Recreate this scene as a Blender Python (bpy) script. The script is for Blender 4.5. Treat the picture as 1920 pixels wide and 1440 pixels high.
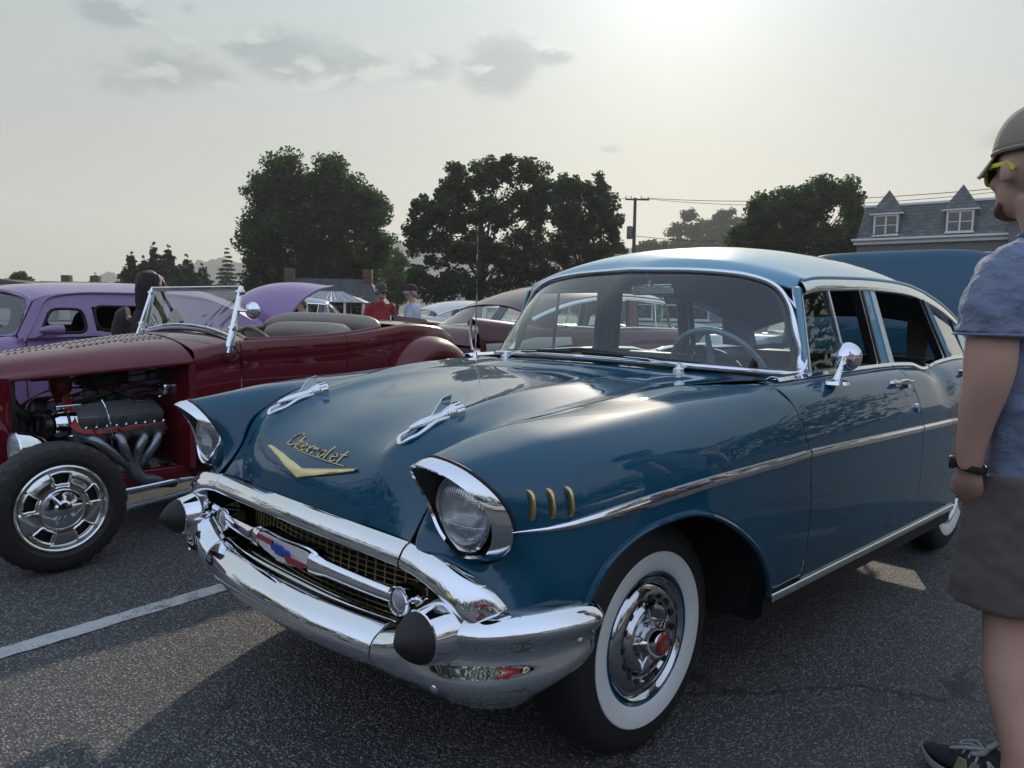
import bpy, bmesh, math, random
import numpy as np
from mathutils import Vector, Matrix
for o in list(bpy.data.objects): bpy.data.objects.remove(o)
SC = bpy.context.scene; COL = SC.collection
rad = math.radians
# ---------------------------------------------------------------- camera
cd = bpy.data.cameras.new('camera'); cam = bpy.data.objects.new('camera', cd); COL.objects.link(cam)
SC.camera = cam
CAM = (-1.799, -2.013, 1.275); YAW, PITCH, ROLL, FPX = rad(44.948), rad(-5.24), rad(1.184), 1422.5
_d = Vector((math.cos(YAW)*math.cos(PITCH), math.sin(YAW)*math.cos(PITCH), math.sin(PITCH)))
_r = _d.cross(Vector((0, 0, 1))).normalized(); _u = _r.cross(_d)
_r2 = math.cos(ROLL)*_r + math.sin(ROLL)*_u; _u2 = -math.sin(ROLL)*_r + math.cos(ROLL)*_u
cam.matrix_world = Matrix(((_r2.x, _u2.x, -_d.x, CAM[0]), (_r2.y, _u2.y, -_d.y, CAM[1]), (_r2.z, _u2.z, -_d.z, CAM[2]), (0, 0, 0, 1)))
cd.sensor_fit = 'HORIZONTAL'; cd.sensor_width = 36.0; cd.lens = FPX/1920*36; cd.clip_start = 0.05; cd.clip_end = 6000
SC.render.resolution_x, SC.render.resolution_y = 1024, 768
# ---------------------------------------------------------------- light and sky
SUN_AZ, SUN_EL = rad(33.5), rad(24.5)       # azimuth measured from +x towards +y
SDIR = Vector((math.cos(SUN_AZ)*math.cos(SUN_EL), math.sin(SUN_AZ)*math.cos(SUN_EL), math.sin(SUN_EL)))
sl = bpy.data.lights.new('sun', 'SUN'); so = bpy.data.objects.new('sun', sl); COL.objects.link(so)
sl.energy = 2.3; sl.angle = rad(0.9); sl.color = (1.0, 0.86, 0.68)
so.rotation_euler = (-SDIR).to_track_quat('-Z', 'Y').to_euler(); so.location = (20, 14, 12)
world = bpy.data.worlds.new('World'); SC.world = world; world.use_nodes = True
W = world.node_tree; W.nodes.clear()
SC.view_settings.view_transform = 'Standard'; SC.view_settings.look = 'None'
SC.view_settings.exposure = 0.5; SC.view_settings.gamma = 1.0; SC.view_settings.use_curve_mapping = False
SC.cycles.max_bounces = 10; SC.cycles.transparent_max_bounces = 24; SC.cycles.glossy_bounces = 6
SC.cycles.diffuse_bounces = 3; SC.cycles.volume_bounces = 0; SC.cycles.use_denoising = True
SC.cycles.caustics_reflective = False; SC.cycles.caustics_refractive = False; SC.cycles.sample_clamp_indirect = 6

class NT:
    """small node-tree writer"""
    def __init__(s, t): s.t = t
    def n(s, kind, ins=None, **kw):
        nd = s.t.nodes.new(kind)
        for k, v in kw.items(): setattr(nd, k, v)
        for k, v in (ins or {}).items():
            sk = nd.inputs[k]
            if hasattr(v, 'is_output') or isinstance(v, bpy.types.NodeSocket): s.t.links.new(v, sk)
            else: sk.default_value = v
        return nd
    def math(s, op, a, b=0.0, c=0.0, clamp=False):
        nd = s.t.nodes.new('ShaderNodeMath'); nd.operation = op; nd.use_clamp = clamp
        for i, v in enumerate((a, b, c)):
            if isinstance(v, bpy.types.NodeSocket): s.t.links.new(v, nd.inputs[i])
            else: nd.inputs[i].default_value = v
        return nd.outputs[0]
    def mix(s, f, a, b, blend='MIX'):
        nd = s.t.nodes.new('ShaderNodeMix'); nd.data_type = 'RGBA'; nd.blend_type = blend; nd.clamp_factor = True
        for k, v in ((0, f), (6, a), (7, b)):
            if isinstance(v, bpy.types.NodeSocket): s.t.links.new(v, nd.inputs[k])
            else: nd.inputs[k].default_value = v if k == 0 else (*v[:3], 1)
        return nd.outputs[2]
    def ramp(s, f, stops, interp='LINEAR'):
        nd = s.t.nodes.new('ShaderNodeValToRGB'); s.t.links.new(f, nd.inputs[0]); cr = nd.color_ramp; cr.interpolation = interp
        while len(cr.elements) < len(stops): cr.elements.new(0.5)
        for e, (p, c) in zip(cr.elements, stops): e.position = p; e.color = (*c[:3], 1) if hasattr(c, '__len__') else (c, c, c, 1)
        return nd.outputs[0]
    def noise(s, vec, scale, detail=3, rough=.5, dist=0, out=0):
        return s.n('ShaderNodeTexNoise', {'Vector': vec, 'Scale': scale, 'Detail': detail, 'Roughness': rough, 'Distortion': dist}).outputs[out]
    def sstep(s, x, a, b):
        nd = s.t.nodes.new('ShaderNodeMapRange'); nd.interpolation_type = 'SMOOTHSTEP'
        s.t.links.new(x, nd.inputs[0]); nd.inputs[1].default_value = a; nd.inputs[2].default_value = b
        nd.inputs[3].default_value = 0; nd.inputs[4].default_value = 1
        return nd.outputs[0]

def build_sky():
    w = NT(W)
    sky = w.n('ShaderNodeTexSky', sky_type='NISHITA', sun_disc=False, sun_elevation=SUN_EL, sun_rotation=rad(90)-SUN_AZ,
              altitude=100, air_density=1.0, dust_density=2.0, ozone_density=1.0)
    geo = w.n('ShaderNodeTexCoord').outputs['Generated']
    sep = w.n('ShaderNodeSeparateXYZ', {0: geo})
    az = w.math('ARCTAN2', sep.outputs[1], sep.outputs[0])          # azimuth from +x, radians
    el = w.math('ARCSINE', sep.outputs[2])
    # milky haze: cream low, pale above, bluer away from the sun; brightened there and overhead for fill
    dsun = w.n('ShaderNodeVectorMath', {0: geo, 1: tuple(SDIR)}, operation='DOT_PRODUCT').outputs['Value']
    K = 1/.108
    sc3 = lambda c: tuple(v*K for v in c)
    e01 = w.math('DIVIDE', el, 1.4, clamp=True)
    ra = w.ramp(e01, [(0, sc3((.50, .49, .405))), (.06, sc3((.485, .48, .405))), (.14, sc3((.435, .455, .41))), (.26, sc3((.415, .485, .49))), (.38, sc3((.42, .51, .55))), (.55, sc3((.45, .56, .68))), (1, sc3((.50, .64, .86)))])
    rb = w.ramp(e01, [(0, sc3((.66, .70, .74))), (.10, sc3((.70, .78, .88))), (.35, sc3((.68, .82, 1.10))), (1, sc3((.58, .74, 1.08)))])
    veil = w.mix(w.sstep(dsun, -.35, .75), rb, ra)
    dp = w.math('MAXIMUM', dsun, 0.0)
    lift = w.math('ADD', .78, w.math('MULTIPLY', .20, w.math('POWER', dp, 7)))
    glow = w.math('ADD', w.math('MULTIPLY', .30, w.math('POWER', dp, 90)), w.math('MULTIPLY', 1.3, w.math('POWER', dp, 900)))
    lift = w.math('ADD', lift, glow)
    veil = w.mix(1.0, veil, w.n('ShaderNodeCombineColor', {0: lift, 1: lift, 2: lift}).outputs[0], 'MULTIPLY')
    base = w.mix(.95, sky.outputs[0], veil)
    # cloud bank
    uv = w.n('ShaderNodeCombineXYZ', {0: w.math('MULTIPLY', az, 1.0), 1: w.math('MULTIPLY', el, 2.1), 2: 0.0}).outputs[0]
    n1 = w.noise(uv, 9.5, 7, .56, .25)
    n2 = w.noise(uv, 26.0, 5, .6)
    def blob(a, e, ra, re, amp):
        dx = w.math('DIVIDE', w.math('SUBTRACT', az, a), ra); dy = w.math('DIVIDE', w.math('SUBTRACT', el, e), re)
        r2 = w.math('ADD', w.math('MULTIPLY', dx, dx), w.math('MULTIPLY', dy, dy))
        return w.math('MULTIPLY', amp, w.math('EXPONENT', w.math('MULTIPLY', r2, -1.0)))
    D = CLOUDS
    m = None
    for c in D:
        b = blob(*c); m = b if m is None else w.math('MAXIMUM', m, b)
    # thin scattered cloud elsewhere, also behind the camera
    far = w.math('MULTIPLY', w.sstep(w.noise(uv, 2.3, 3), .56, .75), .40)
    far = w.math('MULTIPLY', far, w.sstep(dsun, .72, .25))
    m = w.math('MAXIMUM', m, far)
    dens = w.math('ADD', w.math('ADD', m, w.math('MULTIPLY', w.math('SUBTRACT', n1, .5), 1.05)), w.math('MULTIPLY', w.math('SUBTRACT', n2, .5), .45))
    cov = w.sstep(dens, .26, .60)
    # lit upper rim: where the cloud thins out just above, it shines
    uv2 = w.n('ShaderNodeVectorMath', {0: uv, 1: (-.010, .034, 0)}, operation='ADD').outputs[0]
    n1b = w.noise(uv2, 9.5, 7, .56, .25)
    rim = w.math('MULTIPLY', w.sstep(w.math('SUBTRACT', n1, n1b), .02, .15), .85)
    core = w.sstep(dens, .36, .82)
    edge_c = w.mix(1.0, base, (1.13, 1.12, 1.08), 'MULTIPLY')
    core_c = w.mix(core, w.mix(1.0, base, (.94, .95, .955), 'MULTIPLY'), w.mix(1.0, base, (.66, .70, .74), 'MULTIPLY'))
    cl = w.mix(rim, core_c, edge_c)
    fin = w.mix(w.math('MULTIPLY', cov, .92), base, cl)
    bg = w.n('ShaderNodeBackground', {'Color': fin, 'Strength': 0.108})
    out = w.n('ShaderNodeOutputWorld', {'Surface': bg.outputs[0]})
CLOUDS = []
def _dirpx(px, py):
    v = _r2*((px-960)/FPX) + _u2*(-(py-720)/FPX) + _d; v.normalize(); return math.atan2(v.y, v.x), math.asin(v.z)
for px, py, rx, ry, a in [(600, 118, 330, 34, .34), (260, 130, 150, 40, .32), (560, 108, 130, 40, .66), (470, 92, 60, 26, .52), (330, 132, 95, 36, .56), (400, 135, 60, 24, .52), (680, 118, 80, 26, .56), (812, 124, 52, 28, .58), (935, 128, 74, 46, .70), (1030, 108, 42, 16, .50), (195, 25, 62, 22, .50),
                          (215, 155, 70, 22, .40), (1145, 280, 26, 8, .40), (1862, 262, 40, 22, .46), (355, 15, 16, 12, .38)]:
    a0, e0 = _dirpx(px, py); CLOUDS.append((a0, e0, rx/FPX*1.3, ry/FPX*1.35, a+.24))
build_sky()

# ---------------------------------------------------------------- materials
MATS = {}
def pmat(name, col, rough=.5, metal=0., coat=0., coat_r=.03, spec=.5, emit=None, es=1., noise=None, bump=None, alpha=None, sss=None, sheen=0, aniso=None):
    """principled; noise=(scale, amount, detail) varies the colour, bump=(scale, strength)"""
    if name in MATS: return MATS[name]
    m = bpy.data.materials.new(name); m.use_nodes = True; t = NT(m.node_tree); m.node_tree.nodes.clear()
    p = t.n('ShaderNodeBsdfPrincipled', {'Base Color': (*col, 1), 'Roughness': rough, 'Metallic': metal, 'Coat Weight': coat, 'Coat Roughness': coat_r, 'Specular IOR Level': spec})
    if emit: p.inputs['Emission Color'].default_value = (*emit, 1); p.inputs['Emission Strength'].default_value = es
    if sheen: p.inputs['Sheen Weight'].default_value = sheen
    if sss: p.inputs['Subsurface Weight'].default_value = sss; p.inputs['Subsurface Radius'].default_value = (.02, .008, .004)
    tc = t.n('ShaderNodeTexCoord').outputs['Object']
    if noise:
        f = t.noise(tc, noise[0], noise[2] if len(noise) > 2 else 4, .6)
        f = t.math('SUBTRACT', f, .5)
        k = t.math('ADD', 1.0, t.math('MULTIPLY', f, noise[1]*2))
        t.t.links.new(t.mix(1.0, col, t.n('ShaderNodeCombineColor', {0: k, 1: k, 2: k}).outputs[0], 'MULTIPLY'), p.inputs['Base Color'])
        t.t.links.new(t.math('ADD', rough, t.math('MULTIPLY', f, rough*.5)), p.inputs['Roughness'])
    if bump:
        b = t.n('ShaderNodeBump', {'Height': t.noise(tc, bump[0], 3, .6), 'Strength': bump[1], 'Distance': .02})
        t.t.links.new(b.outputs[0], p.inputs['Normal'])
    t.n('ShaderNodeOutputMaterial', {'Surface': p.outputs[0]})
    MATS[name] = m; return m

def paint(name, col, metal=.25, rough=.38, coat=1.0):
    """car lacquer: slightly metallic base under a clear coat with a very faint orange peel"""
    if name in MATS: return MATS[name]
    m = bpy.data.materials.new(name); m.use_nodes = True; t = NT(m.node_tree); m.node_tree.nodes.clear()
    tc = t.n('ShaderNodeTexCoord').outputs['Object']
    wav = t.n('ShaderNodeBump', {'Height': t.noise(tc, 2.6, 2, .5), 'Strength': .07, 'Distance': .012})
    p = t.n('ShaderNodeBsdfPrincipled', {'Base Color': (*col, 1), 'Roughness': rough, 'Metallic': metal, 'Coat Weight': coat, 'Coat Roughness': .004, 'Coat IOR': 1.5, 'Coat Normal': wav.outputs[0], 'Specular IOR Level': .06})
    d = t.noise(tc, 7.0, 5, .65)
    t.t.links.new(t.math('ADD', .004, t.math('MULTIPLY', t.sstep(d, .5, .8), .012)), p.inputs['Coat Roughness'])
    t.n('ShaderNodeOutputMaterial', {'Surface': p.outputs[0]})
    MATS[name] = m; return m

def chrome(name='chrome', col=(.80, .82, .86), rough=.035):
    if name in MATS: return MATS[name]
    m = bpy.data.materials.new(name); m.use_nodes = True; t = NT(m.node_tree); m.node_tree.nodes.clear()
    tc = t.n('ShaderNodeTexCoord').outputs['Object']
    d = t.noise(tc, 9.0, 5, .7)
    wav = t.n('ShaderNodeBump', {'Height': t.noise(tc, 11., 2, .5), 'Strength': .06, 'Distance': .004})
    p = t.n('ShaderNodeBsdfPrincipled', {'Base Color': (*col, 1), 'Metallic': 1.0, 'Roughness': t.math('ADD', rough, t.math('MULTIPLY', t.sstep(d, .5, .85), .05)), 'Normal': wav.outputs[0]})
    t.n('ShaderNodeOutputMaterial', {'Surface': p.outputs[0]})
    MATS[name] = m; return m

def glass(name, tint=(.86, .93, .90), refl=1.0, ior=1.52):
    """thin automotive pane: tinted transmission plus fresnel reflection"""
    if name in MATS: return MATS[name]
    m = bpy.data.materials.new(name); m.use_nodes = True; t = NT(m.node_tree); m.node_tree.nodes.clear()
    tr = t.n('ShaderNodeBsdfTransparent', {'Color': (*tint, 1)})
    gl = t.n('ShaderNodeBsdfGlossy', {'Color': (1, 1, 1, 1), 'Roughness': .01})
    ge = t.n('ShaderNodeNewGeometry'); dt = t.n('ShaderNodeVectorMath', {0: ge.outputs['Incoming'], 1: ge.outputs['Normal']}, operation='DOT_PRODUCT').outputs['Value']
    fr = t.math('ADD', .043, t.math('MULTIPLY', .957, t.math('POWER', t.math('SUBTRACT', 1.0, t.math('ABSOLUTE', dt)), 5.0)))
    mx = t.n('ShaderNodeMixShader', {0: t.math('MULTIPLY', fr, 1.7*refl, clamp=True), 1: tr.outputs[0], 2: gl.outputs[0]})
    t.n('ShaderNodeOutputMaterial', {'Surface': mx.outputs[0]})
    MATS[name] = m; return m

# ---------------------------------------------------------------- mesh helpers
def obj(name, v, f, mat, parent=None, smooth=True, ang=35, solid=0, kind=None):
    me = bpy.data.meshes.new(name); me.from_pydata([tuple(map(float, p)) for p in v], [], [tuple(int(i) for i in q) for q in f]); me.update()
    if mat: me.materials.append(mat)
    if smooth:
        me.shade_smooth()
        if ang < 180: me.set_sharp_from_angle(angle=rad(ang))
    o = bpy.data.objects.new(name, me); COL.objects.link(o)
    if parent: o.parent = parent
    if solid:
        s = o.modifiers.new('Solidify', 'SOLIDIFY'); s.thickness = solid; s.offset = -1
    if kind: o['kind'] = kind
    return o
def thing(name, label, cat, loc=(0, 0, 0), rz=0, group=None):
    o = bpy.data.objects.new(name, None); COL.objects.link(o); o.location = loc; o.rotation_euler = (0, 0, rz)
    o['label'] = label; o['category'] = cat
    if group: o['group'] = group
    o.empty_display_size = .2
    return o
def tag(o, label, cat, group=None):
    o['label'] = label; o['category'] = cat
    if group: o['group'] = group
    return o
def copy_tree(o, parent=None):
    c = o.copy(); COL.objects.link(c); c.parent = parent
    for ch in list(o.children): copy_tree(ch, c)
    return c
class MB:
    """collects geometry for one mesh"""
    def __init__(s): s.v = []; s.f = []
    def add(s, v, f):
        n = len(s.v); s.v += [tuple(p) for p in v]; s.f += [tuple(i+n for i in q) for q in f]; return s
    def grid(s, P, cu=False, cv=False, flip=False): return s.add(*gridf(P, cu, cv, flip))
    def build(s, name, mat, parent=None, **k): return obj(name, s.v, s.f, mat, parent, **k)
def gridf(P, cu=False, cv=False, flip=False):
    P = np.asarray(P, float); U, V = P.shape[:2]; f = []
    for i in range(U if cu else U-1):
        for j in range(V if cv else V-1):
            a, b, c, d = i*V+j, i*V+(j+1) % V, ((i+1) % U)*V+(j+1) % V, ((i+1) % U)*V+j
            f.append((a, d, c, b) if flip else (a, b, c, d))
    return P.reshape(-1, 3), f
def spl(P, n, closed=False, ts=None):
    """centripetal Catmull-Rom through P, n samples (or at chord parameters ts in 0..1)"""
    P = np.asarray(P, float); m = len(P)
    if m == 2 and not closed:
        t = np.linspace(0, 1, n)[:, None] if ts is None else np.asarray(ts)[:, None]; return P[0]*(1-t)+P[1]*t
    Q = np.vstack([P[-1:], P, P[:2]]) if closed else np.vstack([2*P[0]-P[1], P, 2*P[-1]-P[-2]])
    k = np.sqrt(np.maximum(np.linalg.norm(np.diff(Q, axis=0), axis=1), 1e-9)); K = np.concatenate([[0], np.cumsum(k)])
    lo, hi = K[1], K[-2]
    T = lo+(hi-lo)*(np.linspace(0, 1, n, endpoint=not closed) if ts is None else np.asarray(ts))
    idx = np.clip(np.searchsorted(K, T, side='right')-1, 1, len(Q)-3)
    out = np.zeros((len(T), P.shape[1]))
    for a, (t, i) in enumerate(zip(T, idx)):
        t0, t1, t2, t3 = K[i-1:i+3]; p0, p1, p2, p3 = Q[i-1:i+3]
        A1 = (t1-t)/(t1-t0)*p0+(t-t0)/(t1-t0)*p1; A2 = (t2-t)/(t2-t1)*p1+(t-t1)/(t2-t1)*p2; A3 = (t3-t)/(t3-t2)*p2+(t-t2)/(t3-t2)*p3
        B1 = (t2-t)/(t2-t0)*A1+(t-t0)/(t2-t0)*A2; B2 = (t3-t)/(t3-t1)*A2+(t-t1)/(t3-t1)*A3
        out[a] = (t2-t)/(t2-t1)*B1+(t-t1)/(t2-t1)*B2
    return out
def pw(x, xs, ys):
    """smooth monotone interpolation (pchip) of ys over xs"""
    xs = np.asarray(xs, float); ys = np.asarray(ys, float); x = np.asarray(x, float); h = np.diff(xs); dl = np.diff(ys)/h; d = np.zeros(len(xs))
    d[0], d[-1] = dl[0], dl[-1]
    for i in range(1, len(xs)-1):
        if dl[i-1]*dl[i] > 0:
            w1, w2 = 2*h[i]+h[i-1], h[i]+2*h[i-1]; d[i] = (w1+w2)/(w1/dl[i-1]+w2/dl[i])
    i = np.clip(np.searchsorted(xs, x)-1, 0, len(xs)-2); t = np.clip((x-xs[i])/h[i], 0, 1)
    return (2*t**3-3*t**2+1)*ys[i]+(t**3-2*t**2+t)*h[i]*d[i]+(-2*t**3+3*t**2)*ys[i+1]+(t**3-t**2)*h[i]*d[i+1]
def loft(net, nu, nv, closed_v=False):
    """net[u][v] control points -> nu x nv smooth grid"""
    rows = np.array([spl(r, nv, closed_v) for r in net]); return np.stack([spl(rows[:, j], nu) for j in range(rows.shape[1])], 1)
def mir(P, s):
    P = np.array(P, float); P[..., 1] *= s; return P
def frames(path, closed=False, up=(0, 0, 1)):
    P = np.asarray(path, float); n = len(P)
    T = (np.roll(P, -1, 0)-np.roll(P, 1, 0)) if closed else np.gradient(P, axis=0)
    T /= np.maximum(np.linalg.norm(T, axis=1), 1e-9)[:, None]; up = np.asarray(up, float); N = []
    pv = up
    for t in T:
        u = up if abs(np.dot(t, up)) < .98 else pv
        s = np.cross(t, u); s /= max(np.linalg.norm(s), 1e-9); w = np.cross(s, t); N.append((s, w)); pv = w
    return T, N
def sweep(path, prof, closed=False, up=(0, 0, 1), scale=None, capped=True):
    """prof: list of (side, up) offsets, closed loop; -> verts, faces"""
    T, N = frames(path, closed, up); n = len(path); k = len(prof); V = []
    for i, p in enumerate(path):
        sc = 1 if scale is None else scale[i]
        for a, b in prof: V.append(np.asarray(p)+(N[i][0]*a+N[i][1]*b)*sc)
    v, f = gridf(np.array(V).reshape(n, k, 3), closed, True, True)
    if capped and not closed: f = list(f)+[tuple(range(k)), tuple((n-1)*k+j for j in reversed(range(k)))]
    return v, f
def circ(r, k=8, ry=None, ph=0): return [(r*math.cos(2*math.pi*i/k+ph), (ry or r)*math.sin(2*math.pi*i/k+ph)) for i in range(k)]
def tube(path, r, k=8, closed=False, scale=None): return sweep(path, circ(r, k), closed, scale=scale)
def rrect(w, h, r, k=3):
    out = []
    for cx, cy, a0 in ((w/2-r, h/2-r, 0), (-w/2+r, h/2-r, 90), (-w/2+r, -h/2+r, 180), (w/2-r, -h/2+r, 270)):
        for i in range(k+1):
            a = rad(a0+90*i/k); out.append((cx+r*math.cos(a), cy+r*math.sin(a)))
    return out
def lathe(prof, n=48, axis='y', c=(0, 0, 0), cap=False, a0=0, a1=2*math.pi):
    """prof: (radius, along) pairs"""
    full = abs(a1-a0-2*math.pi) < 1e-6; P = []
    for i in range(n if full else n+1):
        a = a0+(a1-a0)*i/n; ca, sa = math.cos(a), math.sin(a)
        P.append([{'y': (c[0]+r*ca, c[1]+h, c[2]+r*sa), 'x': (c[0]+h, c[1]+r*ca, c[2]+r*sa), 'z': (c[0]+r*ca, c[1]+r*sa, c[2]+h)}[axis] for r, h in prof])
    return gridf(P, full, False)
def box(c, s, rz=0, bev=0):
    x, y, z = [d/2 for d in s]
    if bev:
        bm = bmesh.new(); bmesh.ops.create_cube(bm, size=1); bmesh.ops.scale(bm, vec=s, verts=bm.verts)
        bmesh.ops.bevel(bm, geom=bm.edges[:]+bm.verts[:], offset=bev, segments=2, profile=.5, affect='EDGES')
        V = [v.co.copy() for v in bm.verts]; bm.verts.index_update(); F = [tuple(v.index for v in q.verts) for q in bm.faces]; bm.free()
    else:
        V = [Vector((a, b, d)) for a in (-x, x) for b in (-y, y) for d in (-z, z)]
        F = [(0, 1, 3, 2), (4, 6, 7, 5), (0, 4, 5, 1), (2, 3, 7, 6), (0, 2, 6, 4), (1, 5, 7, 3)]
    ca, sa = math.cos(rz), math.sin(rz)
    return [(c[0]+v.x*ca-v.y*sa, c[1]+v.x*sa+v.y*ca, c[2]+v.z) for v in V], F
def prism(poly, d, n):
    """flat polygon (list of 3-D points) thickened by d along n"""
    k = len(poly); n = np.asarray(n, float)*d; P = [np.asarray(p, float) for p in poly]
    V = [p for p in P]+[p+n for p in P]; F = [tuple(range(k)), tuple(range(2*k-1, k-1, -1))]+[(i, i+k, (i+1) % k+k, (i+1) % k) for i in range(k)]
    return V, F
# ---------------------------------------------------------------- ground
def asphalt():
    m = bpy.data.materials.new('asphalt'); m.use_nodes = True; t = NT(m.node_tree); m.node_tree.nodes.clear()
    tc = t.n('ShaderNodeTexCoord').outputs['Object']
    n1 = t.noise(tc, .35, 5, .6); n2 = t.noise(tc, 6., 4, .6)
    vo = t.n('ShaderNodeTexVoronoi', {'Vector': tc, 'Scale': 95.}, feature='F1'); vc = t.n('ShaderNodeSeparateColor', {0: vo.outputs['Color']}).outputs[0]
    vo2 = t.n('ShaderNodeTexVoronoi', {'Vector': tc, 'Scale': 190.}, feature='F1'); vc2 = t.n('ShaderNodeSeparateColor', {0: vo2.outputs['Color']}).outputs[0]
    base = t.mix(n1, (.040, .041, .043), (.070, .071, .073))
    base = t.mix(t.math('MULTIPLY', n2, .45), base, (.032, .032, .034))
    st = t.math('MULTIPLY', t.sstep(vc, .35, .95), t.sstep(vo.outputs['Distance'], .62, .25))
    base = t.mix(t.math('MULTIPLY', st, .8), base, (.36, .355, .345))
    st2 = t.math('MULTIPLY', t.sstep(vc2, .80, 1.0), t.sstep(vo2.outputs['Distance'], .6, .25))
    base = t.mix(t.math('MULTIPLY', st2, .8), base, (.55, .545, .53))
    # old cracks, a few oil drips and a paler worn track
    wv = t.n('ShaderNodeVectorMath', {0: tc, 1: t.n('ShaderNodeVectorMath', {0: t.noise(tc, 3.0, 4, .6, out=1), 'Scale': .45}, operation='SCALE').outputs[0]}, operation='ADD').outputs[0]
    ck = t.n('ShaderNodeTexVoronoi', {'Vector': wv, 'Scale': .55}, feature='DISTANCE_TO_EDGE').outputs['Distance']
    crack = t.math('MULTIPLY', t.sstep(ck, .010, .003), t.sstep(t.noise(tc, .5, 2), .50, .58))
    base = t.mix(t.math('MULTIPLY', crack, .85), base, (.008, .008, .009))
    oil = t.sstep(t.noise(tc, 1.1, 3, .55), .66, .74); base = t.mix(t.math('MULTIPLY', oil, .55), base, (.014, .014, .015))
    worn = t.sstep(t.noise(tc, .22, 4, .6), .45, .7); base = t.mix(t.math('MULTIPLY', worn, .28), base, (.11, .108, .104))
    gr = t.n('ShaderNodeTexVoronoi', {'Vector': tc, 'Scale': 34.}, feature='F1'); gc = t.n('ShaderNodeSeparateColor', {0: gr.outputs['Color']}).outputs[1]
    base = t.mix(t.math('MULTIPLY', t.math('MULTIPLY', t.sstep(gc, .93, .97), t.sstep(gr.outputs['Distance'], .22, .12)), .8), base, (.36, .35, .33))
    h = t.math('ADD', t.math('MULTIPLY', t.sstep(vo.outputs['Distance'], .7, .1), 1.0), t.math('MULTIPLY', t.sstep(vo2.outputs['Distance'], .7, .1), .5))
    b = t.n('ShaderNodeBump', {'Height': h, 'Strength': 1.0, 'Distance': .005})
    p = t.n('ShaderNodeBsdfPrincipled', {'Base Color': base, 'Roughness': .62, 'Normal': b.outputs[0], 'Specular IOR Level': .45})
    t.n('ShaderNodeOutputMaterial', {'Surface': p.outputs[0]}); return m
ASPH = asphalt()
g = obj('parking_lot', *gridf([[(x, y, 0) for y in (-70, 0, 70)] for x in (-70, 0, 90)]), ASPH, smooth=False); g['kind'] = 'structure'
def line_paint():
    m = bpy.data.materials.new('worn_white_paint'); m.use_nodes = True; t = NT(m.node_tree); m.node_tree.nodes.clear(); tc = t.n('ShaderNodeTexCoord').outputs['Object']
    vo = t.n('ShaderNodeTexVoronoi', {'Vector': tc, 'Scale': 120.}, feature='F1'); n = t.noise(tc, 14, 5, .65); n2 = t.noise(tc, 2.2, 3, .5)
    wear = t.math('MULTIPLY', t.sstep(t.math('ADD', t.math('MULTIPLY', n, .7), t.math('MULTIPLY', vo.outputs['Distance'], .35)), .50, .64), t.sstep(n2, .30, .62))
    c = t.mix(t.math('MULTIPLY', wear, .75), t.mix(n, (.40, .41, .40), (.56, .56, .54)), (.05, .05, .052)); b = t.n('ShaderNodeBump', {'Height': t.sstep(vo.outputs['Distance'], .7, .1), 'Strength': .6, 'Distance': .004})
    p = t.n('ShaderNodeBsdfPrincipled', {'Base Color': c, 'Roughness': .75, 'Normal': b.outputs[0]}); t.n('ShaderNodeOutputMaterial', {'Surface': p.outputs[0]}); return m
rl = random.Random(4); P = []
for i in range(120):
    t_ = i/119; x = -3.4+4.5*t_; y = .85+.58*t_; P.append([(x, y+rl.uniform(-.004, .004), .004), (x, y+.05, .004), (x, y+.10+rl.uniform(-.004, .004), .004)])
l = obj('parking_line', *gridf(P, flip=True), line_paint(), smooth=False); l['kind'] = 'structure'
# ================================================================ the blue sedan
BLUE = paint('blue_lacquer', (.003, .066, .120), metal=.0, rough=.5)
PALE = paint('pale_blue_lacquer', (.17, .37, .49), metal=.0, rough=.36)
CHR = chrome(); GOLD = pmat('anodised_gold', (.62, .50, .25), .32, 1.0)
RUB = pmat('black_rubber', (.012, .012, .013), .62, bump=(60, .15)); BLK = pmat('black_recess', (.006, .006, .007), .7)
SATIN = pmat('satin_black', (.012, .013, .016), .38); WWALL = pmat('whitewall_rubber', (.72, .72, .69), .55, noise=(30, .06))
VINYL = pmat('dark_blue_vinyl', (.022, .032, .046), .42, bump=(220, .12)); VINYLL = pmat('grey_blue_vinyl', (.10, .135, .16), .42, bump=(220, .12))
WSG = glass('windshield_glass', (.82, .91, .88)); SIDEG = glass('side_glass', (.85, .92, .90)); VENTG = glass('vent_glass', (.80, .88, .86), .7)
def rims(P, d=.004, cu=False, cv=False):
    """extra loops close to each free border so that the rolled edge stays narrow"""
    P = np.asarray(P, float)
    def ins(P):
        a = np.linalg.norm(P[1]-P[0], axis=-1, keepdims=True); b = np.linalg.norm(P[-1]-P[-2], axis=-1, keepdims=True)
        f0 = np.clip(d/np.maximum(a, 1e-6), 0, .5); f1 = np.clip(d/np.maximum(b, 1e-6), 0, .5)
        return np.concatenate([P[:1], (P[0]*(1-f0)+P[1]*f0)[None], P[1:-1], (P[-1]*(1-f1)+P[-2]*f1)[None], P[-1:]])
    if not cu and len(P) > 2: P = ins(P)
    if not cv and P.shape[1] > 2: P = ins(P.swapaxes(0, 1)).swapaxes(0, 1)
    return P
def panel(name, P, mat, parent, ref=(1.5, 0, .6), solid=.003, cu=False, cv=False, ang=40, **k):
    P = np.asarray(P, float)
    if solid: P = rims(P, .003, cu, cv)
    v, f = gridf(P, cu, cv); s = 0
    for q in f[::max(1, len(f)//60)]:
        a, b, d = v[q[0]], v[q[1]], v[q[3]]; s += np.dot(np.cross(b-a, d-a), a-np.asarray(ref))
    if s < 0: f = [tuple(reversed(q)) for q in f]
    return obj(name, v, f, mat, parent, solid=solid, ang=ang, **k)
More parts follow.
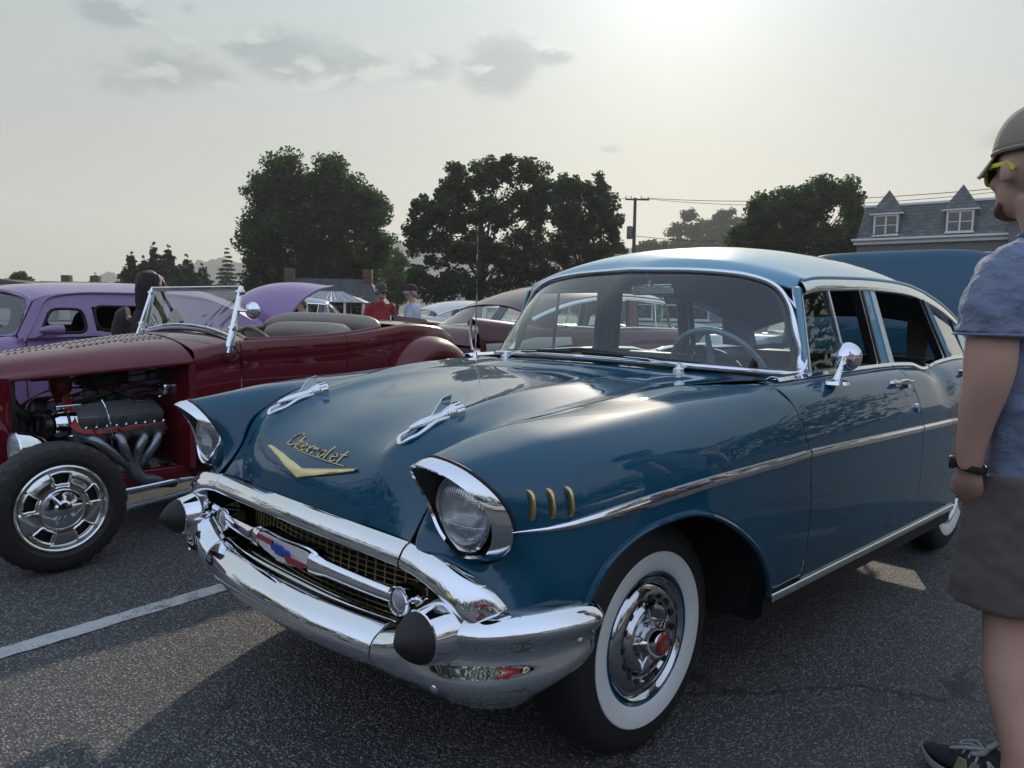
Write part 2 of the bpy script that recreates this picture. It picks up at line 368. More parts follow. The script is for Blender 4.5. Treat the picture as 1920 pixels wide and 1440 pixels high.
def weld(name, grids, mat, parent, solid=.003, ang=70):
    """several panels joined along shared edges into one smooth part"""
    bm = bmesh.new()
    for P, cv, ref in grids:
        v, f = gridf(P, False, cv); sgn = sum(np.dot(np.cross(v[q[1]]-v[q[0]], v[q[3]]-v[q[0]]), v[q[0]]-np.asarray(ref)) for q in f[::max(1, len(f)//80)])
        if sgn < 0: f = [tuple(reversed(q)) for q in f]
        vs = [bm.verts.new(p) for p in v]
        for q in f: bm.faces.new([vs[i] for i in q])
    bmesh.ops.remove_doubles(bm, verts=bm.verts, dist=2e-4)
    me = bpy.data.meshes.new(name); bm.to_mesh(me); bm.free(); me.materials.append(mat); me.shade_smooth(); me.set_sharp_from_angle(angle=rad(ang))
    o = bpy.data.objects.new(name, me); COL.objects.link(o); o.parent = parent
    if solid: m = o.modifiers.new('Solidify', 'SOLIDIFY'); m.thickness = solid; m.offset = -1
    return o
SED = thing('vintage_sedan', 'dark blue vintage four-door sedan with pale blue roof and whitewall tyres', 'car', (1.4, 0, 0))
_off = Vector((-1.4, 0, 0))
def fixp(o, root, off):           # parts are modelled in world space, their thing sits at its base
    for c in root.children: c.location = c.location+off if c.location.length < 1e-9 else c.location
Yb = lambda x: pw(x, [-.75, -.6, -.52, -.42, -.2, 0, .3, .65, 2, 3, 3.6, 4.25], [.79, .85, .878, .905, .925, .933, .940, .945, .945, .94, .92, .86])
ZC = lambda x: pw(x, [-.75, -.6, -.42, -.2, 0, .25, .6, 1.0, 1.8, 2.05, 2.25, 2.45, 2.8, 3.3, 4.0, 4.25], [.945, .975, .995, 1.012, 1.024, 1.042, 1.056, 1.066, 1.078, 1.072, 1.045, 1.07, 1.085, 1.08, 1.09, 1.09])
def tuck(x, z):
    x = np.asarray(x, float); d = np.clip(ZC(x)-np.asarray(z, float), 0, .34); D = [0, .015, .05, .09, .15, .22, .34]
    k = np.clip((x-.15)/.6, 0, 1); k = k*k*(3-2*k)
    up = (1-k)*pw(d, D, [.20, .142, .080, .040, .014, .004, 0])+k*pw(d, D, [.125, .09, .054, .034, .016, .005, 0])
    lo = pw(np.clip(z, .30, .72), [.30, .36, .45, .6, .72], [.062, .04, .02, .005, 0])
    return up+lo
ys = lambda x, z: Yb(x)-tuck(x, z)
ARX = [-.42, -.40, -.355, -.25, -.106, .026, .208, .384, .47, .507, .52]; ARZ = [.585, .62, .676, .727, .747, .739, .67, .553, .455, .40, .372]
ZB = lambda x: pw(x, ARX, ARZ)
# gap between hood and fender, rear to nose
GAP = np.array([(.31, .66, 1.056), (.15, .635, 1.043), (-.03, .60, 1.018), (-.2, .59, 1.0), (-.33, .58, .983), (-.42, .567, .957), (-.48, .557, .925), (-.538, .55, .884), (-.575, .54, .84), (-.60, .53, .788), (-.628, .53, .725), (-.662, .53, .702)])
# ---- hood
hA = [(.47, 0, 1.062), (.25, 0, 1.052), (0, 0, 1.032), (-.2, 0, 1.007), (-.38, 0, .968), (-.5, 0, .925), (-.61, 0, .865), (-.667, 0, .79), (-.680, 0, .71)]
hB = [(.455, .2, 1.058), (.25, .2, 1.049), (0, .2, 1.029), (-.2, .2, 1.004), (-.38, .2, .966), (-.5, .2, .923), (-.607, .2, .862), (-.660, .2, .785), (-.673, .2, .706)]
hB2 = [(.435, .30, 1.056), (.25, .30, 1.050), (0, .30, 1.033), (-.2, .30, 1.009), (-.38, .30, .972), (-.5, .295, .936), (-.606, .295, .874), (-.652, .295, .785), (-.667, .295, .704)]
hC = [(.40, .39, 1.055), (.25, .385, 1.056), (0, .375, 1.046), (-.2, .37, 1.024), (-.38, .367, .986), (-.5, .365, .960), (-.592, .364, .906), (-.640, .364, .80), (-.655, .364, .702)]
hC2 = [(.37, .47, 1.052), (.25, .465, 1.046), (0, .445, 1.032), (-.2, .435, 1.010), (-.38, .425, .975), (-.49, .42, .945), (-.585, .42, .882), (-.627, .42, .785), (-.652, .42, .70)]
hD = [(.345, .56, 1.050), (.2, .55, 1.036), (-.02, .525, 1.014), (-.2, .515, .994), (-.36, .505, .966), (-.465, .495, .925), (-.55, .485, .87), (-.612, .48, .785), (-.655, .48, .701)]
hE = [tuple(GAP[i]) for i in (0, 1, 2, 3, 4, 6, 7, 9, 11)]
hE = [(x, y-.003, z) for x, y, z in hE]
half = [hA, hB, hB2, hC, hC2, hD, hE]
NV = 41
def hood_lines():
    L = [spl(l, NV) for l in half]                                   # each line along u
    across = []
    for i in range(NV):
        row = [L[k][i] for k in range(len(L))]
        full = [mir(p, -1) for p in row[:0:-1]]+row
        across.append(spl(full, 73))
    return np.array(across)
HOOD = hood_lines()
hood = panel('hood', HOOD, BLUE, SED, ref=(0, 0, .5), ang=60)
def hood_at(y, z):
    q = HOOD.reshape(-1, 3); m = q[:, 0] < -.3
    q = q[m]; d = (q[:, 1]-y)**2+(q[:, 2]-z)**2; i = np.argsort(d)[:4]; w = 1/(d[i]+1e-6); return float((q[i, 0]*w).sum()/w.sum())
# ---- front fenders
bz0 = [(-.605, .72, .690), (-.618, .635, .735), (-.645, .592, .82), (-.69, .610, .895), (-.712, .640, .930), (-.722, .69, .948), (-.685, .765, .922), (-.622, .818, .845), (-.592, .822, .775), (-.588, .795, .715), (-.595, .76, .697)]
bz1 = [(-.645, .69, .685), (-.645, .60, .715), (-.628, .560, .80), (-.612, .575, .892), (-.565, .588, .937), (-.56, .650, .975), (-.55, .772, .950), (-.535, .853, .865), (-.525, .873, .755), (-.53, .872, .64), (-.60, .80, .63)]
bz2 = [(-.66, .64, .692), (-.668, .56, .702), (-.603, .533, .788), (-.541, .553, .884), (-.42, .569, .957), (-.42, .65, .992), (-.42, .812, .953), (-.42, .889, .86), (-.42, float(ys(-.42, .74)), .74), (-.42, float(ys(-.42, .585)), .585), (-.60, .832, .578)]
def fsec(x):
    gx = GAP[:6][::-1]; yg = float(np.interp(x, gx[:, 0], gx[:, 1]))+.002; zg = float(pw(x, gx[:, 0], gx[:, 2]))
    if x > .31: yg = .663+(x-.31)*.42; zg = 1.056
    zc, zb, Y = float(ZC(x)), float(ZB(x)), float(Yb(x)); zl = zc-.13
    pts = [(x, yg, zg), (x, yg+.055, zc-.004)]
    pts += [(x, float(ys(x, z)), z) for z in (zc-.015, zc-.05, zc-.09, zl)]
    pts += [(x, float(ys(x, z)), z) for z in np.linspace(zl, zb, 4)[1:]]
    return pts
fx = np.concatenate([np.linspace(-.42, .36, 40), np.linspace(.375, .52, 22), np.linspace(.54, .60, 3)])
def door_front(z): return np.interp(z, [.36, .60, .83, .94, 1.06], [.757, .735, .700, .662, .628])
def lerp_ext(P):         # stretch last stations so the rear edge follows the slanted door gap
    Q = P.copy()
    for j in range(P.shape[1]):
        xe = door_front(P[-1, j, 2])-.003; m = P[:, j, 0] > .52
        t = (P[m, j, 0]-.52)/(.60-.52); xn = .52+t*(xe-.52); Q[m, j, 0] = xn; z = Q[m, j, 2]
        if j > 8: Q[m, j, 1] = ys(xn, z)
    return Q
FEN0 = np.array([spl(fsec(x), 34) for x in fx])
FEN = lerp_ext(FEN0)
FEN = np.concatenate([FEN[:-1], (FEN[-1]*.94+FEN[-2]*.06)[None], FEN[-1:]])
FEN = np.concatenate([FEN[:, :1], (FEN[:, :1]*.8+FEN[:, 1:2]*.2), FEN[:, 1:]], 1)
def sidx(P, c, closed=True):
    P = np.asarray(P, float); n = len(P); out = []
    for k in c:
        i = int(math.floor(k)); t = k-i; p0, p1, p2, p3 = (P[(i+d) % n] for d in (-1, 0, 1, 2))
        out.append(.5*((2*p1)+(-p0+p2)*t+(2*p0-5*p1+4*p2-p3)*t*t+(-p0+3*p1-3*p2+p3)*t**3))
    return np.array(out)
def fender_ring():
    sec = FEN[0]; key = [int(np.argmin(((sec-np.array(q))**2).sum(1))) for q in bz2[4:10]]; key[0], key[-1] = 0, len(sec)-1; key = list(np.maximum.accumulate(np.array(key)+np.arange(6)*1e-3))
    cs = np.interp(np.arange(len(sec)), key, [4, 5, 6, 7, 8, 9]); rest = np.linspace(9, 15, 38)[1:-1]
    r0, r1 = sidx(bz0, list(cs)+list(rest)), sidx(bz1, list(cs)+list(rest))
    r2 = np.concatenate([sec, sidx(bz2, rest)]); k = int(np.argmin(abs(fx+.22))); r3 = np.concatenate([FEN[k], 2*r2[len(sec):]-r1[len(sec):]])
    out = []
    for j in range(len(r0)):
        kk = np.sqrt([np.linalg.norm(b_-a_) for a_, b_ in ((r0[j], r1[j]), (r1[j], r2[j]), (r2[j], r3[j]))])
        out.append(spl([r0[j], r1[j], r2[j], r3[j]], 0, ts=np.linspace(0, (kk[0]+kk[1])/kk.sum(), 16)))
    return np.stack(out, 1)
RING = fender_ring()
_side = np.concatenate([RING.reshape(-1, 3), FEN.reshape(-1, 3)]); _side = _side[_side[:, 1] > .74]
def ysurf(x, z):
    if x > -.40: return float(ys(x, z))
    d = (_side[:, 0]-x)**2+(_side[:, 2]-z)**2; i = np.argsort(d)[:6]; w = 1/(d[i]+1e-6); return float((_side[i, 1]*w).sum()/w.sum())
for s in (1, -1):
    fo = weld('front_fender', [(mir(FEN, s), False, (0, 0, .6)), (mir(RING, s), True, (-.3, .7*s, .8))], BLUE, SED)
    xs_ = np.array(ARX[1:]); ar = spl([(x, float(ys(x, z))+.001, z) for x, z in zip(ARX, ARZ)], 60)
    obj('wheel_arch_lip', *sweep(mir(ar, s), circ(.011, 8, .009)), BLUE, SED)
# ---- cowl, doors, quarters
WSB = spl([(.61, 0, 1.098), (.645, .35, 1.093), (.74, .62, 1.082), (.86, .725, 1.072), (.955, .775, 1.066)], 24)
hr = spl([tuple(HOOD[0, 36+i]+np.array((.004, 0, 0))) for i in range(0, 37, 6)], 24)
side_l = np.array([hr[-1], (.62, .79, 1.058)])
cw = np.array([[hr[j]*(1-t)+(WSB[j]-np.array((.0, 0, .012)))*t for j in range(24)] for t in np.linspace(0, 1, 7)])
for i, t in enumerate(np.linspace(0, 1, 7)): cw[i, :, 2] += .008*math.sin(math.pi*t)
cwf = np.concatenate([mir(cw[:, :0:-1], -1), cw], 1)
panel('cowl', cwf, BLUE, SED, ref=(.7, 0, .5), ang=60)
sills = spl([(x, .82, 1.05) for x in (.55, .75, 1.0)], 4)
def b_gap(z): return np.interp(z, [.33, .60, .83, 1.06], [1.915, 1.895, 1.865, 1.80])
def r_gap(z): return np.interp(z, [.33, .45, .62, .80, 1.09], [2.62, 2.63, 2.74, 2.83, 2.86])
zbot = lambda x: .372-.018*(x-.5)
def dpanel(name, f0, f1, parent, s, nu=36):
    G = []
    tt = np.concatenate([np.linspace(0, .3, 12), np.linspace(.34, 1, 18)])
    for u in np.linspace(0, 1, nu):
        col = []
        for t in tt:
            z0 = 1.06; z = z0-(z0-.36)*t; x = float(f0(z)*(1-u)+f1(z)*u); top = float(ZC(x)); b = zbot(x); z = top-(top-b)*t; x = float(f0(z)*(1-u)+f1(z)*u)
            col.append((x, float(ys(x, z))*s, z))
        col.insert(0, (col[0][0], (abs(col[0][1])-.012)*s, col[0][2]+.004)); col.insert(0, (col[0][0], (abs(col[0][1])-.02)*s, col[0][2]+.001))
        G.append(col)
    return panel(name, G, BLUE, parent, ref=(1.8, 0, .7), ang=60)
def door_handle(x, z, s, parent, big=True):
    y = float(ys(x, z)); b = MB()
    b.add(*sweep([(x-.085, s*(y+.016), z+.006), (x-.04, s*(y+.030), z+.010), (x+.02, s*(y+.034), z+.010), (x+.085, s*(y+.030), z+.006)], circ(.009, 8, .012), scale=[.5, 1, 1, .7]))
    b.add(*sweep([(x-.08, s*(y-.005), z+.004), (x-.08, s*(y+.018), z+.006)], circ(.016, 10))).add(*sweep([(x+.05, s*(y-.005), z-.008), (x+.05, s*(y+.026), z-.004)], circ(.017, 10)))
    return b.build('door_handle', CHR, parent)
for s in (1, -1):
    fd = dpanel('front_door', lambda z: door_front(z)+.003, lambda z: b_gap(z)-.003, SED, s)
    rd = dpanel('rear_door', lambda z: b_gap(z)+.003, lambda z: r_gap(z)-.003, SED, s)
    door_handle(1.66, 1.015, s, fd); door_handle(2.66, 1.02, s, rd)
    z = .905; x = 1.79; obj('key_lock', *sweep([(x, s*(ys(x, z)-.004), z), (x, s*(ys(x, z)+.012), z)], circ(.014, 10, .02)), CHR, fd)
    # quarter panel with rear wheel opening and tail fin
    G = []
    for u in np.concatenate([np.linspace(0, .46, 26), np.linspace(.48, 1, 22)]):
        col = []
        for k, t in enumerate([-2, -1]+list(np.linspace(0, 1, 18))):
            tt = max(t, 0); z = 1.08-.7*tt; x0 = float(r_gap(z))+.002; xe = 4.27-.05*tt-.10*max(0, .25-tt)*0; x = x0+(xe-x0)*u
            fin = .085*max(0, (x-3.1)/1.15)**1.3
            zb = float(pw(x, [2.62, 2.66, 2.72, 2.85, 3.0, 3.12, 3.24, 3.33, 3.38, 4.3], [.37, .44, .52, .60, .60, .56, .48, .40, .385, .44])); zt = float(ZC(x))+fin; z = zt-(zt-zb)*tt
            y = float(Yb(x)-tuck(x, min(z-fin*(1-tt), float(ZC(x)))))
            if t == -1: col.append((x, s*(y-.022), zt+.004)); continue
            if t == -2: col.append((x, s*(y-.05-.02*fin/.085), zt-.01-.75*fin)); continue
            col.append((x, s*y, z))
        G.append(col)
    panel('rear_quarter', G, BLUE, SED, ref=(3.2, 0, .7), ang=60)
    fe = [(4.27, s*(.735), 1.175), (4.285, s*.735, 1.0), (4.275, s*.79, .78), (4.25, s*.845, .62)]
    obj('fin_edge', *sweep(spl(fe, 20), rrect(.03, .02, .008), up=(1, 0, 0)), CHR, SED)
    obj('light_pod', *lathe([(.0, -.08), (.05, -.08), (.068, -.02), (.07, .03), (.06, .05), (.052, .045)], 24, 'x', (4.27, .80*s, .80)), CHR, SED)
    obj('tail_light', *lathe([(.0, .03), (.03, .025), (.045, 0), (.05, -.05)], 16, 'x', (4.305, .80*s, .80)), pmat('red_lens', (.4, .01, .01), .15, coat=1), SED)
    # chrome: side spear, sill, belt moulding
    xs = np.linspace(-.598, .695, 40); z = pw(xs, [-.66, -.3, .1, .7], [.775, .800, .818, .828])
    pr = [(0, -.5), (.45, -.42), (.75, -.05), (.75, .12), (.45, .44), (0, .5)]
    pth = np.array([(x, s*(ysurf(x, zz)), zz) for x, zz in zip(xs, z)])
    def spear(p, w, name):
        sc = np.array(w); T, N = frames(p); V = []
        for i in range(len(p)):
            for a, b in pr: V.append(p[i]+np.array((0, s*a*.014*min(1, sc[i]/.02), b*sc[i])))
        v, f = gridf(np.array(V).reshape(len(p), len(pr), 3), False, True); f = list(f)+[tuple(range(len(pr))), tuple((len(p)-1)*len(pr)+j for j in reversed(range(len(pr))))]
        obj(name, v, f, CHR, SED, ang=25)
    spear(pth, pw(xs, [-.60, -.45, -.2, .2, .7], [.003, .022, .036, .033, .030]), 'side_spear')
    for x0, x1 in ((.706, 1.858), (1.872, 2.80), (2.845, 3.6)):
        xs = np.linspace(x0, x1, 24); z = np.interp(xs, [.7, 2.3, 3.6], [.828, .800, .76]); spear(np.array([(x, s*(float(ys(x, zz))-.001), zz) for x, zz in zip(xs, z)]), np.full(24, .030), 'side_spear')
    xs = np.linspace(.53, 2.60, 30); obj('sill_moulding', *sweep([(x, s*(float(ys(x, zbot(x)))+.003), zbot(x)-.012) for x in xs], rrect(.014, .030, .006)), CHR, SED)
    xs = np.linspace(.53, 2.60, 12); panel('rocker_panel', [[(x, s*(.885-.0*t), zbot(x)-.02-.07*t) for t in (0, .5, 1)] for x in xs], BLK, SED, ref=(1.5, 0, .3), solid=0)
    for x0, x1 in ((.70, 1.79), (1.80, 2.31), (2.33, 2.95)):
        xs = np.linspace(x0, x1, 26); P = []
        for x in xs:
            zt = float(ZC(x)); yy = float(ys(x, zt-.001))-.012; P.append([(x, s*(yy+.014), zt+.002), (x, s*(yy+.008), zt+.017), (x, s*(yy-.016), zt+.021), (x, s*(yy-.040), zt+.008)])
        panel('belt_moulding', P, CHR, SED, ref=(1.8, 0, .9), solid=.004, ang=50)
# ---- windshield
Wo = [(.61, 0, 1.106), (.645, .35, 1.101), (.74, .62, 1.090), (.865, .720, 1.080), (.965, .768, 1.082), (1.0, .765, 1.125), (1.012, .738, 1.22), (1.03, .700, 1.32), (1.03, .640, 1.400), (1.015, .54, 1.443), (.99, .36, 1.468), (.957, 0, 1.482)]
hw = spl(Wo, 60); loop = np.concatenate([hw, mir(hw[-2:0:-1], -1)])
obj('windshield_moulding', *sweep(loop, [(a*1.0, b) for a, b in rrect(.040, .022, .009)], closed=True), CHR, SED, ang=50)
cen = loop.mean(0)
inner = loop+(cen-loop)*np.array((.3, 1, 1))*(.035/np.linalg.norm((cen-loop)*np.array((.3, 1, 1)), axis=1))[:, None]
obj('windshield_gasket', *tube(inner, .010, 6, closed=True), RUB, SED)
bot = spl(Wo[:5], 25); top = spl(Wo[:6:-1], 25); G = []
for t in np.linspace(0, 1, 13):
    row = [bot[i]*(1-t)+top[i]*t+np.array((-.035*math.sin(math.pi*t)*(1-(i/24)**4), 0, 0)) for i in range(25)]; G.append([mir(p, -1) for p in row[:0:-1]]+row)
panel('windshield', G, WSG, SED, solid=0, ang=180)
# ---- roof
cl = [(.94, 1.487), (1.02, 1.527), (1.15, 1.572), (1.4, 1.610), (1.8, 1.628), (2.2, 1.618), (2.6, 1.575), (2.95, 1.50), (3.25, 1.40), (3.42, 1.325)]
dr = [(1.045, 1.405), (1.07, 1.432), (1.17, 1.446), (1.4, 1.458), (1.85, 1.470), (2.29, 1.460), (2.70, 1.405), (3.0, 1.338), (3.25, 1.262), (3.42, 1.195)]
R = []
for i in range(10):
    (xa, za), (xb, zb) = cl[i], dr[i]; row = []
    for fr in (0, .22, .44, .62, .78, .90, .97, 1.0):
        y = .705*fr; k = fr**2.5; kx = fr**3; row.append((xa*(1-kx)+xb*kx, y, za-(za-zb)*k))
    if i == 0:
        row = [(p[0], p[1], p[2]) for p in spl([(.952, 0, 1.492), (.985, .36, 1.479), (1.012, .54, 1.453), (1.03, .645, 1.412), (1.045, .705, 1.39)], 8)]
    R.append([mir(p, -1) for p in row[:0:-1]]+row)
ROOF = loft(R, 60, 61); panel('roof', ROOF, PALE, SED, ref=(1.8, 0, 1.0), ang=60, solid=.02)
LIN = pmat('headliner_cloth', (.045, .05, .058), .9)
for s in (1, -1):
    dp = spl([(x, .708*s, z) for x, z in dr[1:]], 50)
    obj('drip_rail', *sweep(dp+np.array((0, .004*s, -.004)), rrect(.016, .016, .005)), PALE, SED)
    # chrome header over the doors
    h = [(x, .716*s, z-.030) for x, z in dr[1:]]; h = spl(h, 50); P = [[p+np.array((0, s*a, b)) for a, b in ((-.002, .024), (.008, .012), (.020, -.012), (.018, -.026), (-.008, -.030))] for p in h]
    panel('window_header', P, CHR, SED, ref=(1.8, 0, 1.3), ang=50, solid=.004)
    # posts: pale painted outer faces, dark inner posts
    def post(name, tp, bt, w, mat, d=.02):
        tp, bt = np.array(tp), np.array(bt); P = []
        for t in np.linspace(0, 1, 8):
            c = tp*(1-t)+bt*t; ww = w[0]*(1-t)+w[1]*t; P.append([(c[0]-ww/2, s*(c[1]-.012), c[2]), (c[0]-ww/2, s*c[1], c[2]), (c[0]-ww*.18, s*(c[1]+.006), c[2]), (c[0]-ww*.14, s*(c[1]-.002), c[2]), (c[0]-ww*.02, s*(c[1]-.002), c[2]), (c[0]+ww*.02, s*(c[1]+.006), c[2]), (c[0]+ww/2, s*c[1], c[2]), (c[0]+ww/2, s*(c[1]-.012), c[2])])
        return panel(name, P, mat, SED, ref=(float(tp[0]), 0, 1.2), ang=50, solid=.006)
    post('front_post', (1.055, .714, 1.40), (1.005, .792, 1.07), (.045, .055), PALE)
    obj('pillar_moulding', *sweep([(1.052, .700*s, 1.402), (1.035, .735*s, 1.24), (.995, .778*s, 1.088)], rrect(.03, .02, .006), up=(1, 0, 0)), CHR, SED)
    post('centre_post', (1.715, .724, 1.428), (1.80, .805, 1.085), (.135, .155), PALE)
    post('rear_post', (2.50, .722, 1.40), (2.70, .812, 1.09), (.06, .07), PALE)
    for (a, b, w) in (((1.635, .705, 1.42), (1.70, .785, 1.085), .05), ((1.80, .705, 1.42), (1.885, .785, 1.085), .03), ((2.44, .705, 1.40), (2.635, .79, 1.085), .055), ((2.56, .705, 1.38), (2.76, .79, 1.09), .03)):
        obj('window_frame', *sweep([(a[0], a[1]*s, a[2]), (b[0], b[1]*s, b[2])], rrect(w, .03, .008), up=(1, 0, 0)), SATIN, SED)
        obj('window_channel', *sweep([(a[0]-w*.3, (a[1]+.016)*s, a[2]), (b[0]-w*.3, (b[1]+.016)*s, b[2])], rrect(.006, .006, .002), up=(1, 0, 0)), CHR, SED)
    # vent pane with its chrome divider
    obj('vent_divider', *sweep([(1.285, .722*s, 1.405), (1.335, .80*s, 1.085)], rrect(.014, .014, .004), up=(1, 0, 0)), CHR, SED)
    obj('vent_pane', [(1.075, .712*s, 1.395), (1.28, .716*s, 1.40), (1.33, .796*s, 1.09), (1.03, .79*s, 1.085)], [(0, 1, 2, 3)], VENTG, SED)
    q = [(2.60, .708*s, 1.375), (2.93, .708*s, 1.315), (3.10, .77*s, 1.10), (2.77, .79*s, 1.10)]
    obj('quarter_pane', q, [(0, 1, 2, 3)], SIDEG, SED)
    # rear pillar of the roof
    P = []
    for t in np.linspace(0, 1, 8):
        P.append([(2.98+.14*t, s*(.712+.06*t), 1.335-.24*t), (3.2+.12*t, s*(.712+.05*t), 1.275-.19*t), (3.42+.10*t, s*(.70+.02*t), 1.195-.11*t)])
    panel('roof_pillar', P, PALE, SED, ref=(3, 0, 1.2), solid=.01)
# headliner, rear window
hl = ROOF[2:-2, 4:-4]-np.array((0, 0, .045)); panel('headliner', hl, LIN, SED, solid=0, ang=180)
RW = [[np.array((3.43, .64*a, 1.30-.10*abs(a)**3))*(1-t)+np.array((3.74-.10*abs(a)**2, .68*a, 1.075))*t for a in np.linspace(-1, 1, 17)] for t in np.linspace(0, 1, 5)]
panel('rear_window', RW, SIDEG, SED, solid=0, ang=180)
# trunk: deck gap and raised lid
T = []
for t in np.linspace(0, 1, 16):
    z = 1.04+.765*t; x0 = 3.80+.20*t-.05*math.sin(math.pi*t)
    row = []
    for a in np.linspace(-1, 1, 25):
        w = .70*(1-.05*t); e = abs(a)**6; row.append((x0+.05*a*a+.05*e+(.03 if t == 1 else 0), w*a, z-(.05*abs(a)**6*t)-(.02 if t == 1 else 0)))
    T.append(row)
panel('trunk_lid', T, BLUE, SED, ref=(6, 0, 1.3), solid=.03, ang=60)
panel('rear_deck', [[(3.66+.12*t, y, 1.075-.02*t) for y in np.linspace(-.76, .76, 12)] for t in (0, .5, 1)], BLUE, SED, ref=(3.6, 0, .5))
panel('tail_panel', [[(4.24-.02*abs(y), y, z) for y in np.linspace(-.86, .86, 12)] for z in (.45, .6, .75, .86)], BLUE, SED, ref=(3, 0, .6))
panel('trunk_floor', [[(x, y, .5) for y in (-.8, 0, .8)] for x in (3.3, 4.22)], BLK, SED, solid=0)
rb = spl([(4.15, -.93, .5), (4.33, -.75, .5), (4.38, -.3, .5), (4.38, .3, .5), (4.33, .75, .5), (4.15, .93, .5)], 30); obj('rear_bumper', *sweep(rb, rrect(.06, .13, .025)), CHR, SED)
# ---- inner structure: firewall, inner wings, floor; black sheets added to block light in the gaps
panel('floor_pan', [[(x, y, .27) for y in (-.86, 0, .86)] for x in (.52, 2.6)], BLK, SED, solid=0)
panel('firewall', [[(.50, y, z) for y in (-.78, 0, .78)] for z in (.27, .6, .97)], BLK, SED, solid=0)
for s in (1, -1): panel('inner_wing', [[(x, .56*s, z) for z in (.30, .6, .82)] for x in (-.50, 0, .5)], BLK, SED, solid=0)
panel('engine_light_blocker', [[(x, y, .40) for y in (-.56, 0, .56)] for x in (-.5, .5)], BLK, SED, solid=0)
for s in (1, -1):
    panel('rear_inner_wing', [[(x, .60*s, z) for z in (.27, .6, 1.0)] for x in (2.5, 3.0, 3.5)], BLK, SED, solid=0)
    panel('scuttle_light_blocker', [[(.52, y*s, z) for y in (.56, .75, .84)] for z in (.30, .6, .93)], BLK, SED, solid=0)
    panel('front_light_blocker', [[(-.47, y*s, z) for y in (.56, .75, .82)] for z in (.38, .6, .80)], BLK, SED, solid=0)
# ---- headlights
LENS = None
def lens_mat():
    m = bpy.data.materials.new('headlight_glass'); m.use_nodes = True; t = NT(m.node_tree); m.node_tree.nodes.clear()
    tc = t.n('ShaderNodeTexCoord').outputs['Object']; sp = t.n('ShaderNodeSeparateXYZ', {0: tc})
    fl = t.math('SINE', t.math('MULTIPLY', sp.outputs[1], 820.)); rb = t.math('SINE', t.math('MULTIPLY', sp.outputs[2], 210.))
    h = t.math('ADD', t.math('MULTIPLY', fl, .5), t.math('MULTIPLY', t.sstep(rb, .75, 1.0), 1.2))
    b = t.n('ShaderNodeBump', {'Height': h, 'Strength': .8, 'Distance': .002})
    gl = t.n('ShaderNodeBsdfGlossy', {'Color': (.80, .84, .88, 1), 'Roughness': .06, 'Normal': b.outputs[0]})
    g2 = t.n('ShaderNodeBsdfGlossy', {'Color': (.95, .97, 1, 1), 'Roughness': .02})
    df = t.n('ShaderNodeBsdfTransparent', {'Color': (.92, .95, .96, 1)})
    dd = t.n('ShaderNodeBsdfDiffuse', {'Color': (.62, .66, .70, 1), 'Normal': b.outputs[0]})
    a0 = t.n('ShaderNodeMixShader', {0: .30, 1: gl.outputs[0], 2: dd.outputs[0]})
    a = t.n('ShaderNodeMixShader', {0: .55, 1: df.outputs[0], 2: a0.outputs[0]})
    c = t.n('ShaderNodeMixShader', {0: .12, 1: a.outputs[0], 2: g2.outputs[0]})
    t.n('ShaderNodeOutputMaterial', {'Surface': c.outputs[0]}); return m
LENS = lens_mat(); REFL = pmat('lamp_reflector', (.72, .75, .78), .16, 1.0)
GUN = chrome('dark_chrome', (.55, .56, .58), .06)
bzo = np.array(bz0)                                                     # outer loop, on the body
bzi = np.array([(-.655, .715, .712), (-.66, .645, .748), (-.675, .608, .822), (-.725, .618, .893), (-.752, .645, .920), (-.766, .69, .934), (-.728, .757, .908), (-.665, .803, .838), (-.645, .805, .775), (-.645, .782, .727), (-.65, .75, .714)])
bzf = np.array([p+(q-p)*1.0+np.array((-.0, 0, 0)) for p, q in zip(bzo, bzi)])
lc = np.array((-.64, .703, .812))
for s in (1, -1):
    A = spl(bzo+np.array((.012, 0, 0))+(bzo-lc)*np.array((0, .015, .015)), 72, True); B = spl((bzo*.5+bzi*.5)+(bzo-lc)*np.array((0, .035, .035)), 72, True)
    Cc = spl(bzi+(bzi-lc)*np.array((0, .02, .02)), 72, True); D = spl(bzi-(bzi-lc)*np.array((0, .03, .03))+np.array((.006, 0, 0)), 72, True)
    obj('bezel_gasket', *tube(mir(spl(bzo+np.array((.006, 0, 0))+(bzo-lc)*np.array((0, .01, .01)), 72, True), s), .0045, 6, closed=True), RUB, SED)
    panel('headlight_bezel', mir(np.array([A, B, Cc, D]), s), CHR, SED, ref=tuple(lc*np.array((1, s, 1))), cv=True, solid=0, ang=40)
    E_ = np.array([(-.625, .703+.094*math.cos(a), .812+.094*math.sin(a)) for a in np.linspace(-math.pi/2, -math.pi/2-2*math.pi, 73)[:-1]])
    # cavity between rim and lamp: start both loops at the bottom, same sense
    panel('headlight_cavity', mir(np.array([D, D*.4+E_*.6+np.array((.01, 0, 0)), E_]), s), SATIN, SED, ref=(-2, .7*s, .8), cv=True, solid=0, ang=60)
    obj('lamp_ring', *lathe([(.099, .01), (.098, -.012), (.092, -.016), (.086, -.010), (.086, .01)], 48, 'x', (-.632, .703*s, .812)), GUN, SED)
    hl_ = obj('headlight', *lathe([(.0, -.034), (.02, -.0335), (.045, -.030), (.065, -.023), (.08, -.011), (.0875, .002)], 48, 'x', (-.636, .703*s, .812)), LENS, SED)
    obj('reflector', *lathe([(.0, .075), (.012, .075), (.012, .055), (.03, .060), (.055, .045), (.075, .025), (.0865, .004)], 40, 'x', (-.636, .703*s, .812)), REFL, hl_)
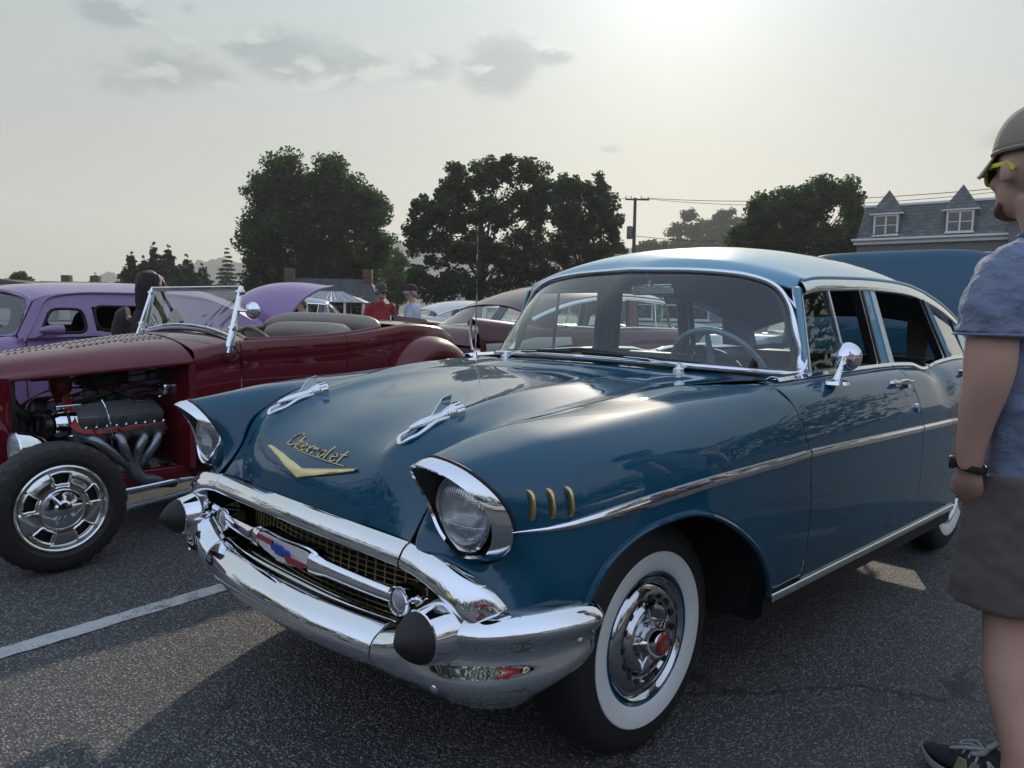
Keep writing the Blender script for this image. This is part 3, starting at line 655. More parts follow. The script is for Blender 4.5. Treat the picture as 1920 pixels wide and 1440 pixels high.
# ---- hood ornaments: chrome rocket on a long loop base
for s in (1, -1):
    rk = bpy.data.objects.new('hood_ornament', None); COL.objects.link(rk); rk.parent = SED
    y = .367*s
    def surf(x, yy=.367):
        q = HOOD.reshape(-1, 3); m = np.abs(q[:, 1]-yy) < .03; q = q[m]; q = q[q[:, 2] > .80]; q = q[np.argsort(q[:, 0])]; return float(np.interp(x, q[:, 0], q[:, 2]))
    lp = [(-.574, y, .914), (-.562, y-.020, .930), (-.53, y-.025, .946), (-.47, y-.022, .966), (-.42, y-.014, .980), (-.39, y, .986), (-.42, y+.014, .980), (-.47, y+.022, .966), (-.53, y+.025, .946), (-.562, y+.020, .930)]
    lp = [(a, b, surf(a)+.003) for a, b, c in lp]
    obj('ornament_base', *sweep(spl(lp, 48, True), rrect(.013, .011, .004), closed=True), CHR, rk)
    lq = spl(lp, 48, True); cq = lq.mean(0)+np.array((0, 0, .002)); obj('ornament_recess', *gridf([lq, lq*.5+cq*.5, lq*.02+cq*.98], False, True), GUN, rk)
    sp_ = [(-.545, y, .958), (-.535, y, .961), (-.50, y, .969), (-.46, y, .978), (-.425, y, .985)]
    b = MB().add(*sweep(spl(sp_, 16), circ(.012, 12), scale=np.interp(np.linspace(0, 1, 16), [0, .1, .4, 1], [.08, .45, 1.0, 1.05])))
    b.build('rocket_body', CHR, rk)
    ax = np.array((1, 0, .16)); ax /= np.linalg.norm(ax)
    c0 = np.array((-.428, y, .984)); V = []
    prof = [(.012, 0), (.016, .004), (.016, .010), (.019, .012), (.019, .018), (.0215, .020), (.0215, .026), (.0235, .028), (.0235, .036), (.0265, .038), (.0275, .066), (.024, .071), (.019, .071), (.017, .050), (.0, .048)]
    e1 = np.array((0, 1, 0)); e2 = np.cross(ax, e1)
    P = [[c0+ax*h+e1*r*math.cos(a)+e2*r*math.sin(a) for r, h in prof] for a in np.linspace(0, 2*math.pi, 33)[:-1]]
    obj('rocket_exhaust', *gridf(P, True, False), CHR, rk, ang=20)
    for a in np.linspace(0, 2*math.pi, 13)[:-1]:
        p0 = c0+ax*.041+(e1*math.cos(a)+e2*math.sin(a))*.0272; p1 = c0+ax*.064+(e1*math.cos(a)+e2*math.sin(a))*.0282
        obj('exhaust_slot', *sweep([p0, p1], circ(.0012, 4)), BLK, rk, smooth=False)
    fin = [(-.475, y, .978), (-.400, y, .998), (-.395, y, 1.046), (-.428, y, 1.036)]
    fin = [np.array(p)+np.array((0, -.002, 0)) for p in fin]; obj('rocket_fin', *prism(fin, .004, (0, 1, 0)), CHR, rk, smooth=False)
# ---- gold V and script
def on_hood(y, z, off): return np.array((hood_at(y, z)-off, y, z))
vp = MB()
def vee(sgn):
    tipo = (.245*sgn, .843); tipi = (.240*sgn, .834)
    P = []
    for t in np.linspace(0, 1, 9):
        yt = .248*sgn*t; zu = .806+.034*t; zl = .778+.0555*t
        w = []
        for k, off in ((0, .001), (.12, .009), (.5, .0105), (.88, .009), (1, .001)):
            z = zu*(1-k)+zl*k; w.append(on_hood(yt, z, off))
        P.append(w)
    return P
b = MB().grid(vee(1)).grid(vee(-1)); b.build('v_emblem', pmat('gold_plate', (.78, .66, .36), .36, .85), SED, ang=30)
GL = {'C': [[(.95, .8), (.7, 1.0), (.3, .9), (.05, .45), (.15, .08), (.5, 0), (.95, .18)]],
      'h': [[(.1, 0), (.3, 1.0)], [(.15, .3), (.45, .6), (.7, .5), (.65, .0), (1.0, .05)]],
      'e': [[(0, .3), (.75, .4), (.6, .62), (.3, .55), (.15, .2), (.4, 0), (1.0, .1)]],
      'v': [[(.0, .55), (.25, .5), (.35, .02), (.8, .6), (1.0, .5)]],
      'r': [[(.05, .0), (.2, .6), (.35, .45), (.7, .58), (.8, .45)]],
      'o': [[(.6, .6), (.2, .45), (.15, .1), (.5, .0), (.8, .25), (.65, .58), (1.0, .5)]],
      'l': [[(.1, 0), (.35, 1.05)]],
      't': [[(.2, 0), (.5, 1.0)], [(.0, .66), (.95, .70)]]}
b = MB(); pen = 0.0
for ch in 'Chevrolet':
    w = .048 if ch == 'C' else (.024 if ch == 'l' else .034)
    for st in GL[ch]:
        pts = spl(st, max(8, 4*len(st))) if len(st) > 2 else spl(st, 4)
        P = []
        for u, v in pts:
            yy = .165-(pen+u*w); zz = .852+.030*v*(1.1 if ch == 'C' else 1)-.012*(pen/.32)
            P.append(on_hood(yy, zz, .004))
        b.add(*tube(P, .0024, 5))
    pen += w+.003
P = [on_hood(.165-t, .850-.012*(t/.32), .003) for t in np.linspace(.05, pen+.012, 14)]; b.add(*tube(P, .0018, 5))
b.build('script_lettering', GOLD, SED)
# ---- upper grille bar, chrome
def bar(y):
    xa = float(pw(y, [0, .2, .35, .53], [-.682, -.676, -.668, -.664])); za = float(pw(y, [0, .2, .35, .53], [.708, .705, .702, .701]))
    return [np.array((xa, y, za))+np.array(o) for o in [(0, 0, .002), (-.013, 0, -.005), (-.026, 0, -.020), (-.035, 0, -.041), (-.033, 0, -.055), (-.004, 0, -.062)]]
panel('hood_bar', [[(p[0], p[1]*(1 if y >= 0 else -1), p[2]) for p in spl(bar(abs(y)), 18)] for y in np.linspace(-.527, .527, 41)], CHR, SED, ref=(-.5, 0, .60), solid=0, ang=60)
fbn = [bar(.533),
       [(-.662, .63, .694), (-.675, .63, .690), (-.690, .625, .674), (-.701, .615, .650), (-.698, .605, .638), (-.665, .59, .634)],
       [(-.652, .72, .680), (-.668, .722, .675), (-.688, .712, .657), (-.702, .695, .630), (-.698, .68, .618), (-.665, .665, .616)],
       [(-.630, .785, .650), (-.650, .787, .645), (-.678, .772, .626), (-.697, .750, .600), (-.692, .735, .590), (-.66, .72, .592)],
       [(-.600, .815, .604), (-.624, .815, .602), (-.656, .800, .592), (-.682, .780, .578), (-.678, .765, .572), (-.65, .75, .575)],
       [(-.583, .826, .567), (-.607, .826, .568), (-.640, .812, .570), (-.668, .796, .573), (-.665, .785, .568), (-.64, .77, .567)]]
for s in (1, -1): panel('fender_bar', mir(loft(fbn, 30, 18), s), CHR, SED, ref=(-.5, .6*s, .60), solid=.004, ang=60)
# ---- bumper
def bsec(l): return np.array(l, float)
c0 = bsec([(-.69, 0, .482), (-.735, 0, .490), (-.785, 0, .462), (-.800, 0, .428), (-.790, 0, .392), (-.745, 0, .362)])
c1 = bsec([(-.685, .2, .482), (-.73, .2, .490), (-.78, .2, .462), (-.795, .2, .428), (-.785, .2, .392), (-.74, .2, .362)])
c2 = bsec([(-.660, .38, .481), (-.705, .38, .489), (-.757, .38, .461), (-.772, .38, .428), (-.762, .38, .392), (-.717, .38, .362)])
c3 = bsec([(-.640, .48, .480), (-.685, .48, .487), (-.738, .48, .459), (-.752, .48, .428), (-.742, .48, .392), (-.697, .48, .363)])
cen_net = [mir(c3, -1), mir(c2, -1), mir(c1, -1), c0, c1, c2, c3]
panel('bumper_bar', loft(cen_net, 50, 26), CHR, SED, ref=(-.4, 0, .43), solid=.004, ang=60)
wings = [bsec([(-.640, .486, .480), (-.685, .486, .487), (-.738, .486, .459), (-.752, .486, .428), (-.742, .486, .392), (-.697, .486, .363)]),
         bsec([(-.615, .56, .505), (-.672, .56, .512), (-.735, .56, .478), (-.748, .56, .438), (-.738, .56, .395), (-.692, .56, .363)]),
         bsec([(-.60, .65, .545), (-.655, .65, .556), (-.722, .65, .518), (-.724, .65, .468), (-.728, .65, .408), (-.684, .65, .361)]),
         bsec([(-.595, .73, .572), (-.648, .735, .588), (-.712, .74, .545), (-.698, .74, .490), (-.712, .74, .415), (-.665, .73, .358)]),
         bsec([(-.575, .785, .582), (-.622, .81, .598), (-.684, .825, .555), (-.664, .815, .500), (-.676, .82, .425), (-.633, .78, .355)]),
         bsec([(-.525, .825, .586), (-.562, .862, .602), (-.612, .888, .560), (-.594, .873, .506), (-.600, .878, .432), (-.57, .825, .358)]),
         bsec([(-.46, .85, .586), (-.482, .895, .601), (-.512, .930, .562), (-.505, .912, .512), (-.506, .915, .445), (-.492, .85, .385)]),
         bsec([(-.39, .865, .578), (-.392, .90, .590), (-.396, .938, .556), (-.402, .918, .520), (-.408, .917, .475), (-.415, .86, .43)]),
         bsec([(-.366, .86, .566), (-.362, .885, .572), (-.362, .905, .552), (-.380, .90, .525), (-.39, .895, .488), (-.40, .855, .45)])]
for s in (1, -1):
    net = [mir(w, s) for w in wings]
    panel('bumper_wing', loft(net, 64, 30), CHR, SED, ref=(-.45, .6*s, .45), solid=.004, ang=60)
    # bullet guard
    dc = (-.60, .690*s, .535)
    obj('bumper_bullet', *lathe([(.084, .03), (.0835, -.02), (.080, -.07), (.074, -.11), (.067, -.14), (.0635, -.155), (.060, -.157)], 48, 'x', dc), CHR, SED)
    obj('rubber_tip', *lathe([(.0605, -.154), (.0585, -.168), (.048, -.186), (.034, -.202), (.018, -.216), (.006, -.223), (.0, -.224)], 40, 'x', dc), RUB, SED)
    for (x, y, z) in ((-.717, .70, .405), (-.46, .918, .515)):
        nrm = np.array((-.9, .35, .1)) if x < -.6 else np.array((-.1, 1, 0)); p = np.array((x, y, z)); obj('bumper_bolt', *sweep(mir(np.array([p-nrm*.006, p+nrm*.004, p+nrm*.007]), s), circ(.011, 10), scale=[1, .9, .4]), CHR, SED)
# ---- grille
b = MB()
gx = lambda y: -.60+.10*(y/.62)**2
for y in np.arange(-.58, .581, .038): b.add(*sweep([(gx(y), y, .40), (gx(y)-.010, y, .52), (gx(y), y, .655)], rrect(.0028, .006, .001, 1), up=(1, 0, 0)))
for z in np.arange(.405, .66, .0165): b.add(*sweep([(gx(y)-.004-.008*(1-abs(z-.53)/.13), y, z) for y in np.linspace(-.60, .60, 15)], rrect(.005, .0026, .001, 1)))
b.build('grille_mesh', GOLD, SED, smooth=False)
panel('grille_backing', [[(gx(y)+.06, y, z) for y in np.linspace(-.68, .68, 9)] for z in (.36, .5, .67)], BLK, SED, solid=0)
panel('gravel_pan', [[(x, y, z) for y in np.linspace(-.60, .60, 9)] for x, z in ((-.735, .40), (-.66, .405), (-.56, .43))], SATIN, SED, solid=0)
for s in (1, -1): panel('grille_side', [[(-.66, .60*s, z), (-.48, .66*s, z)] for z in (.40, .52, .655)], BLK, SED, solid=0)
obj('pan_strip', *sweep(spl([(-.655, -.55, .482), (-.70, -.3, .487), (-.708, 0, .488), (-.70, .3, .487), (-.655, .55, .482)], 24), rrect(.012, .010, .004)), CHR, SED)
obj('pan_strip', *sweep(spl([(-.625, -.55, .468), (-.66, -.3, .470), (-.668, 0, .470), (-.66, .3, .470), (-.625, .55, .468)], 24), rrect(.014, .012, .005)), CHR, SED)
fb = MB()
for s in (1, -1):
    pth = spl([(-.712, .15*s, .566), (-.705, .26*s, .563), (-.69, .38*s, .557), (-.672, .475*s, .551)], 20)
    obj('grille_bar', *sweep(pth, [(a, b_) for a, b_ in circ(.016, 14, .024)], scale=np.interp(np.linspace(0, 1, 20), [0, .12, .2, 1], [1.35, 1.25, 1.0, .86])), CHR, SED)
    pc = (-.655, .505*s, .549)
    pk = obj('parking_light', *lathe([(.0, .055), (.02, .05), (.034, .03), (.041, .0), (.042, -.022), (.038, -.030), (.034, -.028), (.033, -.018)], 32, 'x', pc), CHR, SED)
    obj('lamp_lens', *lathe([(.0, -.034), (.015, -.032), (.027, -.026), (.033, -.018)], 24, 'x', pc), pmat('clear_lens', (.34, .35, .36), .12, .0, coat=1), pk)
    obj('grille_arm', *sweep(spl([(-.645, .535*s, .553), (-.652, .575*s, .560), (-.655, .62*s, .566)], 8), circ(.014, 10), scale=[.8, .9, 1.25, .9, 1, 1, 1, 1]), CHR, SED)
sh = [(-.165, .592), (0, .602), (.165, .592), (.16, .560), (.08, .540), (0, .532), (-.08, .540), (-.16, .560)]
xf = lambda y: -.722+.25*y*y
em = bpy.data.objects.new('crest_emblem', None); COL.objects.link(em); em.parent = SED
P = spl([(xf(y), y, z) for y, z in sh], 64, True); c = np.array((-.715, 0, .566))
obj('crest_frame', *gridf(np.array([P+(P-c)*.10+np.array((.03, 0, 0)), P+(P-c)*.12, P+(P-c)*.05+np.array((-.006, 0, 0)), P, P*.02+c*.98]), False, True), CHR, em, ang=30)
WHT = pmat('white_enamel', (.70, .68, .64), .25, coat=.6); RED = pmat('red_enamel', (.34, .012, .02), .22, coat=.8); BLU = pmat('blue_enamel', (.012, .05, .36), .22, coat=.8)
def plate(name, poly, mat, d): obj(name, *prism([(xf(y)-.004, y, z) for y, z in poly], d, (-1, 0, 0)), mat, em, smooth=False)
P2 = spl([(y*.93, .566+(z-.566)*.82) for y, z in sh], 40, True); plate('crest_field', [tuple(p) for p in P2], WHT, .006)
plate('crest_band', [(.150, .589), (.150, .572), (.055, .572), (.045, .589)], RED, .0085)
plate('crest_band', [(-.020, .561), (-.148, .561), (-.120, .546), (-.035, .542)], RED, .0085)
plate('crest_bowtie', [(.055, .578), (.05, .562), (.030, .562), (.026, .555), (-.018, .555), (-.014, .562), (-.052, .562), (-.046, .578), (-.012, .578), (-.008, .585), (.034, .585), (.030, .578)][::-1], BLU, .011)
# ---- fender hash marks
for s in (1, -1):
    for x in (-.563, -.517, -.469):
        z = .842; y = ysurf(x, z); h = .029
        P = spl([(x, s*(y-.004), z-h), (x, s*(ysurf(x, z-h*.5)+.004), z-h*.85), (x, s*(y+.006), z), (x, s*(ysurf(x, z+h*.7)+.005), z+h*.8), (x, s*(ysurf(x, z+h)-.004), z+h)], 12)
        obj('hash_mark', *sweep(P, rrect(.019, .010, .004), up=(1, 0, 0), scale=np.interp(np.linspace(0, 1, 12), [0, .12, .88, 1], [.7, 1, 1, .7])), GOLD, SED)
# ---- wheels
HUBRED = pmat('red_hub_enamel', (.30, .01, .018), .2, coat=1)
def hero_wheel(x, s, yc=.71):
    w = bpy.data.objects.new('wheel', None); COL.objects.link(w); w.parent = SED
    y0 = yc*s; k = s
    L = lambda prof, n=64: lathe([(r, h*k) for r, h in prof], n, 'y', (x, y0, .345))
    obj('tyre', *L([(.195, -.09), (.23, -.10), (.28, -.105), (.32, -.09), (.338, -.068), (.3445, -.04), (.346, 0), (.3445, .04), (.338, .064), (.322, .084), (.30, .094), (.255, .098)], 72), RUB, w)
    obj('whitewall', *L([(.258, .0965), (.254, .1005), (.230, .101), (.207, .096), (.194, .088), (.190, .08)], 72), WWALL, w)
    obj('rim', *L([(.197, .078), (.199, .088), (.193, .091), (.186, .086), (.182, .074)], 64), BLUE, w)
    hc = obj('hubcap', *L([(.184, .074), (.183, .086), (.179, .092), (.176, .090), (.168, .080), (.160, .078), (.152, .084), (.138, .090), (.126, .090), (.119, .084), (.112, .082), (.106, .088), (.100, .096), (.09, .100), (.07, .096), (.058, .092), (.048, .094), (.043, .112), (.040, .135), (.037, .140), (.033, .139)], 72), GUN, w, ang=28)  # mirrored dark surroundings put into the colour by the darker chrome
    obj('hub_badge', *L([(.034, .137), (.028, .142), (.0, .1435)], 32), HUBRED, hc)
    bb = MB()
    for zz in (-.012, -.003, .006):
        wd = .020 if abs(zz+.003) < .004 else .015
        bb.add(*box((x, y0+.1435*k, .345+zz), (wd*2, .002, .0045)))
    bb.build('badge_lettering', GOLD, hc, smooth=False)
    for i in range(16):
        a = 2*math.pi*i/16; c_, s_ = math.cos(a), math.sin(a)
        obj('hubcap_slot', *sweep([(x+.117*c_, y0+.088*k, .345+.117*s_), (x+.131*c_, y0+.0915*k, .345+.131*s_)], rrect(.019, .006, .002, 1), up=(0, 1, 0)), BLK, hc, smooth=False)
    for i in range(5):
        a = 2*math.pi*i/5+.5; c_, s_ = math.cos(a), math.sin(a)
        obj('hubcap_rib', *sweep([(x+.040*c_, y0+.108*k, .345+.040*s_), (x+.072*c_, y0+.099*k, .345+.072*s_), (x+.098*c_, y0+.0975*k, .345+.098*s_)], circ(.006, 8), scale=[1.4, .9, .4]), CHR, hc)
for x in (0, 2.92):
    for s in (1, -1): hero_wheel(x, s)
# ---- wipers, aerial, mirrors
for s, (px, py) in ((-1, (.655, -.46)), (1, (.655, .46))):
    wp = bpy.data.objects.new('wiper', None); COL.objects.link(wp); wp.parent = SED
    obj('wiper_pivot', *lathe([(.024, -.01), (.022, .004), (.014, .010), (.012, .022), (.0, .026)], 20, 'z', (px-.02, py, 1.082)), CHR, wp)
    e = (.625, py+.33, 1.117) if s < 0 else (.625, py-.33, 1.117)
    a0 = np.array((px-.02, py, 1.10)); a1 = np.array((.60, py+(.30 if s < 0 else -.30), 1.122))
    obj('wiper_arm', *sweep([a0, a0*.6+a1*.4+np.array((-.02, 0, .008)), a1], rrect(.008, .005, .002), scale=[1.2, 1, .8]), CHR, wp)
    d = 1 if s < 0 else -1
    obj('wiper_blade', *sweep([(.615, py+d*.12, 1.116), (.592, py+d*.30, 1.124), (.588, py+d*.43, 1.125)], rrect(.008, .014, .003)), SATIN, wp)
an = bpy.data.objects.new('aerial', None); COL.objects.link(an); an.parent = SED
obj('aerial_base', *lathe([(.022, -.01), (.020, .006), (.012, .02), (.008, .045), (.0, .048)], 16, 'z', (.70, .74, 1.045)), CHR, an)
obj('aerial_mast', *sweep([(.70, .74, 1.06), (.702, .74, 1.40), (.706, .742, 1.70)], circ(.0028, 6), scale=[1.3, 1, .7]), CHR, an)
mr = bpy.data.objects.new('door_mirror', None); COL.objects.link(mr); mr.parent = SED
obj('mirror_base', *lathe([(.05, -.012), (.046, .0), (.03, .006), (.0, .008)], 24, 'z', (1.02, -.885, 1.055)), CHR, mr)
obj('mirror_stalk', *sweep([(1.02, -.885, 1.055), (1.05, -.888, 1.10), (1.075, -.89, 1.140)], circ(.011, 10), scale=[1.3, .9, .9]), CHR, mr)
dirm = np.array((1, .15, .02)); dirm /= np.linalg.norm(dirm); e1 = np.cross(dirm, (0, 0, 1)); e1 /= np.linalg.norm(e1); e2 = np.cross(e1, dirm); c0m = np.array((1.075, -.885, 1.140))
P = [[c0m+dirm*h+(e1*math.cos(a)+e2*math.sin(a))*r for r, h in ((.0, 0), (.018, .004), (.036, .016), (.05, .034), (.056, .052), (.056, .058), (.052, .060), (.0, .058))] for a in np.linspace(0, 2*math.pi, 41)[:-1]]
obj('mirror_head', *gridf(P, True), CHR, mr)
# ---- interior
def cushion(name, c, s, rx=0, mat=VINYL, parent=SED, bev=.05):
    v, f = box((0, 0, 0), s, 0, bev); ca, sa = math.cos(rx), math.sin(rx)
    v = [(c[0]+p[0]*ca+p[2]*sa, c[1]+p[1], c[2]-p[0]*sa+p[2]*ca) for p in v]; return obj(name, v, f, mat, parent, ang=50)
cushion('front_seat', (1.48, 0, .52), (.52, 1.35, .22)); cushion('front_backrest', (1.80, 0, .80), (.18, 1.36, .56), rx=.25)
cushion('rear_seat', (2.52, 0, .54), (.5, 1.3, .22)); cushion('rear_backrest', (2.90, 0, .80), (.18, 1.32, .55), rx=.28)
panel('parcel_shelf', [[(3.02, y, 1.03), (3.66, y, 1.06)] for y in (-.7, 0, .7)], VINYL, SED, solid=.01)
D_ = []
for y in np.linspace(-.72, .72, 25):
    bumpz = .045*math.exp(-((y+.34)/.20)**2)
    k = 1-abs(y/.72)**4; D_.append([(.62+.06*(1-k), y, 1.06), (.72, y, 1.068+bumpz), (.80, y, 1.062+bumpz), (.84, y, 1.03+bumpz*.6), (.85, y, .95), (.82, y, .82)])
panel('dashboard', D_, VINYL, SED, ref=(.6, 0, .8), solid=.01, ang=60)
sw = bpy.data.objects.new('steering_wheel', None); COL.objects.link(sw); sw.parent = SED
axs = np.array((1, 0, .62)); axs /= np.linalg.norm(axs); cs = np.array((1.10, -.36, 1.045)); e1 = np.array((0, 1., 0)); e2 = np.cross(axs, e1)
STW = pmat('pale_wheel_plastic', (.16, .26, .30), .3, coat=.5)
obj('wheel_rim', *tube([cs+(e1*math.cos(a)+e2*math.sin(a))*.215 for a in np.linspace(0, 2*math.pi, 49)[:-1]], .0125, 8, closed=True), STW, sw)
for a in (.25, math.pi-.25, math.pi*1.5): obj('wheel_spoke', *sweep([cs-axs*.04, cs-axs*.02+(e1*math.cos(a)-e2*math.sin(a)*1)*.12, cs+(e1*math.cos(a)-e2*math.sin(a))*.21], rrect(.034, .012, .005), scale=[1.2, .9, .6]), STW, sw)
obj('horn_ring', *tube([cs-axs*.01+(e1*math.cos(a)+e2*math.sin(a))*.13 for a in np.linspace(math.pi*.05, math.pi*.95, 25)], .004, 6), CHR, sw)
obj('steering_column', *tube([cs-axs*.03, cs-axs*.40], .028, 12), STW, sw)
im = bpy.data.objects.new('interior_mirror', None); COL.objects.link(im); im.parent = SED
obj('mirror_shell', *box((1.09, -.015, 1.405), (.03, .22, .06), 0, .012), CHR, im); obj('mirror_stem', *tube([(1.075, -.015, 1.41), (1.04, -.015, 1.47)], .008, 8), CHR, im)
for s in (1, -1):
    obj('sun_visor', *box((1.13, .34*s, 1.452), (.17, .44, .018), 0, .008), LIN, SED)
    obj('door_card', *box((1.35, .80*s, .85), (1.2, .03, .40), 0, .01), VINYLL, SED); obj('door_card', *box((2.25, .80*s, .85), (.7, .03, .40), 0, .01), VINYLL, SED)
for c in SED.children: c.location = c.location+_off
tag(obj('display_card', *prism([(3.30, -.395, 1.372), (3.30, -.545, 1.345), (3.33, -.50, 1.062), (3.33, -.39, 1.062)], .006, (1, 0, 0)), pmat('beige_card', (.34, .31, .28), .8), None, smooth=False), 'beige card propped inside the blue sedan\'s rear window', 'card')
# ================================================================ the maroon roadster
MAR = paint('maroon_lacquer', (.115, .003, .010), metal=.0, rough=.35)
TAN = pmat('tan_leather', (.24, .205, .17), .45, bump=(140, .12)); TANC = pmat('tan_carpet', (.07, .06, .05), .95)
ALU = pmat('polished_aluminium', (.72, .72, .72), .13, 1.0, noise=(14, .05)); CAST = pmat('cast_grey_metal', (.17, .18, .19), .42, .5, noise=(25, .15), bump=(90, .1))
ENGB = pmat('oily_black', (.008, .008, .009), .4); HDR = pmat('coated_header', (.22, .23, .25), .28, .8, noise=(12, .2)); WIRE = pmat('red_wire', (.34, .014, .02), .32)
HOSE = pmat('black_hose', (.010, .010, .011), .5)
ROD = thing('roadster', 'maroon open hot rod roadster with exposed engine and tan seats', 'car', (-.884, 2.766, 0), rad(6))
def rp(name, P, mat, ref=(1.2, 0, .7), solid=.004, **k): return panel(name, P, mat, ROD, ref=ref, solid=solid, **k)
# hood top with louvres
def hsec(x, half=True):
    w = np.interp(x, [-.10, .8], [.31, .548]); zt = float(pw(x, [-.1, .3, .8, 1.1], [.998, 1.052, 1.108, 1.118])); zl = np.interp(x, [-.1, .8], [.880, .958])
    h = [(x, 0, zt), (x, .35*w, zt-.008), (x, .68*w, zt-.035), (x, .90*w, zt-.085), (x, w, zl+.02), (x, w, zl)]
    return [(a, -b, c) for a, b, c in h[:0:-1]]+h
HS = loft([hsec(x) for x in np.linspace(-.10, .795, 8)], 30, 41); hd = rp('hood_top', HS, MAR, ang=60)
def hood_z(x, y): return float(np.interp(abs(y), [p[1] for p in hsec(x)[5:10]], [p[2] for p in hsec(x)[5:10]]))
lv = MB(); lv.add([(-.011, -.022, 0), (.011, -.022, 0), (.011, .022, 0), (-.011, .022, 0), (.009, -.018, .008), (.009, .018, .008)], [(0, 4, 5, 3), (0, 1, 4), (3, 5, 2)])
lv.add([(.0095, -.017, .0065), (.0095, .017, .0065), (.0115, .017, .0005), (.0115, -.017, .0005)], [(0, 3, 2, 1)])
lm = None
LVM = pmat('louvre_lacquer', (.125, .006, .014), .3, .15, coat=1)
for y, x0, x1 in ((-.06, .02, .78), (.06, .02, .78), (-.135, .30, .78), (.135, .30, .78), (-.205, .56, .78), (.205, .56, .78)):
    x = x0
    while x < x1:
        if lm is None: o = lv.build('louvre', LVM, hd, smooth=False); lm = o.data
        else: o = bpy.data.objects.new('louvre', lm); COL.objects.link(o); o.parent = hd
        o.location = (x, y, hood_z(x, y)+.0015); sl_ = (hood_z(x, abs(y)+.02)-hood_z(x, abs(y)-.02))/.04; o.rotation_euler = (math.atan(sl_)*(1 if y > 0 else -1), -.07, 0); x += .0335
# grille shell
SH = []
for z in np.linspace(.50, 1.0, 12):
    w = float(np.interp(z, [.5, .65, .85, .95, 1.0], [.20, .26, .31, .29, .20])); SH.append([(-.10, -w, z), (-.14, -w*.98, z), (-.18, -w*.85, z), (-.17, -w*.7, z), (-.17, w*.7, z), (-.18, w*.85, z), (-.14, w*.98, z), (-.10, w, z)])
rp('radiator_shell', SH, MAR, ref=(.3, 0, .75), ang=50)
for s in (1, -1): rp('shell_side', [[(-.13, .31*s, z), (-.06, .325*s, z), (-.045, .32*s, z)] for z in np.linspace(.46, .905, 6)], MAR)
obj('radiator', *box((-.045, 0, .70), (.07, .56, .44), 0, .01), ENGB, ROD)
for z in np.arange(.56, .94, .022): pass
gb = MB()
for y in np.arange(-.18, .181, .03): gb.add(*sweep([(-.185, y, .52), (-.188, y, .95)], circ(.006, 6)))
gb.build('grille_bars', CHR, ROD)
# cowl and body sides
def bsd(x, s=1):
    w = float(pw(x, [.78, 1.06, 1.6, 2.1, 2.5, 2.9, 3.15], [.545, .60, .645, .655, .63, .55, .42])); zt = float(pw(x, [.78, 1.06, 1.8, 2.15, 2.4, 2.75, 3.0, 3.15], [1.035, 1.085, 1.127, 1.165, 1.195, 1.17, 1.05, .85]))
    zc = zt-.115
    return [(x, (w-.035), zt), (x, w-.012, zt-.012), (x, w, zt-.045), (x, w+.003, zc+.01), (x, w-.003, zc-.004), (x, w+.002, zc-.05), (x, w+.008, .75), (x, w, .55), (x, w-.04, .42), (x, w-.10, .36)]
xs1 = np.linspace(.80, 1.057, 8); xs2 = np.linspace(1.063, 1.800, 16); xs3 = np.linspace(1.806, 3.15, 26)
for s in (1, -1):
    for nm, xx in (('cowl_side', xs1), ('roadster_door', xs2), ('rear_body', xs3)):
        o = rp(nm, mir(np.array([spl(bsd(x), 30) for x in xx]), s), MAR, ang=25)
        if nm == 'roadster_door': obj('door_latch', *box((1.075, -.618*(-s)*1.0 if False else .612*s, .945), (.022, .02, .045), 0, .006), MAR, o)
# cowl top
ct = []
for x in np.linspace(.80, 1.16, 9):
    w = float(pw(x, [.78, 1.06, 1.6], [.545, .60, .645]))-.035; zt = float(pw(x, [.78, 1.06, 1.8], [1.035, 1.085, 1.127])); cz = float(pw(x, [.8, 1.0, 1.16], [1.113, 1.125, 1.135]))
    ct.append([(x, w*a, cz-(cz-zt)*abs(a)**2.3) for a in np.linspace(-1, 1, 25)])
rp('cowl_top', ct, MAR, ref=(1, 0, .5), ang=60)
rp('deck', [[(x, float(bsd(x)[0][1])*a, float(bsd(x)[0][2])+.03*(1-a*a)*min(1, (x-2.1)*2)) for a in np.linspace(-1, 1, 17)] for x in np.linspace(2.28, 3.15, 16)], MAR, ref=(2.5, 0, .3), ang=60)
# rear fenders
for s in (1, -1):
    F = []
    for a in np.linspace(rad(-18), rad(205), 40):
        cx, cz = 2.50, .66; R1 = .43+.02*math.cos(a)
        px = cx+R1*1.02*math.cos(a); pz = cz+R1*math.sin(a)*1.03
        ix = cx+.335*math.cos(a); iz = cz-.04+.335*math.sin(a)
        if pz < .38: pz = .38
        F.append([(px-.05*math.cos(a)*0, s*.60, pz+.005), (px, s*.72, pz), (px-.03*math.cos(a), s*.80, pz-.035*max(0, math.sin(a))), (ix+(px-ix)*.45, s*.845, iz+(pz-iz)*.45), (ix+.01*math.cos(a), s*.85, iz), (ix, s*.835, iz-.004)])
    rp('rear_fender', loft(F, 60, 24), MAR, ref=(2.5, .3*s, .6), ang=60)
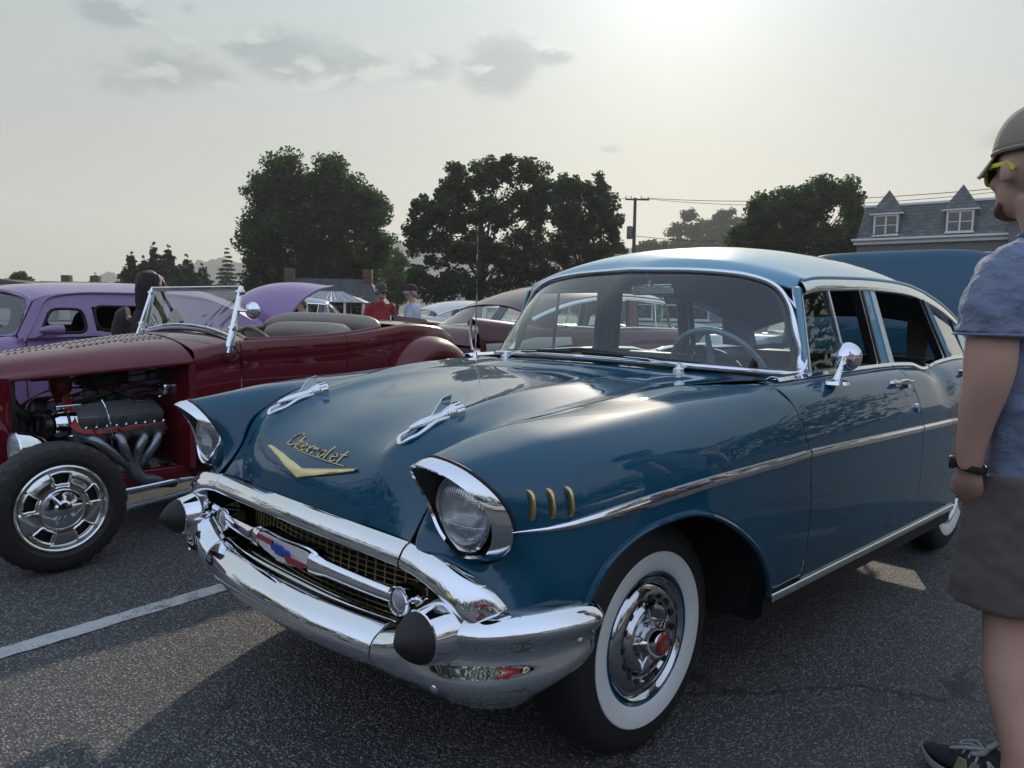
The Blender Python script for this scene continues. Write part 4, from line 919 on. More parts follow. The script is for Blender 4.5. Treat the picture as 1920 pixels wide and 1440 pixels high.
# frame rails, firewall, floor
for s in (1, -1):
    obj('frame_rail', *sweep([(-.25, .30*s, .315), (.2, .36*s, .315), (.78, .425*s, .315), (2.4, .45*s, .315)], rrect(.05, .095, .01), up=(0, 0, 1)), MAR, ROD)
    obj('hairpin_rod', *tube(spl([(.0, .62*s, .315), (.40, .62*s, .309), (.66, .62*s, .320), (.765, .62*s, .312), (.795, .62*s, .292), (.775, .62*s, .266), (.40, .62*s, .218), (.0, .62*s, .17)], 40), .0125, 10), CHR, ROD)
    rp('firewall_side', [[(.765, .40*s, z), (.775, .53*s, z), (.80, .55*s, z)] for z in np.linspace(.36, .985, 6)], MAR)
rp('firewall', [[(.77, y, z) for y in np.linspace(-.42, .42, 5)] for z in (.36, .6, .8, 1.02)], MAR, ref=(2, 0, .7))
rp('floor', [[(x, y, .36) for y in (-.6, 0, .6)] for x in (.8, 3.0)], ENGB, solid=0)
# engine
eg = bpy.data.objects.new('engine', None); COL.objects.link(eg); eg.parent = ROD
obj('engine_block', *box((.47, 0, .52), (.52, .50, .26), 0, .03), ENGB, eg); obj('intake_manifold', *box((.48, 0, .68), (.42, .30, .12), 0, .03), CAST, eg)
for s in (1, -1):
    v, f = box((0, 0, 0), (.46, .135, .085), 0, .018); ca, sa = math.cos(-.42*s), math.sin(-.42*s)
    vc = obj('valve_cover', [(.475+p[0], .315*s+p[1]*ca-p[2]*sa, .672+p[1]*sa+p[2]*ca) for p in v], f, CAST, eg)
    for k in range(6):
        yy = -.05+.02*k; r0 = [(.265, yy, .044), (.69, yy, .044)]; obj('cover_fin', *sweep([(p[0], .315*s+p[1]*ca-p[2]*sa, .672+p[1]*sa+p[2]*ca) for p in r0], rrect(.006, .006, .002)), CAST, vc)
    for xx in (.33, .475, .62):
        r0 = [(xx, s*.069, -.04), (xx, s*.069, .035)]; obj('cover_rib', *sweep([(p[0], .315*s+p[1]*ca-p[2]*sa, .672+p[1]*sa+p[2]*ca) for p in r0], rrect(.03, .012, .004), up=(1, 0, 0)), CAST, vc)
    obj('cylinder_head', *box((.475, .28*s, .585), (.50, .16, .10), 0, .02), CAST, eg)
    for i, x0 in enumerate((.275, .405, .535, .665)):
        tgt = (.475+.02*i, .415*s, .40); pth = spl([(x0, .35*s, .575), (x0+(.03 if i < 3 else -.02), .425*s, .560), (x0*.55+tgt[0]*.45, .445*s, .50), tgt], 16)
        obj('exhaust_header', *tube(pth, .026, 12), HDR, eg)
    obj('header_collector', *tube([(.495, .415*s, .42), (.51, .415*s, .36), (.55, .41*s, .31), (.75, .38*s, .27)], .045, 14), HDR, eg)
    for k in range(4):
        x1 = .30+.125*k; pth = spl([(.30, .06*s, .80), (.27-.008*k, .19*s, .775-.005*k), (.235-.010*k, .33*s, .70-.006*k), (.245-.004*k, .405*s, .625-.005*k), (.30+.05*k, .412*s, .608-.004*k), (x1, .42*s, .615), (x1+.03, .41*s, .575)], 26)
        obj('plug_wire', *tube(pth, .0055, 6), WIRE, eg)
obj('air_cleaner', *lathe([(0, .055), (.10, .055), (.142, .045), (.145, .035), (.145, -.035), (.135, -.045), (0, -.045)], 36, 'z', (.52, 0, .865)), ENGB, eg)
obj('carburettor', *box((.52, 0, .775), (.17, .15, .10), 0, .015), CAST, eg)
for (a, b, c, d) in ((.43, -.07, .775, .02), (.60, -.08, .77, .018), (.52, -.085, .755, .022), (.56, -.07, .80, .014)): obj('carb_fitting', *lathe([(0, -.03), (d, -.03), (d, .0), (d*.6, .012), (0, .012)], 12, 'y', (a, b, c)), CAST, eg)
obj('throttle_rod', *tube([(.60, -.09, .83), (.64, -.10, .72)], .004, 6), CHR, eg)
ds = obj('distributor', *lathe([(.03, -.08), (.045, -.02), (.058, .0), (.058, .06), (.05, .075), (0, .078)], 24, 'z', (.30, 0, .80)), WIRE, eg)
for i in range(10):
    a = 2*math.pi*i/10; obj('cap_tower', *tube([(.30+.045*math.cos(a), .045*math.sin(a), .85), (.30+.048*math.cos(a), .048*math.sin(a), .895)], .010, 8), WIRE if i % 2 else ENGB, ds)
obj('cap_cover', *box((.30, 0, .893), (.10, .10, .018), 0, .006), ENGB, ds); obj('cap_badge', *box((.315, -.05, .897), (.05, .02, .02), 0, .004), CHR, ds)
obj('alternator', *lathe([(0, -.06), (.055, -.06), (.068, -.04), (.068, .045), (.05, .065), (0, .068)], 28, 'x', (.205, -.30, .645)), CHR, eg)
obj('alternator_band', *lathe([(.0695, -.008), (.0705, -.006), (.0705, .006), (.0695, .008)], 28, 'x', (.205, -.30, .645)), ENGB, eg)
for (y, z, r) in ((-.30, .645, .05), (0, .58, .085), (0, .43, .075), (-.17, .55, .05)): obj('pulley', *lathe([(0, -.012), (r*.5, -.012), (r, -.018), (r*.9, 0), (r, .018), (0, .018)], 28, 'x', (.115, y, z)), ENGB, eg)
obj('fan_belt', *tube([(.115, -.30, .70), (.115, 0, .668), (.115, .088, .58), (.115, .08, .43), (.115, -.05, .37), (.115, -.34, .61)], .009, 6, closed=True), HOSE, eg)
hp = spl([(-.01, -.02, .94), (.0, -.06, .86), (.02, -.09, .76), (.07, -.10, .69), (.14, -.08, .66), (.22, -.05, .67)], 64)
obj('radiator_hose', *tube(hp, .031, 14, scale=[1+.06*(i % 2) for i in range(64)]), HOSE, eg)
obj('bracket', *box((.24, -.27, .735), (.16, .03, .02), .2, .005), CHR, eg); obj('water_pump', *box((.17, -.02, .56), (.09, .2, .2), 0, .03), ENGB, eg)
for (x, y, z) in ((.07, -.33, .56), (.10, -.36, .53)): obj('pump_cap', *lathe([(0, -.03), (.03, -.03), (.036, .0), (.02, .03), (0, .03)], 16, 'x', (x, y, z)), CHR, eg)
obj('battery_strut', *tube([(.20, -.33, .59), (.34, -.34, .585)], .013, 8), CHR, eg)
rg = random.Random(12)
for i in range(9):
    x0, y0, z0 = rg.uniform(.15, .5), rg.uniform(-.25, .1), rg.uniform(.72, .86); x1, y1, z1 = rg.uniform(.55, .75), rg.uniform(-.3, .1), rg.uniform(.62, .95)
    obj('engine_line', *tube(spl([(x0, y0, z0), ((x0+x1)/2, (y0+y1)/2-.05, max(z0, z1)+rg.uniform(-.03, .06)), (x1, y1, z1), (.768, y1, z1+.02)], 18), rg.choice((.004, .006, .009)), 6), rg.choice((HOSE, CHR, WIRE, HOSE)), eg)
for i in range(9):
    for s in (1, -1): obj('cover_bolt', *lathe([(0, .006), (.007, .006), (.008, -.004)], 6, 'y', (.27+.052*i, .395*s if s < 0 else .395, .632)), CHR, eg)
for (x, y, z) in ((.70, -.18, .88), (.72, -.30, .80), (.73, -.05, .92)): obj('firewall_fitting', *box((x+.03, y, z), (.05, .07, .06), 0, .01), rg.choice((CAST, CHR, ENGB)), eg)
obj('heater_hose', *tube(spl([(.25, -.10, .70), (.45, -.22, .78), (.62, -.24, .82), (.765, -.22, .80)], 24), .013, 8), HOSE, eg)
obj('dipstick', *tube(spl([(.40, -.40, .50), (.39, -.42, .62), (.37, -.40, .74), (.36, -.385, .77)], 12), .004, 6), CHR, eg)
# headlamps
for s in (1, -1):
    hlp = obj('headlamp', *lathe([(0, .13), (.03, .125), (.062, .09), (.082, .04), (.089, .0), (.092, -.012), (.088, -.020), (.083, -.018)], 36, 'x', (-.10, .56*s, .575)), CHR, ROD)
    obj('lens', *lathe([(0, -.036), (.03, -.034), (.06, -.028), (.083, -.016)], 32, 'x', (-.10, .56*s, .575)), LENS, hlp); obj('lamp_bowl', *lathe([(0, .05), (.05, .03), (.083, -.014)], 24, 'x', (-.10, .56*s, .575)), REFL, hlp)
    obj('lamp_stalk', *tube([(-.09, .56*s, .49), (-.05, .36*s, .40)], .016, 8), CHR, hlp)
obj('front_axle', *tube([(.0, -.68, .31), (0, -.45, .25), (0, .45, .25), (0, .68, .31)], .028, 10), CHR, ROD)
# wheels
def rod_tyre(R, w, n=96):
    prof = [(.66, -.42), (.74, -.52), (.86, -.53), (.945, -.46), (.985, -.36), (1.0, -.18), (1.0, .0), (1.0, .18), (.985, .36), (.945, .46), (.86, .53), (.74, .52), (.66, .42)]
    P = []
    for i in range(n):
        a = 2*math.pi*i/n; row = []
        for k, (r, h) in enumerate(prof):
            rr = r*R
            if k in (4, 8) and i % 3 == 0: rr -= .013
            if k in (5, 7) and i % 3 == 1: rr -= .009
            if k in (3, 9) and i % 3 == 0: rr -= .006
            if k == 6: rr -= .004*(i % 2)
            row.append((rr*math.cos(a), h*w, rr*math.sin(a)))
        P.append(row)
    return gridf(P, True, False)
def rod_wheel(c, s, R, w, rim):
    wh = bpy.data.objects.new('wheel', None); COL.objects.link(wh); wh.parent = ROD; wh.location = c; wh.rotation_euler = (0, .3, 0)
    obj('tyre', *rod_tyre(R, w), RUB, wh, ang=25)
    L = lambda prof, n=72: lathe([(r*rim, h*s) for r, h in prof], n, 'y')
    obj('rim', *L([(1.0, w*.40), (1.01, w*.47), (.975, w*.49), (.945, w*.46), (.93, w*.36), (.90, w*.32)]), ALU, wh, ang=30)
    # slotted disc: polar grid with five openings
    rs = [.90, .86, .80, .72, .62, .56, .50, .42]; hs = [.32, .36, .40, .43, .44, .44, .43, .42]; NA = 120; V = []; F = []
    for i in range(NA):
        a = 2*math.pi*i/NA
        for r, h in zip(rs, hs):
            ph = (a*5/(2*math.pi)) % 1; d = abs(ph-.5)*2; V.append((r*rim*math.cos(a), s*(h*w-(.010*rim/.2 if d < .50 and .55 < r < .87 else 0)), r*rim*math.sin(a)))
    n = len(rs)
    for i in range(NA):
        ph = ((i+.5)*5/NA) % 1; d = abs(ph-.5)*2
        for k in range(n-1):
            rm = (rs[k]+rs[k+1])/2
            if d < .42 and .58 < rm < .83: continue
            F.append((i*n+k, i*n+k+1, ((i+1) % NA)*n+k+1, ((i+1) % NA)*n+k))
    dsk = obj('slotted_disc', V, F, ALU, wh, ang=28, solid=.006)
    for q in range(5):
        a0 = 2*math.pi*(q+.5)/5; dl = .42*.5*2*math.pi/5; pts = []
        for a, r in [(a0-dl, .83), (a0-dl*.5, .845), (a0, .85), (a0+dl*.5, .845), (a0+dl, .83), (a0+dl*.98, .70), (a0+dl*.9, .58), (a0, .565), (a0-dl*.9, .58), (a0-dl*.98, .70)]: pts.append((r*rim*math.cos(a), s*w*.425, r*rim*math.sin(a)))
        obj('slot_lip', *tube(spl(pts, 44, True), .0065*rim/.2, 6, closed=True), ALU, dsk)
    obj('brake_drum', *lathe([(0, s*w*.2), (rim*.8, s*w*.2), (rim*.86, s*w*.1)], 32, 'y'), ENGB, wh)
    hub = obj('hub_cap', *L([(.46, w*.43), (.455, w*.47), (.42, w*.49), (.30, w*.50), (.20, w*.51), (.185, w*.58), (.16, w*.61), (.0, w*.62)]), CHR, wh, ang=28)
    for q in range(3):
        a = 2*math.pi*q/3+.4; obj('spinner_bar', *sweep([(.15*rim*math.cos(a), s*w*.56, .15*rim*math.sin(a)), (.40*rim*math.cos(a), s*w*.51, .40*rim*math.sin(a))], circ(.010*rim/.2, 8), scale=[1.3, .5]), CHR, hub)
for s in (1, -1):
    rod_wheel((0.005, .715*s, .312), s, .312, .155, .206); rod_wheel((2.52, .70*s, .37), s, .37, .22, .20)
# windshield
ws_ = lambda y: 1.0+.0*y
nb, nt = np.array((1.0, -.575, 1.045)), np.array((1.10, -.545, 1.397)); fb_, ft = nb*np.array((1, -1, 1)), nt*np.array((1, -1, 1))
wf = bpy.data.objects.new('windshield', None); COL.objects.link(wf); wf.parent = ROD
for a, b in ((nb, nt), (fb_, ft)):
    obj('windshield_post', *sweep([a-np.array((.0, 0, .03)), a+(b-a)*.1, a+(b-a)*.35, b, b+(b-a)*.035], rrect(.026, .040, .01), up=(1, 0, 0), scale=[1.5, 1.2, 1.0, .8, .6]), CHR, wf, ang=40)
    obj('post_foot', *lathe([(.0, .014), (.030, .012), (.044, .0), (.046, -.02)], 24, 'y', (a[0]-.005, a[1]+(-.012 if a[1] < 0 else .012), a[2]-.03)), CHR, wf)
    for t in (.33, .93):
        p = a+(b-a)*t; obj('post_knob', *tube([p+np.array((0, -.03, 0)), p+np.array((0, .03, 0))], .016, 10), CHR, wf)
obj('windshield_rail', *sweep([nt, ft], rrect(.020, .030, .006)), CHR, wf)
arc = [nb+(nt-nb)*.14+np.array((.0, .02, 0))]
arcp = [(1.03+.0*abs(a), .555*a, 1.10+.058*(1-abs(a)**2.2)) for a in np.linspace(-1, 1, 25)]
obj('lower_rail', *sweep(arcp, rrect(.018, .036, .006)), CHR, wf); obj('rail_seal', *sweep([(p[0], p[1], p[2]-.018) for p in arcp], rrect(.012, .018, .004)), RUB, wf)
for s in (1, -1): obj('side_rail', *sweep([(1.03, .555*s, 1.10), (1.10, .54*s, 1.39)], rrect(.014, .014, .004), up=(1, 0, 0)), CHR, wf)
obj('windshield_pane', *gridf([[np.array(arcp[i])*(1-t)+np.array((1.10, .545*a, 1.395))*t for i, a in enumerate(np.linspace(-1, 1, 25))] for t in np.linspace(0, 1, 5)]), glass('clear_flat_glass', (.60, .64, .64), 1.5), wf)
mm = bpy.data.objects.new('side_mirror', None); COL.objects.link(mm); mm.parent = ROD
obj('mirror_arm', *tube([(1.06, -.575, 1.265), (1.11, -.615, 1.262)], .007, 8), CHR, mm)
e1 = np.array((.35, -.9, 0)); d_ = np.array((.9, .35, .05)); d_ /= np.linalg.norm(d_); e1 = np.cross(d_, (0, 0, 1)); e2 = np.cross(e1, d_); cm_ = np.array((1.10, -.63, 1.265))
obj('mirror_dish', *gridf([[cm_+d_*h+(e1*math.cos(a)+e2*math.sin(a))*r for r, h in ((.0, 0), (.02, .003), (.04, .014), (.051, .028), (.051, .034), (.0, .034))] for a in np.linspace(0, 2*math.pi, 37)[:-1]], True), CHR, mm)
# seats and trim
def roll(name, pts, r, mat, par, sc=None): obj(name, *tube(spl(pts, 36), r, 18, scale=sc), mat, par, ang=80)
sc_ = np.interp(np.linspace(0, 1, 36), [0, .05, .15, .85, .95, 1], [.25, .75, 1, 1, .75, .25])
st = bpy.data.objects.new('bench_seat', None); COL.objects.link(st); st.parent = ROD
roll('seat_bolster', [(1.95, .54, 1.155), (2.10, .40, 1.185), (2.15, .1, 1.19), (2.16, -.2, 1.185), (2.17, -.44, 1.17), (2.16, -.545, 1.155)], .070, TAN, st, sc_)
roll('seat_roll', [(1.92, .48, 1.085), (1.98, .3, 1.105), (2.0, 0, 1.11), (2.0, -.3, 1.105), (1.96, -.48, 1.085)], .082, TAN, st, sc_)
cushion('seat_back', (2.06, 0, .88), (.16, 1.04, .46), .12, TAN, st); cushion('seat_squab', (1.70, 0, .66), (.55, 1.04, .18), 0, TAN, st)
for s in (1, -1):
    obj('door_trim', *gridf([[(x, (float(bsd(x)[2][1])-.045)*s, z) for z in (.5, .8, float(bsd(x)[0][2])-.006)] for x in np.linspace(1.15, 2.1, 10)]), TAN, ROD)
    obj('sill_roll', *tube(spl([(1.12, .555*s, 1.087), (1.45, .60*s, 1.10), (1.85, .612*s, 1.125), (2.12, .60*s, 1.16)], 20), .018, 10), TAN if s > 0 else MAR, ROD)
obj('dash_panel', *gridf([[(1.17, y, z) for y in np.linspace(-.55, .55, 9)] for z in (.86, .98, 1.10)]), MAR, ROD)
obj('cockpit_rim', *tube(spl([(1.12, -.56, 1.085), (1.16, -.40, 1.112), (1.17, 0, 1.135), (1.16, .40, 1.112), (1.12, .56, 1.085)], 30), .016, 10), MAR, ROD)
cs2 = np.array((1.42, -.26, 1.03)); ax2 = np.array((1, 0, .75)); ax2 /= np.linalg.norm(ax2); f1 = np.array((0, 1., 0)); f2 = np.cross(ax2, f1)
stw = bpy.data.objects.new('steering_wheel', None); COL.objects.link(stw); stw.parent = ROD
obj('wheel_rim', *tube([cs2+(f1*math.cos(a)+f2*math.sin(a))*.16 for a in np.linspace(0, 2*math.pi, 37)[:-1]], .012, 8, closed=True), TAN, stw)
for a in (.5, 2.6, 4.71): obj('wheel_spoke', *tube([cs2-ax2*.02, cs2+(f1*math.cos(a)+f2*math.sin(a))*.155], .008, 6), CHR, stw)
obj('steering_column', *tube([cs2, cs2-ax2*.3], .018, 8), CHR, stw)
obj('tail_lamp', *lathe([(0, .02), (.03, .015), (.04, 0)], 16, 'x', (3.14, -.35, .75)), pmat('red_lens', (.4, .01, .01), .15), ROD)
# ================================================================ the lavender coupe
LAV = paint('lavender_lacquer', (.27, .175, .34), metal=.0, rough=.42, coat=.8)
COU = thing('coupe', 'lavender chopped vintage coupe with raised trunk lid behind the maroon roadster', 'car', (0, 5.2, 0), rad(6))
def cp(name, P, mat=LAV, ref=(.4, 0, .6), solid=.004, **k): return panel(name, P, mat, COU, ref=ref, solid=solid, **k)
cw_ = lambda x: pw(x, [-2.35, -2.2, -1.8, -1.2, -.5, .3, 1.1, 1.7, 2.2, 2.55, 2.7], [.30, .55, .74, .82, .86, .88, .87, .83, .74, .58, .40])
cz_ = lambda x: pw(x, [-2.35, -2.1, -1.5, -.8, -.4, .3, 1.0, 1.6, 2.0, 2.4, 2.7], [.72, .88, .99, 1.03, 1.045, 1.06, 1.065, 1.05, .98, .80, .55])
B_ = []
for x in np.concatenate([np.linspace(-2.35, -.5, 16), np.linspace(-.45, 1.0, 12), np.linspace(1.1, 2.7, 16)]):
    w, z = float(cw_(x)), float(cz_(x)); h = [(x, w*.82, z+.0), (x, w*.93, z-.03), (x, w*.985, z-.12), (x, w, z-.28), (x, w*.985, .5), (x, w*.93, .34), (x, w*.85, .30)]
    B_.append(spl(h, 16))
B_ = np.array(B_)
for s in (1, -1): cp('body_side', mir(B_, s), ang=60)
cp('bonnet', [[(x, float(cw_(x))*.82*a, float(cz_(x))+.075*(1-a*a)) for a in np.linspace(-1, 1, 15)] for x in np.linspace(-2.35, -.62, 18)], ang=60)
cp('tail_deck', [[(x, float(cw_(x))*.82*a, float(cz_(x))+.0*(1-a*a)) for a in np.linspace(-1, 1, 9)] for x in np.linspace(2.05, 2.7, 10)], ang=60)
# roof shell and side walls with window openings
rc = [(-.46, 1.385), (-.34, 1.425), (-.1, 1.452), (.3, 1.472), (.75, 1.474), (1.1, 1.445), (1.4, 1.375), (1.62, 1.27), (1.82, 1.12), (1.92, 1.0)]
rd_ = [(-.40, 1.30), (-.33, 1.335), (-.15, 1.368), (.3, 1.385), (.75, 1.380), (1.0, 1.345), (1.2, 1.265), (1.38, 1.165), (1.58, 1.07), (1.70, .98)]
RR = []
for (xa, za), (xb, zb) in zip(rc, rd_):
    row = [(xa*(1-f**3)+xb*f**3, .665*f, za-(za-zb)*f**2.6) for f in (0, .3, .55, .75, .9, 1.0)]; RR.append([mir(p, -1) for p in row[:0:-1]]+row)
cp('roof', loft(RR, 50, 41), ref=(.5, 0, .9), ang=60, solid=.02)
wins = [(-.395, -.075, 1.072, 1.247, .06), (.005, .62, 1.086, 1.272, .07)]
def inside(x, z):
    for k, (x0, x1, z0, z1, r) in enumerate(wins):
        x0s = x0+(max(0, (z-z0))*.55 if k == 0 else 0)
        x1s = x1-(max(0, z-z0)*.9 if k == 1 else 0)
        if x0s < x < x1s and z0 < z < z1: return True
    return False
def wy(x, z): return .672+.15*max(0, (1.36-z))/.30*1.0-.0
NX, NZ = 92, 19; xs_w = np.linspace(-.55, 1.70, NX); V = []; F = []
for i, x in enumerate(xs_w):
    zt = float(pw(x, [a for a, b in rd_], [b for a, b in rd_])) if x > -.40 else 1.30-(-.40-x)*1.6; zb = float(cz_(x))-.01
    for j in range(NZ):
        z = zb+(zt-zb)*j/(NZ-1); V.append((x, wy(x, z), z))
for i in range(NX-1):
    for j in range(NZ-1):
        a = np.mean([V[i*NZ+j], V[(i+1)*NZ+j+1]], 0)
        if inside(a[0], a[2]): continue
        F.append((i*NZ+j, i*NZ+j+1, (i+1)*NZ+j+1, (i+1)*NZ+j))
V = np.array(V); LINER = pmat('black_trim', (.006, .006, .007), .8)
for s in (1, -1):
    Vs = mir(V, s); obj('side_wall', Vs, F, LAV, COU, ang=60); obj('side_liner', Vs-np.array((0, .03*s, 0)), F, LINER, COU)
    for k, (x0, x1, z0, z1, r) in enumerate(wins):
        q = [(x0, z0), (x1, z0), (x1-(.9*(z1-z0) if k == 1 else 0), z1), (x0+(.55*(z1-z0) if k == 0 else 0), z1)]
        pts = []
        for i in range(4):
            a, b, c = np.array(q[i-1]), np.array(q[i]), np.array(q[(i+1) % 4]); u = (a-b)/np.linalg.norm(a-b); v = (c-b)/np.linalg.norm(c-b)
            for t in np.linspace(0, 1, 5): p = (b+u*r*(1-t))*(1-t)+(b+v*r*t)*t; pts.append(p if True else 0)
        lp = [(p[0], (wy(p[0], p[1])-.002)*s, p[1]) for p in pts]; obj('window_seal', *sweep(lp, rrect(.02, .03, .008), closed=True, up=(0, 1, 0)), LINER, COU)
    obj('roof_seam', *tube(spl([(-.52, (wy(0, 1.0)+.004)*s, 1.01), (-.42, (wy(0, 1.16)+.004)*s, 1.16), (-.32, (wy(0, 1.30)+.006)*s, 1.315), (-.15, .684*s, 1.362), (.3, .684*s, 1.381), (.75, .684*s, 1.376), (1.0, .684*s, 1.340), (1.25, .695*s, 1.235)], 40), .008, 6), LAV, COU)
    obj('door_seam', *tube([(.64, (.836)*s, 1.05), (.66, .88*s, .75), (.66, .87*s, .40)], .004, 5), LINER, COU); obj('door_seam', *tube([(-.50, .84*s, 1.04), (-.52, .872*s, .75), (-.5, .86*s, .40)], .004, 5), LINER, COU)
    obj('door_handle', *sweep([(.50, .885*s, .985), (.56, .905*s, .99), (.62, .90*s, .988)], circ(.010, 8), scale=[1, 1, .8]), CHR, COU)
    obj('key_lock', *lathe([(0, .012*s), (.012, .010*s), (.013, 0)], 12, 'y', (.60, .872*s, .93)), CHR, COU)
    cmr = bpy.data.objects.new('door_mirror', None); COL.objects.link(cmr); cmr.parent = COU
    obj('mirror_pod', *sweep(spl([(-.44, .90*s, 1.085), (-.40, .90*s, 1.092), (-.33, .90*s, 1.095), (-.29, .90*s, 1.095), (-.275, .90*s, 1.095)], 14), circ(.045, 14, .04), scale=np.interp(np.linspace(0, 1, 14), [0, .2, .6, .95, 1], [.15, .6, 1.0, .95, .8])), LAV, cmr)
    obj('mirror_foot', *tube([(-.44, .85*s, 1.04), (-.40, .88*s, 1.065), (-.37, .90*s, 1.085)], .014, 8), LAV, cmr)
    for cx in (-1.35, 1.55):
        wv = bpy.data.objects.new('wheel', None); COL.objects.link(wv); wv.parent = COU
        obj('tyre', *lathe([(.20, -.08), (.26, -.095), (.32, -.07), (.335, 0), (.32, .07), (.26, .095), (.20, .08)], 40, 'y', (cx, .76*s, .335)), RUB, wv); obj('hubcap', *lathe([(.2, .085*s), (.12, .10*s), (.05, .11*s), (0, .115*s)], 32, 'y', (cx, .76*s, .335)), CHR, wv)
        obj('arch_rim', *tube([(cx+.40*math.cos(a), (float(cw_(cx))*.99)*s, .36+.38*math.sin(a)) for a in np.linspace(0, math.pi, 20)], .025, 8), LAV, COU)
    obj('seat_back', *sweep(spl([(.40, .33*s, .65), (.44, .33*s, .95), (.47, .33*s, 1.10), (.48, .33*s, 1.19), (.485, .33*s, 1.24)], 18), circ(.06, 12, .22), up=(1, 0, 0), scale=np.interp(np.linspace(0, 1, 18), [0, .6, .8, .92, 1], [1, 1, .92, .7, .2])), LINER, COU)
    obj('windshield_pane', [(-.78, .02*s, 1.055), (-.52, .69*s, 1.055), (-.40, .62*s, 1.315), (-.50, .02*s, 1.375)], [(0, 1, 2, 3)], glass('coupe_glass', (.45, .50, .52), 1.0), COU)
    obj('windshield_frame', *tube(spl([(-.79, .0*s, 1.045), (-.66, .42*s, 1.045), (-.53, .69*s, 1.048), (-.475, .70*s, 1.12), (-.405, .64*s, 1.30), (-.42, .40*s, 1.36), (-.50, 0, 1.385)], 40), .018, 8), LAV, COU)
    obj('wiper', *sweep([(-.72, .16*s, 1.075), (-.66, .30*s, 1.13), (-.60, .44*s, 1.17)], rrect(.012, .02, .004)), LINER, COU)
    obj('headlight', *lathe([(0, -.03), (.07, -.02), (.095, 0), (.10, .03)], 24, 'x', (-2.2, .52*s, .72)), LENS, COU)
obj('centre_bar', *tube([(-.79, 0, 1.05), (-.50, 0, 1.385)], .012, 8), LAV, COU)
obj('bench_back', *box((.95, 0, .88), (.16, 1.2, .5), 0, .05), LINER, COU); cp('cabin_floor', [[(x, y, .35) for y in (-.8, 0, .8)] for x in (-.8, 2.0)], LINER, solid=0)
cp('dash', [[(x, y, z) for y in np.linspace(-.66, .66, 5)] for x, z in ((-.72, 1.04), (-.50, 1.045), (-.42, .95))], LINER)
obj('steering_wheel', *tube([(-.22, -.33+.17*math.cos(a), 1.02+.15*math.sin(a)) for a in np.linspace(0, 2*math.pi, 30)[:-1]], .012, 6, closed=True), LINER, COU)
# raised trunk lid, a domed shell
TL = []
for t in np.linspace(0, 1, 18):
    c = spl([(1.80, 1.15), (1.80, 1.33), (1.92, 1.465), (2.14, 1.55), (2.38, 1.572), (2.62, 1.552)], 0, ts=[t])[0]
    e = spl([(1.74, 1.00), (1.80, 1.11), (1.90, 1.25), (2.06, 1.39), (2.28, 1.49), (2.56, 1.545)], 0, ts=[t])[0]; row = []
    for a in np.linspace(-1, 1, 19):
        k_ = abs(a)**2.2; row.append((c[0]*(1-k_)+e[0]*k_, .60*a*(1-.35*t**3), c[1]*(1-k_)+e[1]*k_))
    TL.append(row)
cp('trunk_lid', TL, ref=(2.6, 0, 1.0), solid=.025, ang=60)
obj('bumper', *sweep(spl([(2.5, -.82, .42), (2.75, -.6, .42), (2.82, 0, .42), (2.75, .6, .42), (2.5, .82, .42)], 24), rrect(.04, .1, .015)), CHR, COU)
# ================================================================ other parked cars: same maker's body in other colours
KEEP = {'hood', 'front_fender', 'cowl', 'front_door', 'rear_door', 'rear_quarter', 'roof', 'windshield', 'windshield_moulding', 'drip_rail', 'window_header', 'front_post', 'centre_post', 'rear_post', 'window_frame', 'vent_divider', 'vent_pane', 'quarter_pane', 'roof_pillar', 'headliner', 'rear_window', 'rear_deck', 'tail_panel', 'rear_bumper', 'floor_pan', 'firewall', 'inner_wing', 'engine_light_blocker', 'fin_edge', 'light_pod', 'tail_light', 'side_spear', 'sill_moulding', 'rocker_panel', 'belt_moulding', 'headlight_bezel', 'headlight_cavity', 'headlight', 'hood_bar', 'fender_bar', 'bumper_bar', 'bumper_wing', 'bumper_bullet', 'rubber_tip', 'grille_backing', 'front_backrest', 'rear_backrest', 'dashboard', 'wheel_arch_lip', 'gravel_pan', 'trunk_floor'}
SKIPW = {'hubcap_slot', 'hubcap_rib', 'badge_lettering', 'hub_badge'}
LIDM = None
SILV = pmat('brushed_silver_panel', (.42, .40, .40), .35, .7, noise=(60, .15))
def base(n): return n.split('.')[0]
